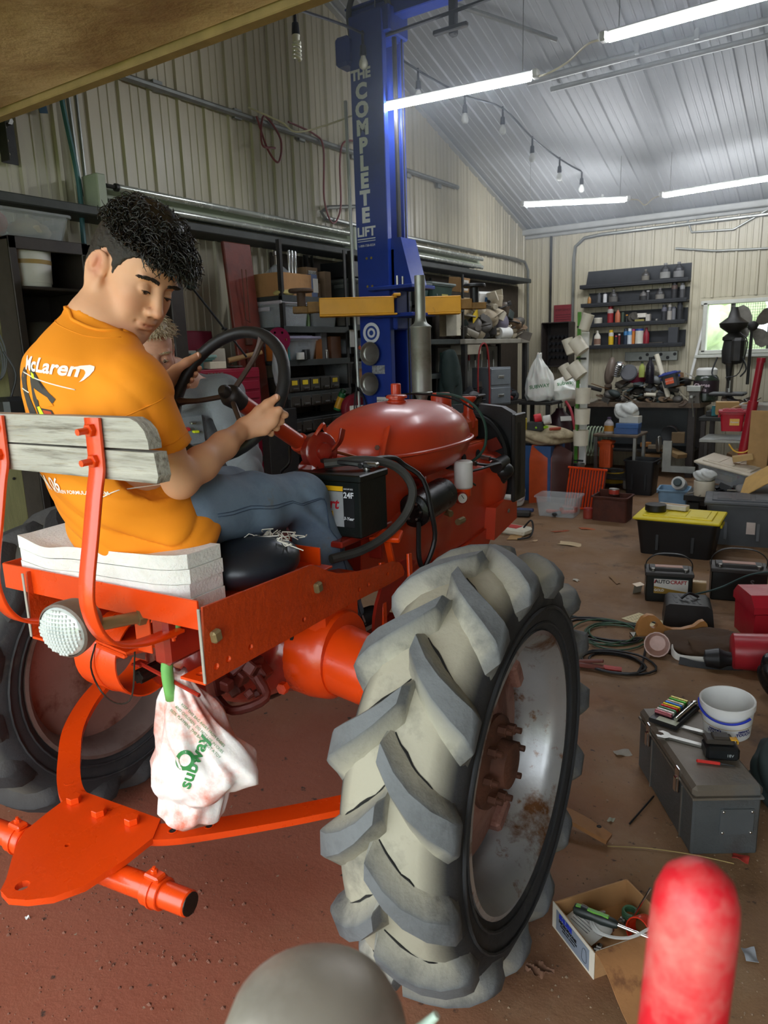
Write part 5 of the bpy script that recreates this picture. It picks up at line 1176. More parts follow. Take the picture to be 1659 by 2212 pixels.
s.cone(shR,hemR,.069,.062,k=.03).cone(shL,hemL,.068,.062,k=.03)
# openings: neck, sleeve ends, lower hem
nd=Vector((.34,.36,.87)).normalized();npnt=np.array((-.018,-.395,1.617))
s.cut(lambda p:(p-npnt)@np.array(nd),.004)
for sh,hm in ((shR,hemR),(shL,hemL)):
 dd=np.array((hm-sh).normalized());h_=np.array(hm)
 s.cut(lambda p,dd=dd,h_=h_,sh=sh:np.where(np.linalg.norm(p-h_,axis=-1)<.12,(p-h_)@dd,-.1),0)
s.cut(lambda p:1.065+.05*np.clip((p[...,1]+.2)*2,0,.3)-p[...,2],0)
def folds(p):
 x,y,z=p[:,0],p[:,1],p[:,2];lo=np.clip((1.34-z)/.2,0,1);cr=lambda a,q:1-2*np.abs(np.sin(a))**q;d=.0085*lo*cr(z*23+(x-y)*9+1.6*np.sin(x*9)+1.2*np.sin(y*11+1),.6)+.003*lo*cr(z*41+(x-y)*19+2*np.sin(x*12),.6)
 ua=np.exp(-(((p-np.array((.12,-.40,1.38)))/np.array((.09,.12,.09)))**2).sum(1));d+=.010*ua*cr((x+y)*34+z*38+np.sin(z*25),.6)
 up_=np.clip((z-1.42)/.1,0,1);d+=.0028*up_*cr(x*24+z*38+2*np.sin(y*18),.8);sl=np.exp(-(((p-np.array(hemR))/.08)**2).sum(1));return d+.003*sl*np.sin(z*90+x*50)
s.displace(folds)
V,F=s.mesh(1);b=MB();b.add(V,F);shirt=b.build('t_shirt',M_shirt,YM,fr=FR,ang=180)
# collar band and seams
b=MB();nx=Vector((1,0,0));nx=(nx-nd*nx.dot(nd)).normalized();ny=nd.cross(nx);stree=BVHTree.FromPolygons([tuple(v) for v in V],F)
def seam(pts,r,name,off=.001):
 out=[]
 for p in pts:
  h_=stree.find_nearest(Vector(p));out.append(h_[0]+h_[1]*off)
 q=MB();q.tube(out,r,5,sub=2);q.build(name,M_shirt,YM,fr=FR,ang=180)
seam([Vector(npnt)+nx*.105*math.cos(a)+ny*.105*math.sin(a)-nd*.004 for a in [R(k*15) for k in range(25)]],.0045,'collar_band',0)
seam([Vector(npnt)+nx*.12*math.cos(a)+ny*.12*math.sin(a)-nd*.028 for a in [R(k*15) for k in range(25)]],.0012,'collar_seam',0)
dR=(hemR-shR).normalized();e1=dR.cross(Vector((0,1,0))).normalized();e2=dR.cross(e1)
seam([shR+dR*.035+e1*.074*math.cos(a)+e2*.074*math.sin(a) for a in [R(k*15) for k in range(25)]],.0014,'shoulder_seam',.0)
seam([hemR-dR*.020+e1*.1*math.cos(a)+e2*.1*math.sin(a) for a in [R(k*15) for k in range(25)]],.0012,'sleeve_hem',0)
# print on the back
M_pr=mat('white_print','#f0e9dc',.7,var=.03);M_prd=mat('dark_print','#3a332e',.7,var=.2);M_pry=mat('yellow_print','#d7e01f',.7);M_prr=mat('red_print','#b8431b',.7)
camL=TO.inverted() @ CAM
def pix_on(px,py):
 d=(TO.to_3x3().inverted() @ ray(px,py)).normalized();h_=stree.ray_cast(camL,d);return h_[0] if h_[0] is not None else camL+d*1.6
BN=Vector((.16,1,-.05)).normalized()
def back_frame(p,rot=0):
 z=-BN;x=Vector((0,0,1)).cross(z).normalized();y=z.cross(x);return Matrix(((x.x,y.x,z.x,p[0]),(x.y,y.y,z.y,p[1]),(x.z,y.z,z.z,p[2]),(0,0,0,1))) @ Matrix.Rotation(R(rot),4,'Z')
def bprint(s_,size,px,py,m,bold=.0,sx=1.0,verts=None,off=.0022,rot=0,align=None,cuts=2,shear=0):
 p=pix_on(px,py);return project(YM,s_,size,back_frame(p,rot),BN,m,bold=bold,off=off,tree=stree,sx=sx,fr=FR,verts=verts,cuts=cuts,shear=shear)
def poly(pts):return [(x,y,0) for x,y in pts],[tuple(range(len(pts)))]
bprint('McLaren',.040,96,792,M_pr,.0011,1.0,rot=-7)
ou=[(0,0),(.012,.008),(.026,.010),(.036,.006),(.039,-.004),(.034,-.016),(.024,-.027),(.016,-.033)];ii=[(.0005,-.0012),(.012,.001),(.02,-.002),(.0235,-.007),(.0245,-.012),(.0225,-.020),(.019,-.027),(.0155,-.0335)]
bprint('',1,154,797,M_pr,verts=([(x*1.1,y*.8,0) for x,y in ou]+[(x*1.1,y*.8,0) for x,y in ii],[(k,8+k,9+k,k+1) for k in range(7)]))
ln=lambda L_,t:poly([(-L_/2,-t),(L_/2,-t),(L_/2,t),(-L_/2,t)])
def line(p0,p1,t=.0011,m=None,nm='printed_line'):
 a,c=pix_on(*p0),pix_on(*p1);out=[]
 for k in range(13):
  q=a.lerp(c,k/12);h_=stree.ray_cast(q-BN*.4,BN);
  if h_[0] is not None:out.append(h_[0]-BN*.0016)
 if len(out)>2:qb=MB();qb.strip(out,[tuple(Vector((0,0,1)))],t*2,.0012,sub=1);qb.build(nm,m or M_pr,YM,fr=FR,ang=180)
line((52,803),(164,842));line((50,838),(64,848))
for pts_,m_ in (([(-.10,.06),(-.085,.09),(-.06,.075),(-.055,.02),(-.04,-.05),(-.10,-.06)],M_prd),([(-.03,.095),(-.02,.10),(-.018,.05),(.05,.02),(.075,.0),(.06,-.012),(.0,.005),(-.02,-.05),(-.032,-.05)],M_prd),
                 ([(-.012,.03),(.045,.005),(.062,-.018),(.03,-.022),(-.005,.0)],M_shirt),([(.0,-.025),(.045,-.03),(.05,-.045),(.0,-.045)],M_prd),([(.005,-.03),(.04,-.034),(.042,-.041),(.006,-.041)],M_prr),([(-.02,-.022),(-.004,-.02),(.004,-.045),(-.02,-.048)],M_pry),([(-.022,.075),(-.004,.068),(-.002,.055),(-.02,.058)],M_pry)):
 bprint('',1,84,862,m_,verts=poly([(x*.62,y*.75) for x,y in pts_[::-1]]),off=.0018+.0004*(m_ is not M_prd))
bprint('M',.05,103,1043,M_pr,.0008,.8);bprint('06',.042,119,1047,M_pr,.0006,.8)
bprint('McLAREN FORMULA 1 TEAM',.0115,164,1064,M_pr,.0002,.95)
line((104,1074),(200,1084))
# jeans and shoes
s=SDF((-.30,-.45,.60),(.28,.50,1.25),.0058)
hipR,knR,anR=Vector((.065,-.25,1.15)),Vector((.105,.155,1.115)),Vector((.128,.295,.73));hipL,knL,anL=Vector((-.13,-.24,1.15)),Vector((-.20,.19,1.11)),Vector((-.16,.33,.72))
s.ell((-.03,-.27,1.14),(.165,.13,.075),k=.04)
for hp,kn,an in ((hipR,knR,anR),(hipL,knL,anL)):
 s.cone(hp,hp.lerp(kn,.5),.092,.082,k=.03).cone(hp.lerp(kn,.5),kn,.082,.070,k=.03).cone(kn,kn.lerp(an,.4),.069,.070,k=.03).cone(kn.lerp(an,.4),an,.070,.070,k=.02)
s.cut(lambda p:.715-p[...,2],0)
def jf(p):
 x,y,z=p[:,0],p[:,1],p[:,2];kb=np.exp(-((y-.12)**2+(z-1.06)**2)/.006);d=.006*kb*np.sin(y*75+z*85)+.0022*np.sin(y*38+z*60+x*25+2*np.sin(y*9))
 c=np.clip((.95-z)/.1,0,1);return d+.0045*c*np.sin(z*85+x*40+y*20)
s.displace(jf);V,F=s.mesh(1);b=MB();b.add(V,F);b.build('jeans',M_jean,YM,fr=FR,ang=180);jt=BVHTree.FromPolygons([tuple(v) for v in V],F)
for off_ in (.0,.012):
 out=[]
 for k in range(16):
  t=k/15;p=(hipR.lerp(knR,t*2) if t<.5 else knR.lerp(anR,t*2-1))+Vector((.14,-.0,-.0+off_));h_=jt.find_nearest(p);out.append(h_[0]+h_[1]*.0006)
 b=MB();b.tube(out,.0014,4,sub=2);b.build('seam',mat('denim_seam','#3a4a60',.8),YM,fr=FR,ang=180)
for an,sx in ((anR,1),(anL,-1)):
 s=SDF((an.x-.09,an.y-.12,.60),(an.x+.09,an.y+.26,.80),.006);s.cone((an.x,an.y-.02,.668),(an.x+sx*.015,an.y+.16,.66),.042,.036,k=.02,sq=((0,0,1),.8)).cone((an.x,an.y,.68),(an.x,an.y-.01,.75),.042,.044,k=.03);s.cut(lambda p:.635-p[...,2],0)
 V,F=s.mesh(1);b=MB();b.add(V,F);sh=b.build('shoe',mat('dark_shoe','#26262b',.7,var=.15,bump=.05),YM,fr=FR,ang=180)
 b=MB();b.prism([(an.x-.038,an.y-.055),(an.x+.038,an.y-.055),(an.x+.04,an.y+.1),(an.x+.03+sx*.015,an.y+.19),(an.x-.03+sx*.015,an.y+.19),(an.x-.04,an.y+.1)],.018,Matrix.Translation((0,0,.631)));b.build('sole',M_white,sh,fr=FR)
 for k in range(3):q=MB();q.strip([(an.x+sx*.045,an.y+.03+k*.02,.66),(an.x+sx*.043,an.y+.015+k*.02,.695)],(0,1,0),.007,.002,sub=1);q.build('stripe',M_white,sh,fr=FR)
# ------------------------------------------------------------------ older man beyond the wheel
OM=thing('person','older grey haired man in a grey work shirt bending behind the steering wheel','person',M=TO @ at((-.95,.75,0)))
HO_=head_matrix((-.725,.392,1.535),(.85,-.53),R(14),R(-4))
s=SDF((-1.35,-.02,.92),(-.30,1.15,1.80),.0048)
to_sdf(head_sdf(.0035,True),HO_,s,.004)
n2=Vector((-.78,.54,1.43));s.cone(n2,HO_ @ Vector((0,-.03,-.05)),.062,.056,k=.03)
s.cone((-.88,.70,1.05),n2,.13,.10,k=.05)
oshR,oshL=Vector((-.93,.44,1.38)),Vector((-.66,.68,1.38));s.cone(oshR,oshL,.065,.065,k=.04)
oeR,oeL=Vector((-.90,.26,1.14)),Vector((-.48,.58,1.14));owR,owL=Vector((-.70,.16,1.02)),Vector((-.34,.46,1.03))
for a,c,d in ((oshR,oeR,owR),(oshL,oeL,owL)):s.cone(a,c,.052,.040,k=.03).cone(c,d,.038,.026,k=.02)
hand_sdf(s,owR,owR+Vector((.075,.03,-.01)),(0,0,-1),(.5,.8,0),1.0,.015);s.chain([owR,owR+Vector((.035,.0,.02)),owR+Vector((.07,-.0,.035))],[.016,.013,.0095],k=.008)
hand_sdf(s,owL,owL+Vector((.04,-.03,-.01)),(0,0,-1),(.5,.8,0),1.0,.015)
V,F=s.mesh(1);BODY=(V,F);b=MB();b.add(V,F);b.build('body',M_skin2,OM,fr=FR,ang=180,attr=('blush',blush_of(V,HO_)))
M_gh=mat('grey_blond_hair','#b3a287',.55,var=.25,scale=60,bump=.1)
face_bits(OM,HO_,FR,M_iris,True,M_gh,gaze=(.1,-.2),VF=BODY)
hs=SDF((-.12,-.15,-.08),(.12,.13,.17),.0045);hs.ell((0,-.016,.055),(.084,.106,.099),k=.02).ell((0,.03,.05),(.072,.064,.082),k=.03).ell((0,-.05,-.005),(.072,.068,.064),k=.03);hs.cut(lambda p:np.where(p[...,1]>.03,.082-p[...,2],np.where(p[...,1]>-.03,.02-p[...,2],-.055-p[...,2])),0);V,F=hs.mesh(1);b=MB();b.add(V,F,0,HO_);b.build('hair',M_gh,OM,fr=FR,ang=180)
def root3(rr):
 while True:
  v=rr.normal(size=3);v /= np.linalg.norm(v)
  if v[2]>.1:p=np.array([v[0]*.079,v[1]*.098-.016,v[2]*.093+.055]);
  else:continue
  if p[2]>.085 or v[1]<-.1:break
 return p,np.array([v[0]+.35,v[1]*.9+.3,v[2]*.25]),1.0
b=curls(root3,900,.036,.0020,5,.004,6);b.build('loose_hair',M_gh,OM,fr=FR @ HO_,ang=180)
M_gs=mat('grey_work_shirt','#74797e',.85,var=.1,scale=5,bump=.1,bscale=200)
s=SDF((-1.3,.06,.88),(-.30,1.05,1.55),.0075)
s.cone((-.90,.74,1.02),(-.86,.66,1.2),.165,.165,k=.05).cone((-.86,.66,1.2),(-.79,.56,1.38),.165,.12,k=.06).cone(oshR,oshL,.078,.078,k=.04)
for a,c in ((oshR,oeR),(oshL,oeL)):s.cone(a,c,.074,.062,k=.03)
for c,d in ((oeR,owR),(oeL,owL)):s.cone(c,c.lerp(d,.85),.060,.05,k=.02)
dn=np.array(Vector((.2,-.25,.95)).normalized());pn=np.array(n2)+np.array((0.0,0,.02));s.cut(lambda p:(p-pn)@dn,.005)
s.displace(lambda p:.006*np.sin(p[:,2]*45+p[:,0]*30+2*np.sin(p[:,1]*14))+.004*np.sin((p[:,0]-p[:,1])*70));V,F=s.mesh(1);b=MB();b.add(V,F);os_=b.build('work_shirt',M_gs,OM,fr=FR,ang=180);ot=BVHTree.FromPolygons([tuple(v) for v in V],F)
def on_shirt(px,py):
 d=(TO.to_3x3().inverted() @ ray(px,py)).normalized();h_=ot.ray_cast(camL,d);return (h_[0],h_[1]) if h_[0] is not None else (camL+d*2.5,-d)
p,n_=on_shirt(412,930);M=frame(p,n_,(1,0,0))
b=MB();b.box((0,0,.004),(.10,.11,.008),ch=.003,M=M);b.build('chest_pocket',M_gs,OM,fr=FR)
for px,py,m_,sz in ((403,925,mat('red_pen','#b5202a',.4),(.018,.01,.05)),(420,932,M_pry,(.022,.01,.035)),(412,912,M_steel,(.02,.008,.05))):
 p,n_=on_shirt(px,py);b=MB();b.box((0,0,.014),sz,M=frame(p,n_,(1,0,0)),ch=.002);b.build('pocket_pen',m_,OM,fr=FR)
s=SDF((-1.3,.45,.08),(-.6,1.15,1.15),.011)
for q,fx,fy in ((-.13,-1.05,.72),(.10,-.86,.86)):
 s.cone((-.90+q*.7,.76,.98),(fx+.02,fy-.02,.52),.10,.07,k=.03).cone((fx+.02,fy-.02,.52),(fx,fy,.12),.068,.058,k=.03)
s.ell((-.90,.75,.98),(.17,.14,.12),k=.04);V,F=s.mesh(1);b=MB();b.add(V,F);b.build('jeans',M_jean,OM,fr=FR,ang=180)
for fx,fy in ((-1.05,.72),(-.86,.86)):
 s=SDF((fx-.12,fy-.22,-.01),(fx+.2,fy+.1,.16),.009);s.cone((fx,fy,.05),(fx+.06,fy-.13,.04),.045,.04,k=.02).cone((fx,fy,.05),(fx,fy,.12),.045,.05,k=.02);s.cut(lambda p:.003-p[...,2],0);V,F=s.mesh(1);b=MB();b.add(V,F);b.build('boot',M_black,OM,fr=FR,ang=180)
# ================================================================== STORAGE ALONG THE WALLS
def C(h,rough=.5,**k):return mat('c_'+h.lstrip('#')+('_%d' % int(rough*100)),h,rough,var=k.pop('var',.12),bump=k.pop('bump',.03),**k)
M_clear=mat('milky_clear_plastic','#c3c9cc',.3,var=.05,bump=0,alpha=.32,rvar=.05)
M_paper=mat('paper','#d8d2c0',.85,var=.08)
M_labelw=mat('white_label','#d6d4cc',.6,var=.05)
def shell(b,sx,sy,sz,taper=.85,t=.004,rim=.012,mi=0,rimw=.012):
 """open tapered box standing on z=0, centred"""
 def ringp(kx,z,ins=0):
  x,y=sx/2*kx-ins,sy/2*kx-ins;r=min(x,y)*.2
  pts=[]
  for cx,cy,a0 in ((x-r,y-r,0),(-x+r,y-r,90),(-x+r,-y+r,180),(x-r,-y+r,270)):
   for k in range(4):a=R(a0+k*30);pts.append((cx+r*math.cos(a),cy+r*math.sin(a),z))
  return pts
 rings=[ringp(taper,0),ringp(1,sz-rim),ringp(1,sz-rim,-rimw),ringp(1,sz,-rimw),ringp(1,sz,t),ringp(taper,t,t)]
 V=sum(rings,[]);n=16;F=[(i*n+j,i*n+(j+1) % n,(i+1)*n+(j+1) % n,(i+1)*n+j) for i in range(5) for j in range(n)]+[tuple(range(n))[::-1],tuple(5*n+j for j in range(n))]
 return b.add(V,F,mi)
def tote(label,M,sx,sy,sz,m,lid=None,taper=.86,name='storage_tote',handles=True,lab=None,group=None,ribs=True):
 t=thing(name,label,'bin',M=M,group=group);b=MB();shell(b,sx,sy,sz,taper);b.build('tub',m,t,ang=35)
 if ribs:
  for x_ in (-.22,.22):
   for s_ in (-1,1):q=MB();q.box((x_*sx,s_*sy*.5*(taper+1)/2,sz*.45),(.025,.012,sz*.6),rot=(s_*math.degrees(math.atan((1-taper)*sy/2/sz)),0,0),ch=.003);q.build('rib',m,t)
 if lid:
  b=MB();b.box((0,0,sz+.008),(sx+.04,sy+.04,.022),ch=.008);b.box((0,0,sz+.022),(sx*.86,sy*.8,.012),ch=.005);l_=b.build('lid',lid,t)
  for k in range(3):q=MB();q.box(((k-1)*sx*.26,0,sz+.029),(sx*.2,sy*.62,.006),ch=.003);q.build('lid_panel',lid,l_)
 if handles:
  for s_ in (-1,1):q=MB();q.box((s_*(sx/2+.012),0,sz-.035),(.016,sy*.35,.03),ch=.005);q.build('handle',lid or m,t)
 if lab:q=MB();q.box((lab[0]*sx,-sy/2*(.93)-.004,sz*.5),(lab[1],.003,lab[2]),rot=(-4,0,0),ch=.0005);q.build('label',lab[3],t)
 return t
def carton(label,M,sx,sy,sz,m=None,opened=False,text=None,group=None,lab=None,name='cardboard_box'):
 m=m or M_card;t=thing(name,label,'box',M=M,group=group);b=MB()
 if opened:
  w_=.004
  b.box((0,0,w_),(sx,sy,w_*2),ch=.001)
  for s_ in (-1,1):b.box((s_*sx/2,0,sz/2),(w_,sy,sz),ch=.001);b.box((0,s_*sy/2,sz/2),(sx,w_,sz),ch=.001)
 else:b.box((0,0,sz/2),(sx,sy,sz),ch=.003)
 b.build('body',m,t)
 if not opened:q=MB();q.box((0,0,sz+.0004),(sx*.98,.04,.001),ch=0);q.build('tape',mat('parcel_tape','#b99a6a',.3),t)
 else:
  for s_ in (-1,1):q=MB();q.box((s_*(sx/2+sx*.15),0,sz+.02),(sx*.34,sy*.98,.004),rot=(0,s_*-20,0),ch=.001);q.build('flap',m,t)
 if lab:q=MB();q.box((lab[0],-sy/2-.0008,lab[1]),(lab[2],.0015,lab[3]),ch=0);q.build('label',M_labelw,t)
 if text:
  for k,s_ in enumerate(text):letters(t,s_,.022,Matrix(((1,0,0,lab[0] if lab else 0),(0,0,-1,-sy/2-.002),(0,1,0,(lab[1] if lab else sz*.6)+.02-k*.026),(0,0,0,1))),M_black)
 return t
def lathe_thing(name,label,cat,M,parts,group=None,n=16):
 t=thing(name,label,cat,M=M,group=group)
 for nm,prof,m in parts:b=MB();b.lathe(prof,n,None);b.build(nm,m,t,ang=35)
 return t
def can(label,M,r,h,m,lab=None,cap=None,group=None,name='tin_can',cat='can'):
 ps=[('body',[(r*.98,0),(r,.003),(r,h-.003),(r*.97,h),(r*.9,h-.002),(.001,h-.002)],m)]
 if lab:ps.append(('label',[(r+.0008,h*.12),(r+.0008,h*.88)],lab))
 if cap:ps.append(('cap',[(r*.6,h),(r*.62,h+.03),(r*.5,h+.036),(.001,h+.036)],cap))
 return lathe_thing(name,label,cat,M,ps,group)
def spray(label,M,r,h,m,cap,lab=None,group=None,name='spray_can'):
 return lathe_thing(name,label,'spray can',M,[('body',[(r*.95,0),(r,.004),(r,h*.8),(r*.6,h*.88),(r*.45,h*.9),(.001,h*.9)],m),('cap',[(r*.78,h*.83),(r*.8,h*.98),(r*.7,h),(.001,h)],cap)]+([('label',[(r+.0007,h*.1),(r+.0007,h*.62)],lab)] if lab else []),group)
def bottle(label,M,r,h,m,cap,lab=None,group=None,flat=.6,neck=.35,name='bottle'):
 t=thing(name,label,'bottle',M=M,group=group);b=MB();b.lathe([(r*.9,0),(r,.008),(r,h*.58),(r*.9,h*.68),(r*neck,h*.86),(r*neck,h*.93),(.001,h*.93)],16,sq=flat);b.build('body',m,t,ang=50)
 b=MB();b.lathe([(r*neck*1.15,h*.9),(r*neck*1.15,h),(.001,h)],12);b.build('cap',cap,t)
 if lab:b=MB();b.lathe([(r+.001,h*.15),(r+.001,h*.5)],16,sq=flat*1.01);b.build('label',lab,t)
 return t
def blob(name,label,cat,M,r,m,seed=1,res=.012,amp=.012,group=None,parts=((0,0,0,1),),flatz=True,kind=None):
 """soft heap: blended ellipsoids with folds"""
 mx=max(r)*1.6;s_=SDF((-mx,-mx,-.01),(mx,mx,r[2]*2.4),res);g=np.random.default_rng(seed)
 for (x_,y_,z_,k) in parts:s_.ell((x_,y_,r[2]*.9*k+z_),(r[0]*k,r[1]*k,r[2]*k),(0,0,g.uniform(-20,20)),.03)
 ph=g.uniform(0,6,6);s_.displace(lambda p:amp*(.6*np.sin(p[:,0]*3.1/r[0]+p[:,2]*2/r[2]+ph[0])*np.sin(p[:,1]*4/r[1]+ph[1])+.4*(1-2*np.abs(np.sin(p[:,0]*3/r[0]-p[:,1]*2.5/r[1]+p[:,2]*3/r[2]+ph[2])))));s_.cut(lambda p:.002-p[...,2])
 V,F=s_.mesh(1);b=MB();b.add(V,F);t=thing(name,label,cat,M=M,group=group);b.build('body',m,t,ang=180);return t
XS=-3.45          # front of the shelves along the left wall
# ---- left end: post, lockers, tote
t=thing('timber_post','pale olive painted timber post at the left edge of the view','post',(-3.32,1.80,0));b=MB();b.box((0,0,1.1),(.05,.13,2.2),ch=.004);b.build('plank',mat('olive_timber','#7d7a52',.75,var=.15,bump=.08,stretch=(6,6,.6)),t);b=MB()
for z_ in (1.0,1.3,1.62,1.9):b.cyl((.024,.02,z_),(.028,.02,z_),.007,n=8)
b.build('nail_heads',M_dark,t,kind='stuff')
t=thing('cable_hank','grey cable hank hung on a hook at the olive post','cable',(-3.28,1.76,1.55));b=MB()
for k in range(6):b.tube([(.03+.004*k,-.02+.05*math.cos(a)+.008*k,.11*math.sin(a)+.01*(k % 3)) for a in [R(i*30) for i in range(12)]],.004,5,closed=True,sub=2)
b.build('loops',mat('grey_cable','#55585a',.5),t);b=MB();b.box((.01,0,.1),(.05,.05,.03));b.build('hook',M_black,t)
t=thing('drill_charger','black charger hung low on the olive post','charger',(-3.27,1.82,1.18));b=MB();b.box((.04,0,.1),(.09,.1,.2),ch=.02);b.tube([(.05,0,.2),(.06,.03,.3),(.04,.0,.4)],.005,6);b.build('body',M_black,t)
M_lock=mat('dark_brown_locker_steel','#3a332f',.5,.2,var=.15,bump=.03,col2='#2a2422',lo=.5,hi=.75)
def locker(y0,y1,lab,door_open,shelfz):
 t=thing('locker',lab,'locker',(XS-.2,(y0+y1)/2,0));w_=y1-y0;b=MB();b.box((-.19,0,1.06),(.01,w_,2.12));b.box((0,-w_/2+.006,1.06),(.4,.012,2.12));b.box((0,w_/2-.006,1.06),(.4,.012,2.12));b.box((0,0,2.11),(.4,w_,.02));b.box((0,0,.03),(.4,w_,.06));b.box((.195,-w_/2+.02,1.06),(.012,.04,2.12));b.box((.195,w_/2-.02,1.06),(.012,.04,2.12));b.box((.195,0,2.09),(.012,w_,.06));b.build('cabinet',M_lock,t)
 for z_ in shelfz:q=MB();q.box((0,0,z_),(.38,w_-.02,.015));q.build('shelf',M_lock,t)
 q=MB();dw=w_-.06
 if door_open:Mx=Matrix.Translation((.2,w_/2-.02,0)) @ Matrix.Rotation(R(70),4,'Z')
 else:Mx=Matrix.Translation((.205,w_/2-.02,0))
 q.box((0,-dw/2,1.06),(.018,dw,2.0),ch=.004,M=Mx);d_=q.build('door',M_lock,t)
 for k in range(6):q=MB();q.box((.012,-dw/2,1.95-k*.042),(.014,dw*.55,.016),rot=(0,30,0),ch=.003,M=Mx);q.build('louvre',M_lock,d_)
 q=MB();q.box((.014,-dw*.8,2.0),(.012,.03,.05),M=Mx);q.build('number_plate',M_steel,d_)
 return t
locker(2.04,2.47,'brown steel locker with its door open holding a white bucket',True,(1.885,1.5))
locker(2.49,2.94,'closed brown steel locker right of the open one',False,(1.5,))
t=lathe_thing('bucket','white plastic bucket with tan tape inside the open locker','bucket',at((XS-.13,2.2,1.893),20),[('pail',[(.10,0),(.105,.005),(.12,.19),(.126,.19),(.126,.205),(.118,.205),(.11,.02),(.001,.02)],M_white)],n=24)
b=MB();b.lathe([(.1155,.11),(.117,.13)],24,cap=(False,False));b.build('tape',mat('tan_tape','#a88a52',.5),t)
blob('duffel_bag','dark olive bag stuffed on the lower locker shelf','bag',at((XS-.17,2.25,1.508)),(.14,.15,.12),C('#3d3a30',.8),3,amp=.02)
tote('clear tote of red and tan rags on top of the lockers',at((XS-.2,2.16,2.121),90),.5,.34,.13,M_clear,None,ribs=False)
blob('rag_bundle','tan cloth bundle inside the clear tote on the lockers','cloth',at((XS-.15,2.25,2.13)),(.10,.1,.05),C('#b5a88c',.9),4,amp=.015)
blob('red_rag','dark red rag inside the clear tote on the lockers','cloth',at((XS-.16,2.06,2.13)),(.08,.07,.07),C('#9a2f33',.8),5,amp=.012)
t=thing('steel_post','dark brown square steel post left of the red tool chest','post',(XS+.02,2.98,0));b=MB();b.box((0,0,1.15),(.1,.1,2.3),ch=.006);b.build('shaft',M_lock,t);b=MB();b.box((0,0,.01),(.16,.16,.02));b.build('foot_plate',M_lock,t)
t=thing('inspection_pole','thin black pole with a round head leaning over the red tool chest','pole',(XS+.03,3.47,1.52));b=MB();b.tube([(0,.08,0),(-.12,-.22,.42)],.007,8,sub=1);b.build('rod',M_black,t)
b=MB();b.lathe([(.001,-.012),(.036,-.01),(.04,0),(.036,.012),(.001,.014)],20,frame((-.125,-.235,.45),(1,-.5,.25)));b.build('round_head',mat('dark_lens','#23302a',.2),t);b=MB();b.box((-.05,-.05,.18),(.03,.03,.012));b.build('latch',M_black,t)
# ---- red tool chest
M_chest=mat('crimson_chest_paint','#8f1030',.35,var=.08,bump=.01,coat=.2)
t=thing('tool_chest','crimson tool chest with open lid and a row of thin drawers','tool chest',(XS-.2,3.42,0));b=MB();b.box((0,0,1.27),(.36,.60,.36),ch=.008);ch_=b.build('cabinet',M_chest,t)
for k,(z0,hh) in enumerate(((1.41,.055),(1.335,.062),(1.268,.05),(1.214,.05),(1.160,.05),(1.108,.05))):
 q=MB();q.box((.184,0.0,z0),(.014,.55 if k else .57,hh-.006),ch=.003);d_=q.build('drawer',M_chest,t)
 if k:q=MB();q.box((.196,.03,z0+.008),(.012,.11,.008),ch=.002);q.build('handle',M_steel,d_)
 else:letters(d_,'REMLINE',.034,Matrix(((0,0,1,.1915),(1,0,0,-.12),(0,1,0,z0+.005),(0,0,0,1))),M_steel,.001);q=MB();q.box((.1925,-.12,z0-.016),(.002,.2,.004),ch=0);q.build('badge_bar',M_steel,d_)
b=MB();b.box((-.2,-.03,1.58),(.03,.56,.25),rot=(0,-6,0),ch=.006);b.box((-.18,-.03,1.60),(.03,.5,.2),rot=(0,-6,0),ch=.006);b.build('lid',mat('dark_crimson_lid','#6d0f28',.4,var=.1),t)
b=MB();b.box((0,0,.54),(.44,.66,1.08),ch=.01);rc=b.build('roller_cabinet',mat('dark_crimson_lid',''),t)
for k in range(4):q=MB();q.box((.225,0,.95-k*.23),(.014,.6,.2),ch=.004);q.build('drawer',M_chest,rc)
def clutter(items):
 for it in items:it()
t=tote('teal lidded plastic box on top of the tool chest',at((XS-.2,3.33,1.452),80),.17,.12,.07,C('#5f8f8c',.3),C('#86a9a3',.3),ribs=False,handles=False,name='plastic_box')
carton('small white carton at the front edge of the tool chest top',at((XS-.07,3.36,1.452),84),.13,.07,.045,C('#d9d0b8',.6))
carton('white and grey carton stacked behind the teal box',at((XS-.31,3.28,1.452),70),.2,.1,.12,C('#b9b6ac',.6))
carton('open white carton tilted against the tool chest lid',at((XS-.3,3.55,1.452),60),.18,.08,.13,C('#c9c2b0',.6))
for k,(dy,dz,a) in enumerate(((.13,0,20),(.2,.0,-30),(.17,.0,70))):
 t=thing('bench_tool',('flat steel spatula on the tool chest front','shiny pliers near the right end of the tool chest','dark file lying across the tool chest top')[k],'tool',M=at((XS-.12-.03*k,3.42+dy,1.455),a))
 b=MB();b.box((0,0,.006),(.16,.025,.008),ch=.003);b.build('blade',(M_steel,M_chrome,M_dark)[k],t);b=MB();b.box((-.1,0,.008),(.07,.02,.014),ch=.005);b.build('grip',(M_black,C('#8e2a22'),M_wood)[k],t)
t=thing('wooden_handle','pale wooden handle lying across the tool chest corner','handle',M=at((XS-.05,3.62,1.50),62));b=MB();b.cyl((-.12,0,0),(.12,0,.05),.018,.014,12,ch=.003);b.build('shaft',M_wood,t)
t=blob('clear_bag','long clear plastic bag hanging beside the tool chest','bag',at((XS+.04,3.86,1.29)),(.05,.07,.17),mat('hazy_bag','#b9bcc0',.25,var=.1,alpha=.6,bump=.2),9,amp=.012)
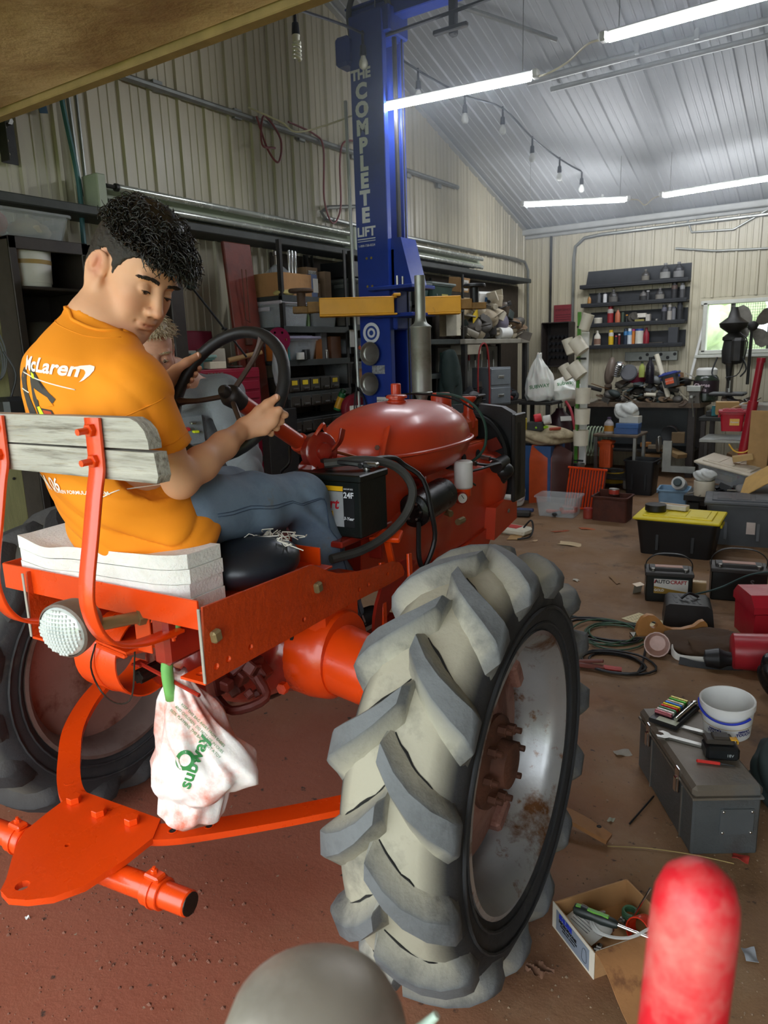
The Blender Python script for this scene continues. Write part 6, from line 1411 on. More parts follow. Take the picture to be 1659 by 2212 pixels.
t=thing('pink_disc','magenta perforated disc hanging behind the clear bag','disc',M=frame((XS-.01,3.92,1.63),(1,-.5,0)));b=MB();b.prism([(.085*math.cos(a),.085*math.sin(a)) for a in [R(i*15) for i in range(24)]],.006,holes=[(.055*math.cos(a),.055*math.sin(a),.009) for a in [R(i*60) for i in range(6)]]);b.build('plate',C('#8a1144',.4),t)
# brown door panel leaning on the wall
t=thing('door_panel','tall rust brown metal door panel leaning left of the shelving','panel',(XS-.1,3.79,1.15));b=MB();b.box((-.08,0,.56),(.03,.26,1.14),rot=(0,-5,0),ch=.006);b.build('panel',mat('rust_brown_paint','#6e2c1d',.45,var=.12,col2='#54231a',lo=.5,hi=.7),t)
b=MB();b.tube([(-.05,-.04,.95),(-.045,-.04,.62),(-.045,.0,.6),(-.05,0,.95)],.004,5,sub=1);b.build('latch_rod',M_rust,t);b=MB();b.box((-.05,-.02,.5),(.02,.06,.1));b.tube([(-.04,-.05,.42),(-.03,-.06,.3),(-.03,0,.3),(-.04,.01,.42)],.007,6);b.build('latch',M_rust,t);b=MB();b.box((-.0,0,-.56),(.4,.3,1.14));b.build('stand',M_dark,t)
# ---- shelving
def shelving(label,y0,y1,zs,xf=XS,depth=.4,top=2.3):
 t=thing('shelf_unit',label,'shelf',(xf-depth/2,(y0+y1)/2,0));w_=y1-y0
 for sx in (-1,1):
  for sy in (-1,1):q=MB();q.box((sx*(depth/2-.015),sy*(w_/2-.002),top/2),(.03,.004,top),ch=.001);q.box((sx*(depth/2-.002),sy*(w_/2-.015),top/2),(.004,.03,top),ch=.001);q.build('upright',M_dark,t)
 for z_ in zs:q=MB();q.box((0,0,z_-.015),(depth,w_,.03),ch=.003);q.box((depth/2,0,z_-.018),(.006,w_,.045),ch=.002);q.build('shelf',mat('dark_green_grey_shelf','#353a3a',.5,.2,var=.15),t)
 return t
shelving('dark steel shelf unit left of the blue column',3.97,4.74,(1.93,1.72,1.485,1.25,1.06,.7,.2))
shelving('dark steel shelf unit half hidden behind the blue column',4.80,5.70,(1.95,1.74,1.52,1.28,1.02,.6,.2))
shelving('dark steel shelf unit right of the blue column',5.76,6.72,(1.93,1.62,1.3,.95,.5),top=2.25)
SXc=XS-.19
t=thing('shade_board','added dark brown board standing in for the shade behind the left wall shelves','board',(XW+.035,6.7,1.15));b=MB();b.box((0,0,0),(.016,4.7,2.28));b.build('board',mat('shade_brown','#3d3429',.8,var=.2,bump=.05),t)  # added sheet, its dark brown stands in for shade on the wall
carton('brown carton on the top shelf left of the column',at((SXc+.02,4.16,1.93),90),.34,.3,.16,lab=None)
lathe_thing('lamp_globe','clear glass lamp with chrome posts on top of the brown carton','lamp',at((SXc,4.16,2.092)),[('base',[(.09,0),(.09,.015),(.04,.06),(.03,.07)],M_clear),('chrome_neck',[(.02,.07),(.02,.13),(.03,.135),(.03,.16),(.001,.16)],M_chrome)])
for k in range(3):can('chrome tube standing %s on the brown carton' % ('nearest the lamp','in the middle','at the right end')[k],at((SXc+.06,4.22+.035*k,2.092)),.009,.17,M_chrome,name='chrome_tube',cat='tube')
carton('blue and white carton right of the brown carton',at((SXc+.1,4.38,1.93),90),.09,.1,.17,C('#2d4f86'),lab=(.02,.09,.06,.1))
carton('upper small tan carton with handwriting beside the chrome tubes',at((SXc+.02,4.47,2.052),90),.13,.1,.11,C('#94775a',.8),lab=(0,.05,.09,.07),text=('OLD LIGHT','PARTS'))
carton('lower small tan carton under the handwritten one',at((SXc+.02,4.48,1.93),90),.14,.12,.12,C('#8a7058',.8))
carton('narrow tan carton standing at the right end of the top shelf',at((SXc+.05,4.62,1.93),90),.08,.1,.21,C('#93795f',.8))
blob('yellow_strap_heap','heap of yellow and white straps on the shelf edge under the carton','strap',at((SXc+.15,4.05,1.93)),(.05,.10,.025),C('#a89a5e',.8),6,.008,.01)
def bag_of(col):return col
tote('clear lidded tote with purple handle on the second shelf',at((SXc+.02,4.14,1.72),90),.32,.3,.16,M_clear,C('#b9b5bd',.4),ribs=False)
tote('second clear tote at right on the second shelf',at((SXc+.02,4.50,1.72),90),.30,.3,.155,M_clear,C('#b9bdc0',.4),ribs=False)
bottle('green tinted bottle between the two clear totes',at((SXc+.12,4.325,1.72)),.018,.12,C('#5f7a4a',.3),M_white)
tote('clear tote with coils and a purple lid on the third shelf',at((SXc+.03,4.18,1.485),90),.36,.3,.15,M_clear,C('#8f8aa0',.4),ribs=False)
can('roll of white tape inside view on third shelf',at((SXc+.2,4.12,1.49)),.03,.05,M_white,name='tape_roll',cat='tape')
can('black cylinder lying front left on third shelf',at((SXc+.2,4.19,1.49)),.03,.07,M_black,name='black_cylinder',cat='cylinder')
t=thing('teal_binder','teal and orange binder standing at left end of the third shelf','binder',(SXc+.1,4.0,1.485));b=MB();b.box((0,0,.09),(.2,.025,.18));b.build('cover',C('#2f7d80',.5),t);b=MB();b.box((.0,-.018,.09),(.2,.008,.18));b.build('spine',C('#c06a2a',.5),t)
carton('orange white packet leaning on the third shelf',at((SXc+.12,4.42,1.485),75),.06,.05,.15,C('#b5733f',.6))
carton('grey packet stood beside the orange packet',at((SXc+.1,4.50,1.485),90),.07,.06,.2,C('#6e6e70',.6))
carton('dark brown wooden box at right on the third shelf',at((SXc+.05,4.62,1.485),90),.13,.2,.17,C('#6a4128',.6))
spray('slim silver lighter shaped can on the front of the third shelf',at((SXc+.17,4.47,1.485)),.012,.07,M_steel,M_white)
# drawer cabinets with yellow tags
M_ybox=mat('dark_drawer_brown','#37322b',.5,var=.2);M_tag=mat('yellow_tag','#e3c51f',.5,var=.05)
def bank(label,y0,z0,n,tags,hh=.105,w_=.12):
 t=thing('drawer_cabinet',label,'drawer cabinet',(SXc+.02,y0+n*w_/2,z0));b=MB();b.box((-.02,0,hh/2),(.34,n*w_+.02,hh),ch=.003);b.build('case',M_ybox,t)
 for k in range(n):
  y_=-n*w_/2+w_*(k+.5);q=MB();q.box((.16,y_,hh/2),(.03,w_-.012,hh-.016),ch=.004);d_=q.build('drawer',M_ybox,t);q=MB();q.box((.18,y_,hh*.25),(.016,w_*.5,.018),ch=.005);q.build('pull',M_ybox,d_)
  if k in tags:q=MB();q.box((.1765,y_-.005,hh*.68),(.002,w_*.5,.032),ch=0);q.build('paper_tag',M_tag if tags[k]=='y' else C('#7fa06a',.5),d_)
 return t
bank('top bank of small dark drawers with four yellow tags',3.99,1.255,5,{0:'y',1:'y',2:'y',4:'y'})
bank('second bank of small dark drawers without tags',3.99,1.145,5,{},.095)
bank('third bank of small dark drawers without tags below the green can',3.99,.955,5,{},.1)
bank('lowest bank of small dark drawers with yellow and green tags',4.02,.84,5,{1:'y',2:'g',4:'y'},.105)
t=spray('green aerosol can with orange fruit label lying in front of the drawers',at((XS+.06,4.46,1.10),20,0,22),.028,.17,C('#1f6b3c',.35),C('#123d22',.4),C('#d8a12a',.4))
tote('grey open bin with a tan card taped on, right of the drawers',at((SXc+.03,4.86,1.285),90),.2,.28,.17,C('#6b6d6b',.5),None,ribs=False,lab=None)
carton('tan card sign propped on the grey open bin',at((XS+.02,4.86,1.30),84),.1,.004,.1,C('#a3754a',.8),name='card_sign')
tote('grey open bin on the lower shelf beside the drawers',at((SXc+.03,4.82,.83),90),.2,.28,.2,C('#7b7d7c',.5),None,ribs=False)
tote('grey lidded tote on top shelf left of the column',at((SXc+.03,5.02,1.95),90),.3,.3,.13,C('#4d524f',.5),C('#676b66',.5),lab=(.15,.09,.05,M_labelw))
carton('black case on top of the grey lidded tote',at((SXc+.0,5.02,2.116),90),.34,.3,.12,M_black,name='black_case')
tote('white bin on second shelf behind the column',at((SXc+.05,5.0,1.74),90),.2,.25,.16,C('#aaa69a',.5),None,ribs=False)
tote('small clear box of orange parts behind the column',at((SXc+.06,5.04,1.52),90),.24,.25,.12,M_clear,None,ribs=False)
carton('white blister pack hung on the shelf post left of the column',at((XS+.02,4.77,1.57),90),.09,.012,.13,C('#c9c7c0',.5),name='blister_pack')
t=thing('orange_clip','orange plastic handle sticking out of the third shelf','handle',M=at((XS,4.94,1.54),40,0,35));b=MB();b.box((0,0,0),(.11,.02,.03),ch=.006);b.build('grip',C('#c9532a'),t)
# red round reel bag hanging by the column
t=thing('red_reel','round red bag with white patch hanging by the blue column','bag',M=frame((-3.18,4.40,1.12),(.9,-.45,0),(0,1,0)) @ Matrix.Rotation(0,4,'Z'));b=MB();b.lathe([(.001,-.05),(.09,-.045),(.105,-.02),(.108,0),(.105,.025),(.09,.04),(.001,.045)],28);b.build('shell',C('#7c1626',.5),t);Mz=WM[t.name].to_3x3().inverted() @ Vector((0,0,1))
b=MB();Mp=frame((0,0,.0455),(0,0,1),Mz.cross(Vector((0,0,1))));b.box((0,0,0),(.125,.05,.004),ch=.001,M=Mp);b.build('reflective_patch',mat('reflective_white','#f0efe6',.3),t)
t=thing('leads','bundle of black leads hanging over the red round bag','cable',(-3.12,4.36,1.28));b=MB();rr=random.Random(9)
for k in range(7):x_=rr.uniform(-.03,.05);b.tube([(0,0,0),(x_,-.03+.02*k,-.08),(x_*1.5,-.02+.02*k,-.25),(x_+.02,.0+.02*k,-.42-rr.uniform(0,.1))],.0045,5)
b.build('wires',M_black,t)
blob('maroon_coat','dark maroon jacket hanging left of the red round bag','jacket',at((-3.3,4.62,.93)),(.07,.09,.16),C('#4a1a24',.9),12,amp=.02)
# ---- right of the column: totes, boxes, heap
tote('dark green tote with grey lid right of the muffler',at((SXc,6.32,1.93),90),.44,.34,.2,C('#1f4038',.45),C('#7d8784',.4),lab=(.12,.12,.035,C('#b0a13f',.5)))
tote('teal tote half hidden behind the lift arm',at((SXc,5.92,1.93),90),.3,.34,.18,C('#27484a',.45),C('#6c7674',.4))
carton('tan carton with black lettering tilted on top of boxes by the green tote',at((SXc+.05,6.86,2.1),90,8),.18,.15,.14,C('#a98355',.8),lab=(0,.07,.12,.1),text=('AUTO','PARTS'))
carton('white tan carton behind the yellow ruler',at((SXc+.03,6.84,1.66),90),.34,.2,.38,C('#b39f7c',.8))
carton('tall white carton beside the green tote',at((SXc+.12,6.62,1.66),90),.09,.12,.36,C('#d6cfb8',.7))
t=thing('yellow_bracket','yellow angled sheet standing in front of the tan carton','bracket',M=at((XS+.02,6.95,1.78),90));b=MB();b.prism([(-.08,0),(-.08,.09),(.1,.2),(.1,.11)],.006,Matrix(((1,0,0,0),(0,0,-1,0),(0,1,0,0),(0,0,0,1))));b.build('sheet',C('#d8b62a',.4),t)
t=thing('parts_counter','long pale counter carrying the heap of car parts on the left wall','counter',(XS-.15,7.45,0));b=MB();b.box((0,0,1.60),(.42,1.66,.05),ch=.006);b.build('worktop',C('#8f8a7d',.6),t)
b=MB();b.box((-.18,0,1.30),(.02,1.6,.5));b.build('pegboard',C('#8d8b84',.7),t);b=MB();b.box((.1,-.6,1.52),(.2,.3,.1));b.build('apron',C('#a39c8b',.6),t)
for y_ in (-.78,.78):
 for x_ in (-.17,.17):q=MB();q.box((x_,y_,.79),(.05,.05,1.58));q.build('leg',M_dark,t)
b=MB();b.box((-.02,0,.9),(.42,1.6,.04));b.build('lower_top',M_dark,t)
def scrap_heap(n,cx,cy,cz,sx,sy,hz,seed,where,grp,cols,big=1.0,uni=False):
 rr=random.Random(seed);kinds={}
 for k in range(n):
  x_,y_=rr.gauss(0,.42),rr.gauss(0,.45);y_=rr.uniform(-1,1) if uni else y_;x_=max(-1,min(1,x_));y_=max(-1,min(1,y_));hmax=hz*(1-.7*abs(y_)**1.5);z_=rr.uniform(0,hmax);kd=rr.choice(('plate','bracket','pipe','tin','block','rod','cover','disc'));c=C(rr.choice(cols),.55,var=.25)
  M=Matrix.Translation((cx+x_*sx,cy+y_*sy,cz+.02+z_)) @ Euler((rr.uniform(-.5,.5),rr.uniform(-.5,.5),rr.uniform(0,6.28))).to_matrix().to_4x4();q=MB();S=big*rr.uniform(.7,1.25)
  nm,wd={'plate':('metal_plate','flat plate'),'bracket':('bracket','bent bracket'),'pipe':('pipe_piece','short pipe'),'tin':('small_tin','small tin'),'block':('block','block'),'rod':('rod','thin rod'),'cover':('machine_cover','rounded cover'),'disc':('disc','round disc')}[kd]
  if kd=='plate':q.box((0,0,0),(.12*S,.08*S,.012),ch=.003)
  elif kd=='bracket':q.prism([(0,0),(.1*S,0),(.1*S,.015),(.015,.02),(.015,.09*S),(0,.09*S)],.05*S)
  elif kd=='pipe':q.cyl((-.07*S,0,0),(.07*S,0,0),.02*S,n=12,ch=.003)
  elif kd=='tin':q.lathe([(.03*S,0),(.031*S,.004),(.031*S,.06*S),(.028*S,.062*S),(.001,.058*S)],14)
  elif kd=='block':q.box((0,0,0),(.1*S,.055*S,.045*S),ch=.006)
  elif kd=='rod':q.tube([(-.12*S,0,0),(0,.01,.006),(.13*S,0,.01)],.006,6)
  elif kd=='cover':q.sph((0,0,0),(.075*S,.055*S,.04*S),12,7)
  else:q.lathe([(.001,0),(.05*S,0),(.055*S,.006),(.05*S,.014),(.02*S,.016),(.018*S,.03),(.001,.03)],18)
  o=q.build(nm,c,M=M,label='%s lying in the %s' % (wd,where),cat='scrap',group='%s %ss' % (grp,wd))
COLS=['#4b4741','#6b645a','#8d8676','#39352f','#57493c','#9c978b','#2c2a29','#705a44','#a39b88','#3b4442']
blob('grey_part','large grey moulded part at the left of the counter heap','car part',at((XS-.1,7.05,1.626)),(.13,.16,.12),C('#5a534a',.5),15,amp=.02)
blob('seat_shell','tan seat shaped cover on the counter heap','cover',at((XS-.05,7.35,1.75)),(.12,.15,.1),C('#9a8c74',.6),16,amp=.012)
blob('purple_grey_case','grey purple plastic case on the right of the counter heap','case',at((XS-.1,7.78,1.70),20),(.10,.17,.12),C('#6f6a78',.5),17,amp=.006)
t=lathe_thing('paper_roll','white paper roll lying on the counter front right','roll',Matrix.Translation((XS-.02,7.72,1.69)) @ frame((0,0,0),(.3,1,0)),[('roll',[(.02,-.09),(.062,-.09),(.064,-.085),(.064,.085),(.062,.09),(.02,.09)],M_white)])
t=thing('white_box_panel','white plastic panel with a blue label above the heap','panel',M=at((XS-.14,7.42,1.95),70,12));b=MB();b.box((0,0,.08),(.22,.06,.2),ch=.02);b.build('panel',M_white,t);b=MB();b.box((.03,-.032,.1),(.08,.002,.05),ch=0);b.build('label',C('#2d5a86'),t)
t=thing('pipe_wrench','dark long wrench lying on top of the heap','wrench',M=at((XS-.02,7.6,1.95),62,0,-18));b=MB();b.box((0,0,0),(.3,.02,.014),ch=.004);b.box((.15,0,.01),(.05,.02,.05),ch=.006);b.build('wrench',M_dark,t)
scrap_heap(100,XS-.1,7.45,1.63,.16,.76,.40,21,'heap on the left wall counter','left counter',COLS+['#b5a88f','#8f8a80','#c4bba6'],1.75,True)
scrap_heap(36,XS-.08,7.4,.925,.15,.75,.22,22,'dark pile under the left wall counter','under counter',['#2a2a2b','#4a443c','#3b3f42','#6b645a','#7a2f2a'],1.5,True)
for k in range(9):
 y_=6.75+k*.16;c=('#2f5a48','#7a2320','#3a3f45','#b9b4a6','#8f1d22','#4a4a4a','#c4bda8','#2d2d2d','#6c6a60')[k]
 t=thing('hand_tool',('green handled','red handled','dark slim','pale long','bright red','grey','cream','black','dull grey')[k]+' tool hanging on the pegboard under the counter','tool',(XS-.29,y_,1.42));b=MB();b.cyl((0,0,0),(0,0,-.13),.008,n=8);b.build('shank',M_steel,t);b=MB();b.cyl((0,0,.08),(0,0,-.02),.014,.012,10,ch=.003);b.build('handle',C(c),t)
tote('black crate on the lower counter behind the muffler',at((XS-.1,6.9,.92),90),.3,.3,.2,M_black,None)
def card_drawers(label,M,n,w_=.3,m=None):
 m=m or mat('grey_steel_drawers','#7f858a',.4,.3,var=.1);t=thing('drawer_cabinet',label,'drawer cabinet',M=M);b=MB();b.box((0,0,n*.1),(w_,.3,n*.2),ch=.004);b.build('case',m,t)
 for k in range(n):q=MB();q.box((0,-.155,.1+k*.2),(w_-.03,.015,.17),ch=.004);d_=q.build('drawer',m,t);q=MB();q.box((0,-.166,.1+k*.2),(.08,.012,.03),ch=.004);q.build('pull',M_steel,d_)
card_drawers('grey steel card file drawers under the counter',at((XS+.0,7.35,.925),65),2)
t=thing('red_hose','thin red hose arching up in front of the grey drawers','hose',(XS+.1,6.85,.9));b=MB();b.tube([(0,0,0),(.0,-.03,.3),(.0,.0,.6),(.02,.07,.68),(.03,.14,.6),(.02,.2,.3),(.0,.24,0)],.009,6);b.build('rubber',C('#9a2a2a'),t)
blob('green_coat','dark green coat hanging behind the muffler','coat',at((XS+.02,6.35,.75)),(.09,.16,.42),C('#1d2e2a',.9),18,.014,.03)
blob('black_jacket','black jacket with a yellow lining by the drawers','coat',at((XS+.03,6.72,.65)),(.08,.14,.26),C('#17191c',.9),19,.014,.03)
blob('yellow_glove','yellow glove tucked against the black jacket','glove',at((XS+.12,6.52,.98),0,0,30),(.03,.07,.07),C('#c99a2e',.7),20,.008,.01)
# carrier bags on the counter end
t=thing('carrier_bag','tall white plastic carrier bag standing with handles up by the counter','bag',(-2.86,7.26,.98));b=MB();V,F=bag_mesh(.48,[(0,.12,.1,0,0),(.1,.15,.12,0,0),(.45,.14,.11,0,0),(.7,.09,.07,0,0),(.88,.03,.03,-.01,0),(1,.022,.02,0,0)],14,fold=.2);b.add(V,F)
M_bag2=mat('white_carrier_bag','#e6e6de',.4,var=.05,bump=.1,sub=.2);bb=b.build('bag_body',M_bag2,t,ang=180)
t2=thing('carrier_bag','fat white plastic carrier bag with green print lying right of the tall bag','bag',(-2.68,7.55,.95));b=MB();V2,F2=bag_mesh(.25,[(0,.1,.1,0,0),(.12,.17,.15,0,0),(.5,.19,.16,0,0),(.8,.13,.1,.0,0),(1,.06,.05,.02,0)],15,fold=.16);b.add(V2,F2);bb2=b.build('bag_body',M_bag2,t2,ang=180)
for (tt,VV,FF,z_,s_,sz) in ((t,V,F,.14,'SUBWAY',.05),(t2,V2,F2,.19,'subway',.06)):
 tr_=BVHTree.FromPolygons(VV,FF);vd_=-(CAM-WM[tt.name].translation).normalized();project(tt,s_,sz,facing((0,0,z_),vd_,6),vd_,M_gr,tree=tr_,bold=.0008)
t=lathe_thing('gas_cylinder','dark maroon gas cylinder standing under the carrier bags','cylinder',at((-2.72,7.5,0)),[('tank',[(.12,0),(.125,.02),(.125,.72),(.1,.80),(.05,.85),(.04,.88)],C('#3a2026',.4)),('valve',[(.02,.88),(.025,.9),(.02,.94),(.001,.94)],M_steel)],n=22)
b=MB();b.box((.1,-.09,.78),(.12,.004,.05),rot=(-20,0,40),ch=.001);b.build('paper_label',M_labelw,t)
t=thing('platform','dark rough stand holding the carrier bags','stand',(-2.85,7.32,0));b=MB();b.box((0,-.03,.955),(.36,.34,.03));b.build('board',M_dark,t)
for x_ in (-.15,.13):q=MB();q.box((x_,.1 if x_<0 else -.17,.47),(.04,.04,.94));q.build('leg',M_dark,t)
t=thing('red_hose','red hose curving down beside the gas cylinder','hose',(-2.5,7.3,.3));b=MB();b.tube([(-.12,.1,.66),(-.04,.05,.55),(.02,.02,.3),(.05,.0,.05),(.04,0,-.3)],.014,8);b.build('rubber',C('#b02a3a'),t)
# ================================================================== BACK WALL
def shelfrun(label,x0,x1,z,hgt,back=True):
 t=thing('wall_shelf',label,'shelf',((x0+x1)/2,YB-.09,z));w_=x1-x0;b=MB();b.box((0,0,-.012),(w_,.15,.024));b.box((0,-.072,.008),(w_,.012,.03));b.build('board',M_sh,t)
 if back:q=MB();q.prism([(-w_/2+.03,0),(w_/2,0),(w_/2,hgt),(-w_/2+.06,hgt)],.008,Matrix(((1,0,0,0),(0,0,-1,.075),(0,1,0,0),(0,0,0,1))));q.build('back_panel',M_sh,t)
 return t
M_sh=mat('black_painted_shelf','#24262a',.6,var=.2,bump=.03)
shelfrun('topmost black wall shelf with a few dark jugs at its right end',-3.12,-1.84,2.235,.19)
shelfrun('second black wall shelf from the top',-3.10,-1.845,2.01,.15)
shelfrun('third black wall shelf from the top',-3.07,-1.855,1.765,.16)
shelfrun('lowest black wall shelf with bright spray cans',-3.03,-1.865,1.50,.17)
YS=YB-.10
def px_s(px,z):
 v=ray(px,600);return CAM.x+v.x*(YS/v.y)
# (kind, px, shelf z, r, h, body, label/cap, words)
for kd,px,z,r,h,c1,c2,w_ in (
 ('jug',1395,2.235,.045,.15,'#3b3733','#6f6a60','small dusty jug on the top shelf, left of the pair of jugs'),('jug',1437,2.235,.058,.2,'#2b2a2c','#8b8a86','left one of two tall dark oil jugs on the top shelf'),('jug',1466,2.235,.058,.2,'#262528','#777676','right one of two tall dark oil jugs on the top shelf'),
 ('bottle',1275,2.01,.022,.12,'#a9773e','#3d5a3a','orange labelled bottle at left of the second shelf'),('can',1296,2.01,.026,.14,'#1f2023','#4b4d50','black can next to the orange labelled bottle'),('can',1309,2.01,.022,.14,'#242428','#d0d0d0','black can with white lettering on the second shelf'),('jug',1327,2.01,.055,.17,'#3a3836','#5a5753','squat dark jug left of centre on the second shelf'),('jug',1392,2.01,.045,.14,'#5b5754','#2d2c2c','grey jug right of the gap on the second shelf'),('can',1402,2.01,.018,.13,'#a5a3a0','#3a3a3c','slim pale can beside the grey jug'),('jug',1428,2.01,.05,.15,'#3b3a3a','#77736c','round dark jug near the right of the second shelf'),('spray',1459,2.01,.035,.2,'#5a4a44','#2a2a2c','tall brown can near right end of second shelf'),('spray',1476,2.01,.028,.19,'#8f8f90','#4a4a4c','tall grey can at right end of second shelf'),
 ('cup',1295,1.765,.05,.09,'#cfc9ba','#cfc9ba','stack of white cups tipped over on the third shelf'),('spray',1322,1.765,.036,.22,'#b7b0a8','#8e1f26','tall red and white spray can on the third shelf'),('bottle',1338,1.765,.032,.19,'#b9694a','#5a4a40','orange brown bottle right of the red and white spray can'),('can',1349,1.765,.02,.14,'#3c4a3c','#3c4a3c','dark green can on the third shelf'),('can',1358,1.765,.014,.11,'#c98a2e','#2d2d2d','slim orange tube on the third shelf'),('spray',1439,1.765,.03,.2,'#6b6a74','#2f2f33','grey spray can right of the small cartons on third shelf'),('spray',1451,1.765,.028,.2,'#4a4a4a','#a09a92','dark spray can with pale cap, right side of third shelf'),('can',1460,1.765,.022,.17,'#3e4148','#77777a','slim dark can second from right of third shelf'),('spray',1473,1.765,.034,.22,'#34353a','#2a2b2e','tall dark can at right end of the third shelf'),
 ('white',1295,1.50,.042,.2,'#dcd6c6','#dcd6c6','white squeeze bottle with a brown label on the lowest shelf'),('spray',1325,1.50,.03,.2,'#d6d3cc','#d8b21f','white spray can with a yellow cap'),('can',1336,1.50,.014,.13,'#c24a52','#2b2b2d','slim pink tube beside the white spray can'),('can',1343,1.50,.013,.15,'#d2cfc8','#7a2226','slim white tube with dark red top'),('spray',1357,1.50,.026,.21,'#2f6fa0','#1d2a3c','blue and yellow spray can'),('spray',1366,1.50,.028,.21,'#4a86b8','#cfd6da','lighter blue spray can with white top'),('can',1374,1.50,.018,.2,'#a8427e','#c9772a','pink and orange slim can'),('can',1387,1.50,.047,.2,'#24458e','#d9d5c6','wide blue canister with white rim'),('bottle',1402,1.50,.036,.21,'#8c2230','#6f1c26','red bottle right of the wide blue canister')):
 M=at((px_s(px,z),YS-.01,z+.001));n_=w_
 if kd=='jug':bottle(n_,M,r,h,C(c1,.35),C(c2),C(c2,.6),neck=.3,flat=.7,name='oil_jug')
 elif kd=='bottle':bottle(n_,M,r,h,C(c1,.35),C(c2),None)
 elif kd=='white':bottle(n_,M,r,h,C(c1,.35),C(c2),C('#8a6a58'),flat=.6,neck=.28)
 elif kd=='spray':spray(n_,M,r,h,C(c1,.35),C(c2),C(c2,.6) if c2 != c1 else None)
 elif kd=='cup':can(n_,at((px_s(px,z),YS,z+.001)),r,h,C(c1),C('#b9b2a2'),name='cup',cat='cup')
 else:can(n_,M,r,h,C(c1,.35),C(c2,.5),name='slim_can')
for px,z,s_,c,w_ in ((1391,1.83,(.10,.06,.05),'#cfc9bd','white carton topmost on the third shelf'),(1387,1.765,(.11,.08,.045),'#8c8346','yellow grey carton under the white one on third shelf'),(1405,1.765,(.05,.06,.1),'#b9b3a8','small white carton standing right of the yellow one'),(1462,1.50,(.11,.08,.2),'#3a3c40','dark boxed spray gun kit at right end of the lowest shelf'),(1425,1.50,(.16,.06,.03),'#2c2d30','flat dark tool lying right of the red bottle')):
 carton(w_,at((px_s(px,z),YS-.01,z+.001)),*s_,C(c,.6))
blob('rag','crumpled grey rag between bottles on the third shelf','rag',at((px_s(1374,1.7),YS,1.766)),(.07,.05,.07),C('#4a463f',.9),31,.008,.015)
can('shiny round lid standing on the third shelf',at((px_s(1424,1.7),YS-.03,1.766)),.02,.04,M_steel)
t=thing('power_strip','grey power strip with round sockets under the shelves','power strip',(-2.35,YB-.03,1.37));b=MB();b.box((.1,0,0),(.62,.05,.11));b.build('case',M_galv,t)
for k in range(6):q=MB();q.cyl((.0+k*.08-.02,-.026,.02*(1 if k % 2 else -1)),(.0+k*.08-.02,-.03,.02*(1 if k % 2 else -1)),.02,n=10);q.build('socket',M_black,t)
t=thing('red_sign','dark red sign board with a heading on the back wall','sign',(-3.37,YB-.035,1.93));b=MB();b.box((0,0,0),(.25,.02,.23));b.build('board',mat('dull_red_sign','#7b2a31',.5),t)
letters(t,'EMERGENCY',.036,Matrix(((1,0,0,0),(0,0,-1,-.0105),(0,1,0,.05),(0,0,0,1))),C('#3c1418'));b=MB()
for k in range(3):b.box((0,-.0105,-.01-.03*k),(.2,.001,.006),ch=0)
b.build('small_print',C('#3c1418'),t,kind='stuff')
t=thing('key_cabinet','open dark steel cabinet holding a grid of black sockets','cabinet',(-3.4,YB-.13,1.27));b=MB();w_,h_=.36,.55
for c_,s_ in (((0,.1,h_/2),(w_,.01,h_)),((-w_/2,0,h_/2),(.015,.22,h_)),((w_/2,0,h_/2),(.015,.22,h_)),((0,0,0),(w_,.22,.015)),((0,0,h_),(w_,.22,.015))):b.box(c_,s_)
b.build('case',M_lock,t)
for i in range(5):
 for j in range(4):q=MB();q.cyl((-.11+i*.055,.09,.12+j*.085),(-.11+i*.055,.0,.12+j*.085),.02,n=10);q.build('socket',M_black,t)
# cup tree: green pole with white containers
t=thing('cup_pole','green pole standing before the back shelves with white cups strapped to it','pole',(-2.38,7.05,0));b=MB();b.box((0,0,.92),(.03,.03,1.84));b.build('pole',C('#4f8a2c',.5),t);b=MB();b.box((.05,.04,1.0),(.07,.03,1.3));b.build('white_tube',M_white,t)
for k,(z,a,x_) in enumerate(((1.74,18,.06),(1.53,-38,.06),(1.52,-20,-.05),(1.30,-40,.05),(1.28,-30,-.06),(1.04,0,.07),(.84,0,.07),(.63,0,.06),(.30,0,.05),(.12,0,.05))):
 t2=thing('cup',('topmost white cup on the green pole','large tilted white cup second down on the right of the green pole','white cup behind the green pole at left','tilted white cup third down on the right of the green pole','small white cup low behind the green pole','upright white tub at mid height on the green pole','upright white tub below the mid one on the green pole','white tub fourth from the bottom of the green pole','dull tin low on the green pole','lowest dull tin on the green pole')[k],'cup',M=at((-2.38+x_,7.0,z-.07),0,0,a));r_=.075 if k in (1,3,5,6,7) else .055;b=MB();b.lathe([(r_*.92,0),(r_,.15),(r_*.94,.15),(r_*.86,.006),(.001,.006)],20);b.build('cup',mat('cream_plastic','#ded6c0',.5,var=.05) if k<8 else M_steel,t2)
for z in (1.7,1.4,1.1,.8,.4):q=MB();q.box((.03,-.01,z),(.1,.012,.02));q.build('bracket',M_dark,t)
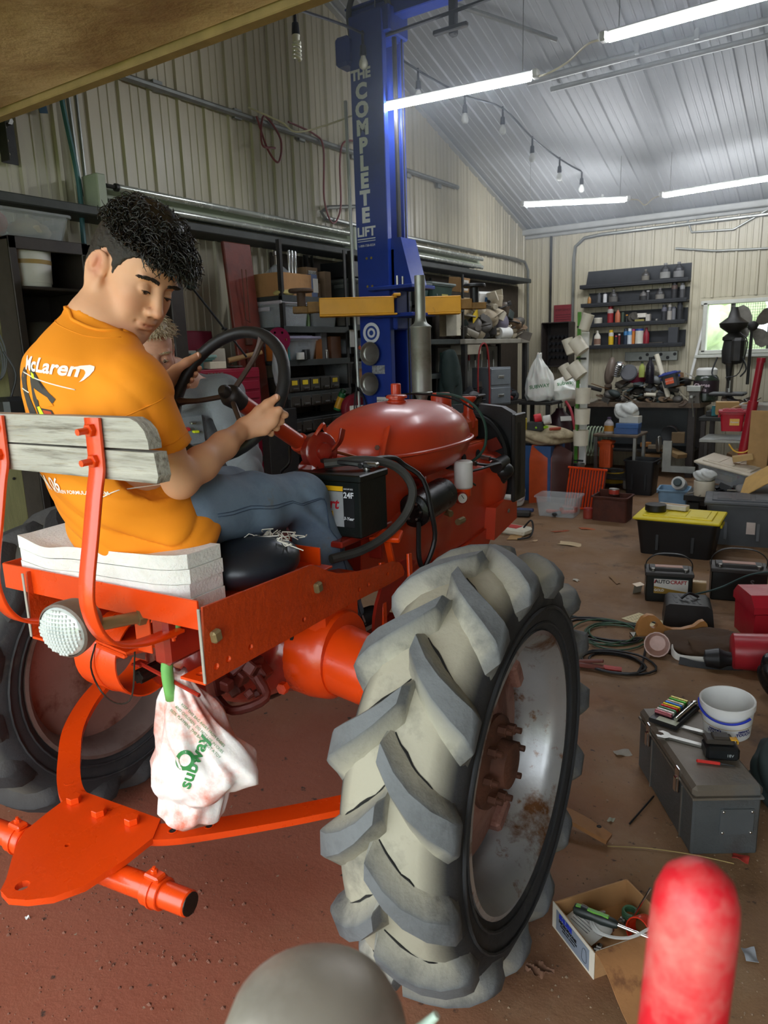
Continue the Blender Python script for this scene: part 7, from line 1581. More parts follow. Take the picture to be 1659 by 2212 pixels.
# main workbench
WB=8.72
t=thing('workbench','long cluttered workbench under the black shelves','workbench',(-2.25,WB+.3,0));b=MB();b.prism([(-.85,-.32),(.62,-.32),(.70,-.27),(.72,-.2),(.72,.3),(-.85,.3)],.05,Matrix.Translation((0,0,.80)));b.build('top',mat('worn_bench_top','#6b5a48',.7,var=.25,bump=.1,col2='#42372c',lo=.48,hi=.65),t)
for x_ in (-.8,.62):
 for y_ in (-.25,.25):q=MB();q.box((x_,y_,.4),(.08,.08,.8));q.build('leg',M_lock,t)
b=MB();b.box((-.05,0,.28),(1.35,.5,.03));b.build('lower_shelf',M_dark,t)
b=MB();b.box((-.05,.28,.5),(1.4,.02,.6));b.build('back_board',C('#54585a'),t)
BZ=.852
scrap_heap(95,-2.28,WB+.28,BZ,.60,.20,.30,41,'heap on the back workbench','workbench',COLS+['#7a5634','#8b8f90','#2f3d3d'],1.25)
scrap_heap(26,-2.2,WB+.1,BZ-.03,.65,.1,.06,44,'front litter of the back workbench','bench front',COLS+['#b98a4e'],.9)
def on_bench(px,py,z=BZ+.02,y=None):return aty(px,py,y or WB+.12)
def lean(p,rz=0,rx=0,ry=0):return at(p,rz,rx,ry)
t=thing('white_tube','long white plastic tube leaning on the bench heap','tube',M=frame(on_bench(1444,858),Vector((-.30,.12,.85))));b=MB();b.cyl((0,0,0),(0,0,.52),.028,n=14,ch=.003);b.build('tube',mat('cream_plastic',''),t)
t=thing('white_tube','short white tube lying at the front of the bench','tube',M=frame(on_bench(1392,852),Vector((1,.1,-.05))));b=MB();b.cyl((0,0,0),(0,0,.13),.022,n=12);b.build('tube',mat('cream_plastic',''),t)
blob('engine_cover','grey brown ribbed engine cover standing at left of the bench','cover',at(on_bench(1312,830)-Vector((0,0,.0)),0,0,10),(.06,.1,.17),C('#77695e',.4),51,.01,.006)
lathe_thing('round_lid','large dark grey round lid leaning in the middle of the heap','lid',Matrix.Translation(on_bench(1358,805)) @ frame((0,0,0),(.1,-1,.25)),[('lid',[(.001,.012),(.085,.012),(.1,.0),(.1,-.012)],C('#55565a',.4))])
can('crimson pail behind the round grey lid',at(on_bench(1365,822)+Vector((.03,.12,-.03))),.1,.12,C('#6f1430',.4))
t=lathe_thing('wire_coil','bright ribbed metal coil in the heap left of the round lid','coil',Matrix.Translation(on_bench(1330,812)) @ frame((0,0,0),(.4,-.2,1)),[('coil',[(.04,0)]+[(.045+.008*(k % 2),.012*k) for k in range(14)]+[(.04,.168)],M_chrome)])
bottle('yellow green squeeze bottle in the bench heap',at(on_bench(1386,815)),.035,.18,C('#a9b35a'),C('#2d3a2d'),None)
bottle('tall dark bottle beside the long white tube',at(on_bench(1403,828)),.05,.3,C('#26222a',.3),M_black,None,flat=1)
t=tote('dark tub with orange label and blue lid tilted on the bench',at(on_bench(1452,835),0,0,-14),.17,.15,.14,C('#3c3f42'),C('#2e3f8a'),ribs=False,lab=(0,.09,.07,C('#d9582a')));letters(t,'HEAVY DUTY',.016,Matrix(((1,0,0,0),(0,0,-1,-.084),(0,1,0,.07),(0,0,0,1))),M_labelw)
t=thing('bench_vise','grey bench vise at the right corner of the workbench','vise',(-1.62,WB+.08,BZ));b=MB();b.prism([(-.06,0),(.06,0),(.05,.1),(.09,.19),(-.09,.19),(-.05,.1)],.1,Matrix(((1,0,0,0),(0,0,-1,.05),(0,1,0,0),(0,0,0,1))));b.build('body',C('#6d675e'),t);b=MB();b.box((0,-.07,.16),(.16,.04,.07),ch=.01);b.build('jaw',M_steel,t);b=MB();b.cyl((0,-.05,.08),(0,-.2,.08),.016,n=10);b.cyl((0,-.19,.08),(.03,-.19,-.14),.007,n=8);b.build('screw',M_steel,t)
t=lathe_thing('snack_jar','big green tinted pretzel jar with white bag on its lid at right of the bench','jar',at((-1.54,WB+.26,BZ)),[('jar',[(.11,0),(.135,.02),(.135,.24),(.12,.28),(.10,.30),(.001,.30)],mat('green_black_jar','#2e372c',.25,var=.2)),('label',[(.1365,.10),(.1365,.24)],C('#2b1d24')),('lid',[(.11,.3),(.112,.36),(.09,.38),(.001,.38)],M_white)],n=24)
for k,s_ in enumerate(('Cheese','Balls')):letters(t,s_,.055,Matrix(((1,0,0,-.02),(0,0,-1,-.138),(0,1,0,.19-.05*k),(0,0,0,1))),C('#d9c2c8'),.001)
t=thing('measuring_stick','long white stick leaning on the wall left of the window','stick',M=frame((-1.78,WB+.5,1.0),(.12,.16,.8)));b=MB();b.box((0,0,.35),(.03,.012,.75));b.build('stick',M_white,t)
# under the bench
for k,(px,py,z,s_,rz,c,w_) in enumerate(((1405,985,.30,(.2,.1,.05),20,'#8a6a44','short plank end in the pile under the bench'),(1450,975,.30,(.36,.14,.05),-35,'#8b714c','wide tan board sloping out under the bench'),(1395,960,.31,(.12,.06,.05),60,'#a5713a','orange brown offcut under the bench'),(1420,965,.35,(.2,.12,.04),10,'#776a56','grey board in the wood pile under the bench'),(1465,945,.36,(.14,.1,.12),10,'#6b573c','brown block on the wood pile under the bench'))):
 t=thing('board',w_,'wood',M=at(aty(px,py,WB-.02),rz,0,12 if k==1 else 0));b=MB();b.box((0,0,0),s_,ch=.004);b.build('board',C(c,.8,bump=.1),t)
can('dark round tin with a yellow dot under the bench',Matrix.Translation(aty(1450,935,WB+.1)) @ Matrix.Rotation(R(90),4,'X'),.09,.12,M_black,C('#3b3330'))
blob('foil_roll','crumpled shiny foil hanging down from the wood pile','foil',at(Vector((aty(1420,1018,WB-.1).x,WB-.1,.296))),(.03,.03,.1),M_steel,55,.008,.01)
tote('black waste bin standing under the bench front',at(atz(1385,1065)),.3,.28,.36,M_black,None,name='waste_bin')
# small table in front of the bench with things on it
TY=7.66
t=thing('small_table','narrow steel table in front of the workbench','table',(-2.15,TY+.12,0));b=MB();b.box((0,0,.595),(.46,.42,.025));b.build('top',mat('worn_bench_top',''),t)
for x_ in (-.2,.2):
 for y_ in (-.18,.18):q=MB();q.box((x_,y_,.29),(.035,.035,.58));q.build('leg',M_steel,t)
b=MB();b.box((0,0,.14),(.44,.4,.02));b.build('lower_shelf',M_dark,t)
t=carton('long blue box on the small steel table',at((-2.06,TY+.05,.608),4),.24,.16,.06,C('#2a4f86',.4));carton('second blue box stacked on the first on the small table',at((-2.05,TY+.05,.669),2),.23,.15,.05,C('#2f5a94',.4));carton('silver white carton on top of the blue boxes',at((-2.04,TY+.08,.72),-5),.2,.12,.07,C('#c2c2ba',.5))
bottle('clear bottle with an orange label on the small steel table',at((-2.24,TY,.608)),.05,.17,C('#b9b3b4',.3),C('#5a4a6a'),C('#c98a2e'),flat=.7)
blob('plastic_wrap','crumpled clear wrap heaped on the blue boxes','wrap',at((-2.1,TY+.1,.75)),(.12,.1,.09),mat('shiny_wrap','#c9cbc6',.2,var=.2,bump=.3),56,.009,.025)
t=thing('coil_cage','cage of pale green rings standing left of the small table','coil',(-2.42,TY+.15,.3));b=MB()
for k in range(8):b.tube([(-.12+k*.035,.1*math.cos(a),.2+.16*math.sin(a)) for a in [R(i*30) for i in range(12)]],.008,5,closed=True,sub=2)
b.build('rings',C('#9aa88c'),t)
t=tote('orange jerry can hanging under the small table',at((-2.26,TY,.25)),.12,.1,.26,C('#d0521c',.5),C('#d0521c',.5),taper=1,name='jerry_can')
can('dark kettle like motor with yellow label under the small table',at(atz(1325,1045,.02)),.11,.16,C('#3a3836',.4),C('#c9a52a'),name='motor')
can('small white pail beside the waste bin',at(atz(1358,1055)),.06,.12,M_white,name='pail',cat='pail')
# table with tarp near the radiator, blue cabinet below
t=thing('cabinet','blue steel cabinet under the cream tarp','cabinet',(-2.80,7.0,0));b=MB();b.box((0,0,.28),(.5,.4,.56));b.build('case',C('#2d4f7c',.45),t);b=MB();b.box((-.2,-.22,.3),(.2,.04,.6));b.build('control_board',M_black,t);b=MB()
for k in range(14):b.lathe([(.012,0),(.016,0),(.016,.002)],10,frame((-.26+.05*(k % 3),-.243,.08+.045*k),(0,-1,0)),cap=(False,False))
b.build('dial_marks',M_white,t,kind='stuff')
blob('tarp','dirty cream canvas tarp bundled on the blue cabinet','tarp',at((-2.66,6.98,.565),20),(.27,.20,.09),mat('cream_canvas','#b8a888',.9,var=.15,bump=.15,col2='#7a6a50',lo=.52,hi=.7),61,.011,.03)
for k,(dx,dz,c,w_,kind) in enumerate(((-.08,.19,'#3a3c3a','grey black sander on the cream tarp','b'),(.0,.25,'#d9d6cc','white tape roll on top of the sander','r'),(-.10,.26,'#d0202c','red cap on top of the sander','r'),(-.02,.18,'#9ed22a','lime green strap on the cream tarp','b'),(.12,.17,'#a8432a','red handled screwdriver on the cream tarp','b'),(-.2,.17,'#c9b23a','yellow upright packet left of the cream tarp','b'))):
 M=at((-2.66+dx,6.88,.56+dz),15*k)
 if kind=='r':can(w_,M @ Matrix.Rotation(R(80),4,'Y'),.045,.07,C(c),name='roll',cat='roll')
 else:t=thing('sander' if k==0 else ('packet' if k==5 else 'strap'),w_,'tool',M=M);b=MB();b.box((0,0,0),(.16,.1,.09) if k==0 else ((.05,.03,.2) if k==5 else (.14,.03,.03)),ch=.01);b.build('body',C(c,.5),t)
# sheet metal of the tractor leaning by the cabinet
t=thing('fender_panel','orange curved fender panel leaning against the blue cabinet','fender',M=at((-2.55,6.78,.0),12));M_fp=mat('faded_orange_panel','#b8491f',.45,var=.15)
for nm,u0,u1,m_ in (('outer_sheet',0,.5,M_fp),('inner_sheet',.5,1,C('#4a2a24',.5))):
 b=MB();b.grid(lambda u,v:(-.19+.40*(u0+(u1-u0)*u),-.06+.09*math.sin(math.pi*(u0+(u1-u0)*u))+(.12*max(0,v-.8)*5 if v>.8 else 0),.57*v-.16*max(0,(u0+(u1-u0)*u)-.6)*v),10,14,t=.006);b.build(nm,m_,t,ang=60)
t=thing('grille','orange slatted radiator grille leaning on the floor','grille',M=at((-2.16,6.62,0),-8,-14));b=MB();b.box((0,0,.2),(.38,.012,.40));b.build('backing',C('#5a2018'),t)
for k in range(13):q=MB();q.box((-.175+k*.029,-.012,.2),(.013,.016,.40),ch=.004);q.build('slat',M_or,t)
for z in (0.01,.39):q=MB();q.box((0,-.012,z),(.40,.02,.02));q.build('frame_bar',M_or,t)
# drill press, fan, right hand benches
t=thing('drill_press','dark old drill press standing before the window','drill press',(-1.22,8.45,.0));b=MB();b.cyl((0,0,.8),(0,0,1.75),.035,n=12);b.build('column',M_steel,t)
b=MB();b.lathe([(.06,1.28),(.09,1.3),(.1,1.42),(.085,1.52),(.10,1.53),(.10,1.56),(.05,1.6),(.13,1.66),(.14,1.70),(.06,1.76),(.03,1.86),(.001,1.86)],18);b.box((.07,-.06,1.42),(.12,.2,.26),ch=.03);b.build('head',M_dark,t)
b=MB();b.cyl((0,-.1,1.3),(0,-.1,1.12),.04,.02,12);b.cyl((0,-.1,1.12),(0,-.1,1.04),.012,n=8);b.build('spindle',M_dark,t);b=MB();b.box((0,-.08,.98),(.34,.28,.03),ch=.01);b.build('work_table',M_dark,t)
b=MB();b.tube([(-.12,-.1,1.36),(-.16,-.12,1.2),(-.1,-.14,1.14)],.008,6);b.tube([(.12,-.14,1.36),(.17,-.18,1.24),(.12,-.18,1.16)],.008,6);b.tube([(.08,-.1,1.6),(.16,-.15,1.5),(.1,-.12,1.2),(-.02,-.16,1.15)],.006,6);b.build('levers_and_wires',M_black,t);b=MB();b.box((0,0,.78),(.36,.4,.05));b.build('base',M_dark,t)
t=thing('fan','four bladed grey fan on a shaft in front of the window','fan',M=frame((-1.06,8.6,1.665),(.25,-1,.05),(1,0,0)));b=MB();b.lathe([(.05,-.03),(.05,.02),(.03,.035),(.001,.035)],16);b.box((0,-.3,-.05),(.03,.6,.03));b.build('hub',M_dark,t)
for k in range(4):
 a=R(38+90*k);b=MB();Mk=Matrix.Rotation(a,4,'Z') @ Matrix.Rotation(R(24),4,'X');b.prism([(.04,-.02),(.09,-.06),(.17,-.085),(.235,-.06),(.25,0),(.235,.06),(.17,.085),(.09,.06),(.04,.02)],.005,Mk);b.build('blade',mat('dusty_fan_grey','#8b877e',.5,.3,var=.2,col2='#5d584f',lo=.5,hi=.7),t)
 q=MB();q.cyl(Mk @ Vector((.05,0,0)),Mk @ Vector((.05,0,.012)),.008,n=6);q.build('rivet',M_steel,t)
t=thing('metal_bench','low dark steel bench with the drill press on the right','workbench',(-.92,8.42,0));b=MB();b.box((0,0,.735),(1.05,.6,.04));b.build('top',M_dark,t)
for x_ in (-.48,.45):
 for y_ in (-.27,.27):q=MB();q.box((x_,y_,.36),(.05,.05,.71));q.build('leg',M_lock,t)
scrap_heap(30,-1.0,8.3,.78,.35,.14,.16,71,'litter around the drill press','drill press',COLS+['#2f4f9a'],.95)
for k,(px,py,c,w_) in enumerate(((1563,832,'#e0b814','bright yellow drill lying by the drill press'),(1590,840,'#d98a1a','orange handled tool right of the yellow drill'),(1550,838,'#2a2f6a','dark blue tool left of the yellow drill'))):
 t=thing('power_tool',w_,'tool',M=at(Vector((aty(px,py,8.25).x,8.25,.80)),30*k));b=MB();b.box((0,0,.02),(.12,.05,.05),ch=.015);b.box((.03,0,-.04),(.03,.035,.09),ch=.01);b.build('body',C(c,.4),t)
t=thing('step_stand','lower steel stand carrying the red coffee tub','stand',(-1.0,7.5,0));b=MB();b.box((.12,0,.615),(.80,.45,.03));b.build('top',M_steel,t)
for x_ in (-.22,.5):
 for y_ in (-.2,.2):q=MB();q.box((x_,y_,.3),(.035,.035,.6));q.build('leg',M_lock,t)
b=MB();b.prism([(-.3,.3),(0,.3),(0,.36),(-.22,.36),(-.22,.6),(-.3,.6)],.03,Matrix(((1,0,0,-.3),(0,0,-1,-.2),(0,1,0,0),(0,0,0,1))));b.build('side_frame',M_steel,t)
t=tote('red coffee tub with a yellow label on the steel stand',at(aty(1580,930,7.32),8),.20,.17,.17,C('#b5142a',.35),C('#a3122a',.35),ribs=False,lab=(.1,.08,.06,C('#e0b030',.4)),name='coffee_tub');letters(t,'Folgers',.022,Matrix(((1,0,0,.02),(0,0,-1,-.0915),(0,1,0,.085),(0,0,0,1))),M_labelw,.0004)
carton('tan wooden block behind the red coffee tub',at(aty(1570,895,7.6),12),.2,.14,.12,C('#b08d58',.8),name='wood_block');carton('teal sheet edge behind the red coffee tub',at(aty(1553,898,7.7),30),.14,.02,.1,C('#3a7f85'),name='teal_sheet')
t=thing('hammer','hammer with a red capped handle lying on the white tray','hammer',M=at(aty(1605,875,7.45),20,0,-20));b=MB();b.cyl((-.1,0,0),(.1,0,0),.014,n=10);b.build('handle',M_wood,t);b=MB();b.cyl((.06,0,.0),(.12,0,.02),.02,n=10);b.build('red_end',C('#c8372a'),t)
tote('pale grey tray on the steel stand at right',at(aty(1640,895,7.55)),.3,.25,.1,C('#b5b3a8'),None,ribs=False,name='tray')
blob('chrome_parts','small chrome parts heap beside the red coffee tub','parts',at(aty(1615,935,7.35)),(.07,.06,.035),M_chrome,72,.006,.012)
t=thing('tall_carton','tall tan plank standing behind the red jack post','board',(-.74,6.95,.0));b=MB();b.box((0,0,.62),(.16,.03,.62),rot=(-6,0,0));b.box((0,.03,.16),(.1,.02,.32));b.build('board',C('#b08a58',.8),t)
# red engine stand
M_jr=mat('red_stand_paint','#9c1526',.4,var=.1)
t=thing('engine_stand','red steel post of an engine stand at the right edge','stand',(-.87,7.1,0));b=MB();b.tube([(-.06,0,.0),(-.01,0,.5),(.045,.0,1.0)],.042,10,sub=1);b.tube([(.045,0,1.0),(.08,0,1.36)],.03,10,sub=1);b.build('post',M_jr,t);b=MB();b.box((0,0,.03),(.3,.5,.05));b.build('base',M_jr,t)
for s_ in (-1,1):q=MB();q.tube([(-.05,s_*.02,.35),(-.05+s_*.02,s_*.2,.06)],.014,6,sub=1);q.build('brace',M_jr,t)
b=MB();b.tube([(.08,0,1.33),(.081,0,1.37)],.036,10,sub=1);b.build('cap',M_jr,t);b=MB();b.tube([(-.12,-.05,.62),(-.06,-.07,.56),(.02,-.07,.56),(.09,-.05,.63)],.007,6);b.build('yellow_rope',C('#d9a83a'),t)
carton('tipped tan carton with white label leaning on the red stand',at(atz(1600,1035)+Vector((0,.2,.02)),-25,12,18),.34,.3,.26,C('#8f7050',.8),lab=(.0,.13,.14,.06));carton('small open pale carton on top of the tipped tan carton',at(aty(1605,995,6.9),10,0,-10),.16,.08,.05,C('#c2a06a',.8));t=thing('card_sheet','yellow brown folded cardboard sheet at the right edge','cardboard',M=at(aty(1650,1030,6.3),-20,30,-35));b=MB();b.box((0,0,0),(.4,.3,.008));b.build('sheet',C('#c29a56',.8),t)
# ================================================================== THINGS ON THE FLOOR, RIGHT SIDE
t=tote('black storage tote with a bright yellow lid on the floor',at((-1.07,5.53,0),2),.55,.38,.265,C('#17181a',.4),mat('bright_yellow_lid','#e6cf12',.45,var=.05),taper=.88)
t=lathe_thing('tape_roll','black tape roll on the yellow lid','tape',at((-1.24,5.5,.305)),[('roll',[(.045,0),(.075,0),(.075,.045),(.045,.045)],M_black),('core',[(.044,.002),(.044,.043)],M_card)],n=24)
carton('flat white foil packet on the yellow lid behind the tape roll',at((-1.14,5.6,.303),-8),.22,.08,.035,C('#cfcac0',.35),name='foil_packet')
tote('grey storage tote with a printed warning label behind the yellow lid',at((-.72,6.05,0),8),.5,.4,.32,C('#56595c',.45),C('#4a4d50',.45),lab=(.12,.06,.12,C('#c9b9ae',.6)))
# the heap at the right edge
t=thing('low_pallet','low dark pallet table heaped with parts at the right edge','pallet',(-.78,6.85,0));b=MB();b.box((0,0,.20),(.95,.55,.05));b.box((0,0,.15),(.85,.45,.05));b.build('deck',M_dark,t)
for x_ in (-.4,.4):
 for y_ in (-.2,.2):q=MB();q.box((x_,y_,.08),(.1,.1,.16));q.build('block',M_dark,t)
tote('light blue open bin left of the black pallet',at((-1.42,7.0,0),6),.26,.26,.2,C('#7d9db5',.5),None,ribs=False)
can('white bottle end with a dark cap sticking out of the blue bin',Matrix.Translation((-1.36,6.98,.23)) @ Matrix.Rotation(R(70),4,'X'),.06,.14,M_white,None,C('#3a4a4c'),name='bottle_end')
t=can('white plastic tub with crumpled bag in its mouth on the pallet',at((-1.10,6.62,.226)),.085,.13,mat('cream_plastic',''),name='tub',cat='tub');blob('crumpled_bag','crumpled clear bag in the white tub','bag',at((-1.10,6.62,.35)),(.09,.08,.05),mat('shiny_wrap',''),81,.009,.02)
t=tote('milky clear tote with a pale lid tipped on the pallet heap',at((-.95,6.95,.30),-18,6,9),.5,.3,.15,M_clear,C('#c9bda8',.5),ribs=False)
carton('yellow brown packet inside the tipped clear tote',at((-1.0,6.93,.33),-18,6,9),.2,.1,.05,C('#b08a45',.6));blob('grey_cover','grey draped sheet right of the tipped tote','sheet',at((-.62,6.7,.226),10),(.26,.14,.07),C('#6b6660',.7),82,.011,.02)
bottle('amber bottle with white label lying at the right edge of the pallet',Matrix.Translation((-.56,6.62,.27)) @ Euler((0,R(80),R(20))).to_matrix().to_4x4(),.035,.2,C('#a8701e',.3),M_white,M_white,flat=1)
scrap_heap(22,-.82,6.66,.226,.34,.1,.06,83,'litter on the black pallet','pallet',['#2a2a2b','#4d4a45','#1f2022','#8b8577','#3b4a52'],.9)
can('white tub lower at right edge under the pallet',at((-.60,6.35,.0)),.08,.12,M_white,name='tub',cat='tub')
# clear tote, rust boxes, litter near the grille
tote('small clear plastic tote of orange parts on the floor',at((-2.28,6.32,0),4),.38,.26,.19,mat('thin_clear_plastic','#cfd4d4',.25,var=0,bump=0,alpha=.3),None,ribs=False,handles=False)
for k,(x_,y_,c,w_) in enumerate(((-2.32,6.3,'#c94a2a','orange lever in the small clear tote'),(-2.2,6.34,'#c23f2f','red clamp in the small clear tote'),(-2.27,6.25,'#2b2b2d','black fitting in the small clear tote'))):
 t=thing('fitting',w_,'fitting',M=at((x_,y_,.03),40*k));b=MB();b.box((0,0,0),(.15,.04,.03),ch=.01);b.cyl((.07,0,0),(.07,0,.04),.02,n=10);b.build('body',C(c),t)
t=thing('rusty_box','rusty brown open steel box right of the red tin','box',(-1.8,6.35,0));b=MB();shell(b,.30,.22,.22,1.0);b.box((-.06,.1,.2),(.18,.01,.1),rot=(12,0,0));b.build('box',mat('deep_rust','#4f2619',.8,var=.3,bump=.2),t)
can('small red tin beside the rusty box',at((-2.0,6.3,0)),.045,.09,C('#8e2420',.4),C('#9a3a2a'));can('grey labelled tin standing in the rusty box',at((-1.8,6.38,.22)),.045,.05,M_steel,C('#b03a2a'))
blob('white_bag','limp white plastic bag on the floor by the radiator','bag',at((-2.85,6.5,0)),(.15,.13,.13),M_bag2,84,.011,.025)
t=thing('brush','blue dustpan brush on the floor near the clear tote','brush',M=at((-2.62,6.15,.02),15));b=MB();b.box((0,0,.03),(.3,.06,.03),ch=.01);b.build('back',C('#26365f'),t);b=MB();b.box((.05,-.06,.01),(.16,.09,.05),ch=.01);b.build('bristles',M_dark,t)
t=thing('charger_pack','red and white plastic pack with black cord behind the tractor tyre','pack',M=at((-2.38,5.5,.0),-10));b=MB();b.box((0,0,.03),(.3,.16,.06),ch=.02);b.build('case',mat('cream_plastic',''),t);b=MB();b.box((-.03,-.01,.062),(.2,.1,.006));b.build('red_label',C('#b8281f'),t);b=MB();b.tube([(.1,0,.06),(.14,.05,.12),(.18,.02,.06),(.22,-.1,.02),(.16,-.18,.01)],.008,6);b.build('cord',M_black,t)
for k,(x_,y_,sx,sy,c,w_) in enumerate(((-1.84,5.36,.17,.10,'#c9b08a','tan paper scrap alone on the bare floor'),(-1.88,5.9,.12,.06,'#a9582f','orange card scrap on the floor below the rusty box'),(-2.05,5.72,.14,.04,'#9a4a2a','thin orange card strip left of the orange scrap'),(-2.12,5.32,.05,.03,'#b99a78','tiny tan scrap left of the tan paper'),(-2.3,5.35,.14,.1,'#b08a58','tan card behind the black cord'),(-1.28,4.62,.16,.03,'#8a6a48','rusty strip on the floor left of the labelled battery'),(-1.5,4.5,.05,.03,'#b9b3a2','pale chip on the bare floor'))):
 t=thing('paper_scrap',w_,'scrap',M=at((x_,y_,.002),25*k));b=MB();b.grid(lambda u,v:((u-.5)*sx+.01*math.sin(v*5),(v-.5)*sy,.004+.006*math.sin(u*4+k)*u),6,4,t=.0015);b.build('sheet',C(c,.85),t)
# batteries, charger
def batt(label,M,sx=.26,sy=.17,sz=.185):
 t=thing('car_battery',label,'battery',M=M);b=MB();b.box((0,0,sz*.45),(sx,sy,sz*.9),ch=.006);b.build('case',MATS['battery_black'],t);b=MB();b.box((0,0,sz*.93),(sx+.012,sy+.012,.024),ch=.004);b.box((0,.0,sz*1.02),(sx*.86,sy*.5,.022),ch=.004);b.build('top',C('#2a2622',.5),t)
 for x_ in (-.35,.35):q=MB();q.cyl((sx*x_,-sy*.3,sz*.95),(sx*x_,-sy*.3,sz*1.08),.011,n=10);q.build('terminal',M_steel,t)
 b=MB();b.strip([(-sx*.5,0,sz*.9),(-sx*.49,-.01,sz*1.25),(-sx*.3,-.02,sz*1.5),(0,-.02,sz*1.55),(sx*.3,-.02,sz*1.5),(sx*.49,-.01,sz*1.25),(sx*.5,0,sz*.9)],(0,1,0),.02,.005);b.build('carry_handle',M_black,t)
 b=MB();b.box((0,.0,sz*1.03+.011),(sx*.6,sy*.3,.001),ch=0);b.build('top_label',C('#b98a78',.5),t);return t
t=batt('black battery with a white and gold front label on the floor',at((-.905,4.43,0),16));b=MB();b.box((.01,-.0865,.10),(.19,.002,.09),ch=0,mi=0);b.prism([(-.085,.055),(.105,.055),(.105,.07),(.0,.085),(-.085,.10)],.0012,Matrix(((1,0,0,0),(0,0,-1,-.0872),(0,1,0,0),(0,0,0,1))),mi=1);b.build('label',[M_labelw,C('#9a7a28',.5)],t)
LB=lambda x,z,y=-.0888:Matrix(((1,0,0,x),(0,0,-1,y),(0,1,0,z),(0,0,0,1)))
letters(t,'AUTO',.03,LB(-.038,.128),M_black,.0009,name='brand_lettering');letters(t,'CRAFT',.03,LB(.052,.128),C('#a52a2a'),.0009,name='brand_lettering');letters(t,'GOLD',.02,LB(-.055,.075),M_labelw,.0006)
b=MB();b.prism([(-.086,.118),(-.08,.118),(-.072,.14),(-.078,.14)],.001,LB(0,0));b.build('slash_mark',C('#a52a2a'),t)
t=batt('second black battery behind the red toolbox',at((-.55,4.64,0),12),.3,.18,.2);letters(t,'S',.05,LB(.07,.12,-.0915),C('#6a6a6c'),.001)
carton('tan wooden block between the two batteries',at((-.76,4.56,0),10),.10,.06,.09,C('#a88a5c',.8),name='wood_block');carton('folded grey card against the left of the labelled battery',at((-1.09,4.44,0),60,12),.07,.004,.06,C('#8d8474',.8),name='card')
t=thing('battery_charger','black vented battery charger box on the floor','charger',M=at((-.72,4.08,0),14));b=MB();b.prism([(-.13,0),(.13,0),(.115,.11),(.09,.13),(-.10,.13),(-.12,.115)],.2,Matrix(((1,0,0,0),(0,0,-1,.1),(0,1,0,0),(0,0,0,1))));b.build('case',C('#1d1b1b',.4),t)
for k in range(5):
 for j in range(2):q=MB();q.box((-.07+k*.03,-.04+j*.08,.1305),(.012,.06,.002),rot=(0,0,12),ch=0);q.build('vent_slot',C('#060606'),t)
b=MB();b.tube([(-.04,-.02,.14),(.0,.0,.165),(.05,.03,.14)],.008,6);b.build('handle',M_black,t)
t=thing('note_paper','cream handwritten paper under the battery charger','paper',M=at((-.93,3.98,.002),-25));b=MB();b.box((0,0,0),(.19,.15,.002),ch=0);b.build('sheet',C('#d9cba0',.8),t);b=MB()
for k in range(6):
 for j in range(5):b.box((-.07+.03*j+.003*(k % 2),-.05+k*.02,.0016),(.018,.002,.001),rot=(0,0,6*(j % 3-1)),ch=0)
b.build('handwriting',C('#6a5f48'),t,kind='stuff')
t=thing('sanding_board','long sanding board with a curved tan wooden handle','sander',M=at((-.745,3.80,0),31));b=MB();b.box((0,0,.012),(.42,.07,.02),ch=.003);b.build('base',M_chrome,t)
prf=[(-.18,.0),(.18,.0),(.185,.03),(.175,.06),(.16,.075),(.14,.07),(.11,.045),(.05,.03),(0,.03),(-.04,.045),(-.07,.085),(-.10,.108),(-.13,.112),(-.16,.095),(-.18,.06),(-.19,.02)]
b=MB();b.prism(prf,.03,Matrix(((1,0,0,0),(0,0,-1,.015),(0,1,0,.022),(0,0,0,1))),holes=[(-.10,.058,.02)]);b.build('wooden_handle',C('#b07a42',.5),t,ang=50)
def coilthing(name,label,cat,c,rx,ry,n,r,m,seed,tail=()):
 rr=random.Random(seed);t=thing(name,label,cat,c);pts=[]
 for k in range(n*10):a=k*.628;q=1+.18*math.sin(k*.37+seed)+.06*rr.uniform(-1,1);pts.append((rx*q*math.cos(a)+.04*math.sin(k*.11),ry*q*math.sin(a),r*(1+.9*(k//10))))
 for q in tail:pts.append((q.x-c[0],q.y-c[1],q.z+r))
 b=MB();b.tube(pts,r,6,sub=2);b.build('cable',m,t);return t
G=lambda x,y:atz(x,y,.0)
coilthing('cord_coil','coiled dark green extension cord beside the sanding board','cord',(-1.03,3.68,0),.15,.17,4,.005,C('#33503a',.5),1);coilthing('cord_coil','loose black cable loops behind the green cord','cord',(-1.10,3.72,0),.22,.15,2,.006,M_black,2,[G(1420,1350),G(1380,1342)])
cord([G(1225,1330)+Vector((0,0,.006)),G(1270,1338),G(1330,1345),G(1400,1348)],.006,C('#22352a',.5),'dark green lead running from behind the tyre to the charger')
t=coilthing('jumper_cable','tangled black jumper cable with a rusty clamp','cable',(-.93,3.33,0),.16,.12,3,.006,M_black,3,[G(1390,1425),G(1395,1400)]);b=MB();p=G(1275,1447)-Vector((-.93,3.33,0));b.box(p+Vector((0,0,.02)),(.14,.03,.02),rot=(0,0,12),ch=.006);b.box(p+Vector((-.01,.02,.035)),(.13,.025,.012),rot=(0,-8,12),ch=.004);b.build('clamp',mat('rust_red_clamp','#6a3226',.6,var=.2),t);b=MB();b.cyl(p+Vector((.06,.012,.022)),p+Vector((.14,.03,.02)),.013,n=8);b.build('red_grip',C('#a03028'),t)
lathe_thing('crumpled_cup','crushed clear plastic cup with red smears on the floor','cup',at((-.76,3.55,.055),0,70,30),[('cup',[(.001,-.04),(.04,-.04),(.058,.03),(.062,.05),(.056,.05),(.038,-.03)],mat('cloudy_red_plastic','#d5b0a2',.2,var=.2,alpha=.7,bump=.1))])
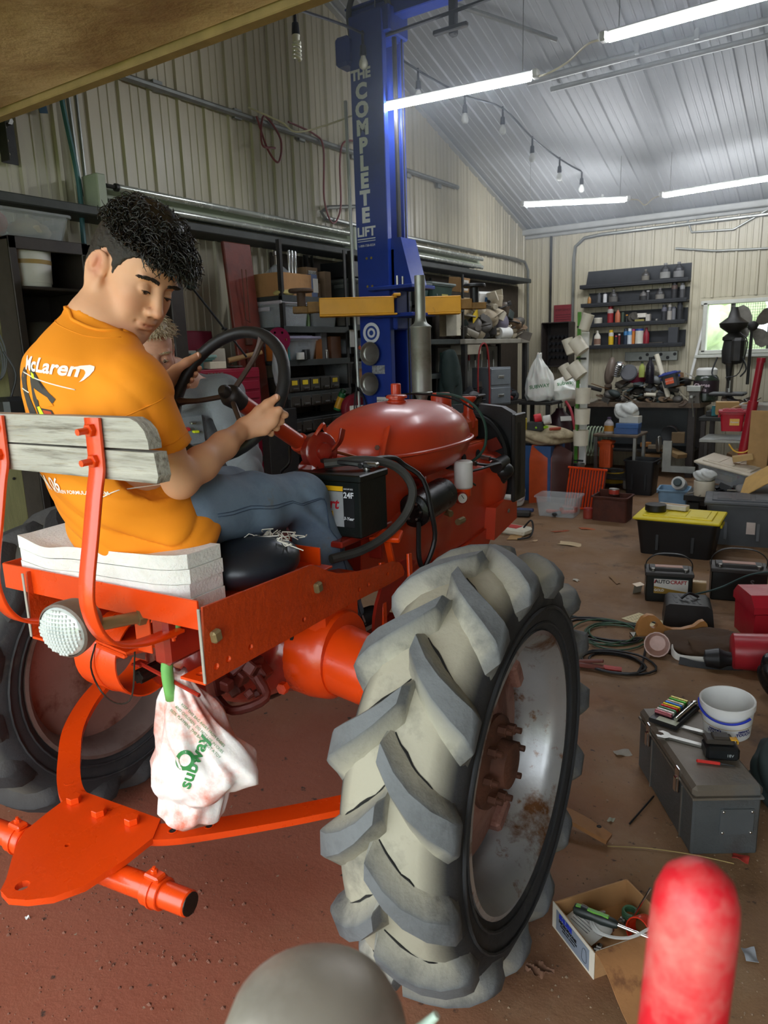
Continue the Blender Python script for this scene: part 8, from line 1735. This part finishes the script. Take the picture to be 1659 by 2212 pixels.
blob('canvas_bag','flattened brown canvas bag on the floor','bag',at((-.53,3.72,0),14),(.25,.15,.04),C('#4a3624',.9,bump=.1),86,.009,.02)
t=thing('strap','white and black strap lying before the brown bag','strap',(-.67,3.5,.0));b=MB();b.strip([(-.02,.04,.06),(.0,.0,.04),(.05,-.01,.03),(.22,.05,.03),(.3,.08,.035)],(0,.3,1),.03,.005);b.build('white_strap',M_labelw,t);b=MB();b.strip([(.03,-.02,.02),(.14,-.01,.012),(.3,.05,.02)],(0,.2,1),.035,.008);b.build('black_strap',M_black,t);letters(t,'XXWX',.02,frame((.16,-.007,.012),(.25,-1,.1),(1,.25,0)),C('#8a8a88'))
t=lathe_thing('coffee_can','red plastic coffee can lying on its side at the right edge','can',Matrix.Translation((-.33,3.58,.09)) @ frame((0,0,0),(1,.25,.05)),[('can',[(.001,-.1),(.07,-.1),(.085,-.09),(.088,.06),(.09,.09),(.08,.09),(.07,-.08)],C('#a8242e',.35)),('lid_ring',[(.091,.06),(.094,.065),(.094,.09),(.09,.092)],C('#8f1c28',.4))],n=26)
lathe_thing('spout','dark grey spout piece in front of the red coffee can','spout',Matrix.Translation((-.47,3.52,.05)) @ frame((0,0,0),(1,.2,.1)),[('body',[(.001,-.07),(.04,-.06),(.05,0),(.035,.03),(.03,.07)],M_black)])
blob('black_sack','black plastic sack at the right edge beside the red can','sack',at((-.16,3.35,0),30),(.13,.1,.12),C('#15171a',.25),87,.009,.02)
# red toolbox
t=thing('toolbox','red plastic toolbox at the right edge','toolbox',M=at((-.22,4.13,0),28));b=MB();b.prism([(-.12,0),(.12,0),(.135,.16),(-.135,.16)],.48,Matrix(((0,0,1,-.24),(1,0,0,0),(0,1,0,0),(0,0,0,1))));M_rtb=mat('red_plastic_toolbox','#b01c2c',.35,var=.08);b.build('body',M_rtb,t)
b=MB();b.prism([(-.14,.165),(.14,.165),(.14,.20),(.09,.25),(-.09,.25),(-.14,.20)],.5,Matrix(((0,0,1,-.25),(1,0,0,0),(0,1,0,0),(0,0,0,1))));b.build('lid',M_rtb,t);b=MB();b.box((-.1,-.142,.17),(.05,.014,.08));b.build('latch',M_black,t);b=MB();b.box((-.08,-.133,.09),(.1,.004,.08),rot=(-5,0,0));b.build('label',C('#c9c22a'),t)
t=thing('note_card','cream note card lying on the red toolbox lid','card',M=WM['toolbox'] @ at((.04,0,.252),20));b=MB();b.box((0,0,.002),(.16,.1,.003),ch=0);b.build('card',C('#d6c48e',.8),t)
cord([Vector((-.72,4.2,.12)),Vector((-.6,4.3,.15)),Vector((-.45,4.34,.24)),Vector((-.3,4.36,.27)),Vector((-.1,4.3,.27))],.006,C('#1d3a38',.5),'dark teal lead from the charger up over the red toolbox')
# grey metal toolbox near the camera
GT=Matrix.Translation((-.365,2.345,0)) @ Matrix.Rotation(math.atan2(.104,.165),4,'Z')
M_gtb=mat('hammered_grey_steel','#5e6263',.42,.5,var=.15,scale=6,bump=.15,bscale=90,col2='#4b443c',lo=.52,hi=.75,dscale=4)
t=thing('toolbox','large hammered grey steel toolbox with clutter on its lid','toolbox',M=GT);W_,D_,H_=.20,.49,.19
b=MB();b.box((0,0,H_/2),(W_,D_,H_),ch=.006);b.build('body',M_gtb,t);b=MB();b.box((0,0,H_+.022),(W_+.008,D_+.008,.04),ch=.012);b.box((0,0,H_+.002),(W_+.012,D_+.012,.008),ch=.002);b.build('lid',mat('dusty_lid_steel','#6e6559',.5,.3,var=.15,bump=.1,col2='#5e6263',lo=.5,hi=.7),t)
b=MB();b.box((.03,-D_/2-.003,.115),(.10,.004,.085),ch=.001);pl=b.build('end_plate',C('#4a4d4e',.45),t)
for x_ in (-.012,.072):
 for z in (.08,.15):q=MB();q.sph((x_,-D_/2-.005,z),.005,8,5);q.build('rivet',M_chrome,pl)
for y_ in (-.13,.14):
 b=MB();b.box((-W_/2-.006,y_,.185),(.008,.03,.08),ch=.002);b.box((-W_/2-.012,y_,.17),(.008,.018,.05),ch=.003);b.build('latch',M_chrome,t);b=MB();b.box((-W_/2-.002,y_-.03,.09),(.005,.006,.18));b.build('seam_strip',M_steel,t)
TZ=.233
def on_tb(px,py,z=TZ):return atz(px,py,z)
t=thing('socket_set','black tray of coloured sockets with a ratchet on the grey toolbox','socket set',M=frame(on_tb(1458,1545),(0,0,1),on_tb(1500,1495)-on_tb(1415,1568)));b=MB();b.box((0,0,.008),(.21,.10,.016),ch=.004);b.build('tray',M_black,t);b=MB();b.box((-.085,-.01,.0168),(.03,.07,.001),ch=0);b.build('card_insert',C('#b5b9a0'),t)
for k,c in enumerate(('#b96a72','#d9d6cf','#5f8f6a','#c2342a','#e0c81f','#3f7fc9','#cfc7a8','#4fae3f','#d9d07a')):q=MB();q.cyl((-.055+k*.0165,.048,.023),(-.055+k*.0165,-.012,.023),.0075,n=12,ch=.001);q.build('socket',C(c,.25,metal=.5),t)
b=MB();b.cyl((-.07,-.032,.024),(.085,-.032,.024),.007,n=10);b.sph((.09,-.032,.024),(.014,.012,.008),12,7);b.build('ratchet',M_chrome,t)
t=lathe_thing('bucket','white bucket with blue handle and printed words on the grey toolbox','bucket',Matrix.Translation(on_tb(1566,1590)+Vector((.0,.03,.004))) @ Euler((R(4),R(-3),R(20))).to_matrix().to_4x4(),[('pail',[(.068,0),(.072,.004),(.083,.10),(.0865,.10),(.0865,.122),(.0835,.124),(.080,.122),(.068,.006),(.001,.006)],mat('white_bucket','#d9d9d6',.4,var=.04))],n=36)
b=MB();b.tube([(.088*math.cos(a),.088*math.sin(a)-.004,.112-.03*math.sin(a-R(165))) for a in [R(165+k*11) for k in range(14)]],.004,6);b.build('handle',C('#2437b0',.4),t);b=MB();b.lathe([(.0785,.05),(.0788,.052)],36,cap=(False,False));b.build('gold_line',C('#b09040'),t)
for a0,sc in ((-128,1),(-62,1)):
 for s_,sz,dz in (("nature's",.0125,.045),('TOUCH',.015,.032)):
  V,F=text_mb(s_,sz,0,.0006);z0=dz;V=[((.0735+.085*.12+.0008+(z0+y-.04)*.11)*math.cos(R(a0)+x/.08),(.0735+.085*.12+.0008+(z0+y-.04)*.11)*math.sin(R(a0)+x/.08),z0+y) for x,y,z in V];b=MB();b.add([(x*.948,y*.948,z) for x,y,z in V],F);b.build('lettering',C('#27306b'),t)
def wrench(label,M,s=1):
 t=thing('wrench',label,'wrench',M=M);b=MB();o=[(-.10,-.009),(.05,-.011),(.062,-.024),(.085,-.028),(.098,-.014),(.078,-.010),(.072,.0),(.080,.010),(.098,.012),(.088,.027),(.062,.024),(.05,.011),(-.10,.009)];b.prism([(x*s,y*s) for x,y in o],.008,None);b.build('wrench',M_steel,t)
wrench('upper open ended wrench on the grey toolbox by the bucket',at(on_tb(1500,1580),170,0,4));wrench('lower open ended wrench near the latch of the grey toolbox',at(on_tb(1478,1603),178),.9)
t=thing('drill_battery','black and yellow drill battery pack on the grey toolbox','battery',M=at(on_tb(1555,1632),24));b=MB();b.box((0,0,.022),(.10,.07,.044),ch=.008);b.build('pack',C('#15181a',.35),t);b=MB();b.box((-.005,.01,.052),(.085,.05,.016),ch=.004);b.box((.0,.01,.062),(.05,.035,.012),ch=.003);b.build('slide_rail',C('#3a342d',.5),t);b=MB();b.box((.035,-.005,.0625),(.02,.02,.004));b.box((.05,.01,.05),(.004,.03,.012));b.build('yellow_mark',C('#d9a01f'),t);letters(t,'18V',.013,Matrix(((1,0,0,.02),(0,0,-1,-.0358),(0,1,0,.02),(0,0,0,1))),C('#9aa0a2'))
t=thing('punch','red handled punch lying in front of the drill battery','punch',M=at(on_tb(1545,1652)+Vector((0,0,.006)),16));b=MB();b.box((-.02,0,0),(.07,.01,.01),ch=.003);b.build('handle',C('#c9281f'),t);b=MB();b.cyl((.014,0,0),(.055,0,-.002),.004,.002,8);b.build('tip',M_dark,t)
blob('oil_rag','dark rag and tool heap behind the white bucket','rag',at((-.12,2.5,0),10),(.09,.10,.13),C('#23302f',.8),88,.008,.02)
# cardboard box near the camera
CB=Matrix.Translation((-.43,1.645,0)) @ Matrix.Rotation(math.atan2(-.107,.141),4,'Z')
t=thing('parts_box','white cardboard box with a blue grey label, full of small parts','box',M=CB);sx,sy,sz=.178,.23,.075;Mwc=mat('white_card','#cfc6b4',.8,var=.08)
b=MB();b.box((0,0,.002),(sx,sy,.004),ch=0);b.box((-sx/2,0,sz/2),(.004,sy,sz),ch=0);b.box((sx/2,0,sz/2),(.004,sy,sz),ch=0);b.box((0,sy/2,sz/2),(sx,.004,sz),ch=0);b.box((0,-sy/2,sz/2),(sx,.004,sz),ch=0);b.build('tray',M_card,t)
b=MB();b.box((0,-sy/2-.0025,sz/2),(sx+.006,.002,sz+.004),ch=0);b.box((sx/2-.003,.0,sz/2),(.002,sy-.01,sz),ch=0);b.build('white_lining',Mwc,t);b=MB();b.box((0,-sy/2-.004,sz/2),(sx*.82,.001,sz*.8),ch=.0002);b.build('label',C('#7f8792'),t)
ML=lambda x,z:Matrix(((1,0,0,x),(0,0,-1,-sy/2-.005),(0,1,0,z),(0,0,0,1)))
letters(t,'SHURE',.019,ML(-.03,.058),C('#1f36b0'),.001,name='brand_lettering');letters(t,'MICROPHONE',.012,ML(-.02,.044),M_black,.0004);letters(t,'MODEL 545D UNIDYNE',.007,ML(-.015,.034),M_black);letters(t,'CARDIOID DYNAMIC',.006,ML(-.015,.026),M_black)
b=MB();b.tube([(.045,0,.02),(.045,0,.045),(.05,0,.055),(.058,0,.055),(.062,0,.045),(.062,0,.02)],.0008,4,closed=True,M=Matrix.Translation((0,-sy/2-.005,0)));b.build('mike_drawing',C('#4a5058'),t)
M_fl=mat('worn_tan_card','#9c6c40',.8,var=.12,bump=.05,col2='#754c2c',lo=.58,hi=.68,dscale=9)
b=MB();b.grid(lambda u,v:(sx/2+.002+v*.165,-sy/2+u*sy-(.02*v)*(1-2*u)*0+.0-.01*v,sz-.078*v**1.2+.006*math.sin(v*7)),8,10,t=.003);b.build('flap',M_fl,t);b=MB();b.box((.09,sy/2+.03,.02),(.12,.08,.004),rot=(14,0,0));b.build('rear_flap',M_fl,t)
def inbox(name,label,cat,x,y,z,rz=0,rx=0,ry=0):return thing(name,label,cat,M=CB @ at((x,y,z),rz,rx,ry))
t=thing('screwdriver','black and green handled screwdriver lying across the cardboard box','screwdriver',M=frame(atz(1300,1985,.095),(0,0,1),atz(1430,2045,.085)-atz(1260,1967,.1)));b=MB();b.lathe([(.001,-.075),(.013,-.07),(.016,-.05),(.013,-.02),(.015,.0),(.012,.03),(.008,.04)],14,frame((0,0,0),(1,0,0)));b.build('handle',C('#1c2320',.4),t);b=MB();b.box((-.01,0,.0125),(.055,.012,.006),ch=.002);b.box((-.06,0,.013),(.014,.012,.004));b.build('green_grip',C('#5a9a2f',.4),t);b=MB();b.cyl((.04,0,0),(.20,0,-.002),.0042,n=10);b.build('shaft',M_chrome,t)
t=inbox('ring','bright orange plastic ring in the cardboard box','ring',.045,.06,.045,20,70);b=MB();b.lathe([(.030,-.022),(.033,-.022),(.033,.022),(.030,.022)],26,cap=(False,False));b.lathe([(.0295,.022),(.0295,-.022)],26,cap=(False,False));b.build('ring',C('#d9361a',.3),t)
t=inbox('spring_coil','small green hose coil in the cardboard box','coil',-.02,.075,.03);b=MB()
for k in range(3):b.tube([(.018*math.cos(a),.018*math.sin(a),.006*k) for a in [R(i*45) for i in range(8)]],.004,5,closed=True,sub=2)
b.build('coil',C('#3f6a4a'),t)
t=inbox('receipt','white printed paper curled in the cardboard box','paper',-.03,-.055,.04,10,12);b=MB();b.grid(lambda u,v:((u-.5)*.1,(v-.5)*.07,.008*math.sin(u*5)),8,4,t=.001);b.build('sheet',M_labelw,t);b=MB()
for k in range(6):b.box((0,-.025+k*.008,.009),(.06,.0012,.001),ch=0)
b.build('print',C('#55565a'),t,kind='stuff')
t=inbox('goggles','clear plastic safety glasses on top of the box contents','glasses',.03,-.05,.072,-10);b=MB();b.tube([(-.05,.03,.0),(-.04,.0,.01),(-.01,-.02,.01),(.03,-.01,.01),(.06,.04,.02),(.06,.1,.04)],.004,6);b.build('frame',mat('clear_glasses','#c9c9c4',.1,var=0,bump=0,alpha=.5),t);b=MB();b.sph((-.01,.0,0),(.035,.028,.012),16,8);b.build('lens',MATS['clear_glasses'],t)
t=inbox('steel_rod','thin steel rod standing up out of the cardboard box','rod',.0,.06,.03,30,-20,20);b=MB();b.cyl((0,0,-.02),(0,0,.11),.0035,n=8);b.build('rod',M_chrome,t)
for k in range(9):t=inbox('fitting','small metal fitting among the parts in the cardboard box','fitting',rr.uniform(-.06,.07),rr.uniform(-.09,.09),.016,rr.uniform(0,180),90,0);t['group']='small fittings in the cardboard box';b=MB();b.cyl((0,0,-.015),(0,0,.015),.008,n=8);b.cyl((0,0,.0),(0,0,.006),.012,n=6);b.build('body',(M_steel,M_bolt,M_rust)[k % 3],t)
# litter
t=thing('wood_offcut','curved tan wood offcut with a dark hole lying right of the tyre','wood',M=at((-.66,2.02,.0),-6));b=MB();b.grid(lambda u,v:((u-.5)*.24,(v-.5)*.055*(1-.5*abs(u-.5)**2*2),.035+.018*math.cos((u-.3)*3)+0),12,3,t=.014);b.build('wood',C('#8f6238',.75,bump=.1),t,ang=60);b=MB();b.lathe([(.001,0),(.008,0)],10,Matrix.Translation((.085,0,.0495)),cap=(False,False));b.build('hole',M_crack,t)
t=thing('dry_leaf','curled dry brown leaf by the foot of the tyre','leaf',M=at((-.545,1.44,.004),20));b=MB();b.grid(lambda u,v:((u-.5)*.07,(v-.5)*.045*math.sin(math.pi*min(.95,u+.05))*(1+.25*math.sin(u*24)),.008+.012*math.sin(u*6+v*5)**2),20,8,t=.001);b.build('blade',C('#6b4a36',.8),t)
cord([G(1312,1830)+Vector((0,0,.004)),G(1400,1836)+Vector((0,0,.006)),G(1500,1850)+Vector((0,0,.005)),G(1585,1868)+Vector((0,0,.004))],.0018,C('#a08a58',.9),'long dry straw on the floor before the grey toolbox','straw','straw')
cord([G(1412,1720),G(1395,1745)+Vector((0,0,.01)),G(1360,1782)+Vector((0,0,.004))],.003,M_black,'short black wire beside the grey toolbox','wire','wire')
for k,(px,py,s_,c,w_) in enumerate(((1600,1855,.03,'#a8342a','torn red foil scrap in front of the grey toolbox'),(1345,1628,.04,'#8b8274','grey plastic scrap left of the grey toolbox'),(1320,1773,.016,'#8f8f7d','round pale disc pressed into the dirt'),(1620,2065,.03,'#8a8d92','crumpled foil behind the red handle'),(512,1692,.02,'#c9c9c4','silver stub on the floor behind the plastic bag'),(60,1985,.008,'#d9d9d4','tiny white chip on the red floor at lower left'))):
 t=thing('scrap',w_,'scrap',M=at(G(px,py)+Vector((0,0,.001)),37*k));b=MB();b.grid(lambda u,v:((u-.5)*s_*1.5,(v-.5)*s_,.004+.005*math.sin(u*5+k)*math.cos(v*4)),6,5,t=.001);b.build('scrap',C(c,.6),t)
def crumbs(name,n,cx,cy,rx,ry,r0,r1,m,seed):
 rr=random.Random(seed);b=MB()
 for k in range(n):
  a,q=rr.uniform(0,6.28),rr.random()**.6;r_=rr.uniform(r0,r1)*rr.random();x_,y_=cx+rx*q*math.cos(a),cy+ry*q*math.sin(a);o=[(x_+r_*rr.uniform(.7,1.2)*math.cos(t_),y_+r_*rr.uniform(.7,1.2)*math.sin(t_)) for t_ in (0,1.3,2.6,3.8,5.1)];b.add([(x,y,-.001) for x,y in o]+[(x_,y_,r_*.8)],[(i,(i+1) % 5,5) for i in range(5)])
 b.build(name,m,label='loose crumbs of dirt scattered over the floor, '+name.replace('_',' '),cat='dirt',kind='stuff')
M_dirt=mat('dirt_clods','#6e4636',.95,var=.3,bump=.1)
crumbs('dirt_clods',900,-1.5,.95,.55,.35,.001,.009,M_dirt,5);crumbs('floor_grit',1500,-.45,1.9,.5,.7,.001,.006,mat('tan_grit','#7d6650',.95,var=.3),6)
# ---- out of focus things close to the camera
t=thing('lever_handle','worn red lever grip close to the camera at lower right','handle',M=frame((-.062,.385,1.003),(.03,.07,1)));b=MB();b.lathe([(.023,-.3),(.0245,-.1),(.0245,.12),(.0245,.185),(.0235,.2),(.0195,.212),(.011,.220),(.001,.223)],24);b.build('grip',mat('worn_red_grip','#cf1426',.5,var=.06,col2='#c98078',lo=.46,hi=.7,dscale=13,bump=0),t,ang=60)
b=MB();b.cyl((0,0,-.98),(0,0,-.3),.012,n=10);b.build('rod',M_dark,t);b=MB();b.box((0,0,-.99),(.12,.12,.02));b.build('foot',M_dark,t)
t=thing('exhaust_cap','rounded grey metal cap close to the camera at the bottom edge','cap',(-.282,.312,0));b=MB();b.lathe([(.05,.0),(.05,.93),(.066,.94),(.067,1.035),(.064,1.060),(.057,1.077),(.042,1.091),(.02,1.099),(.001,1.101)],36);b.build('dome',mat('oxidised_grey_metal','#8b857b',.45,.35,var=.12,bump=.02,col2='#a8a298',lo=.5,hi=.7),t,ang=60);b=MB();b.lathe([(.067,1.028),(.0690,1.033),(.0668,1.038)],36,cap=(False,False));b.build('bead',MATS['oxidised_grey_metal'],t)
b=MB();b.cyl((.050,.035,1.04),(.070,.050,1.065),.006,.003,10);b.build('tip',C('#b9cfc0',.4),t)
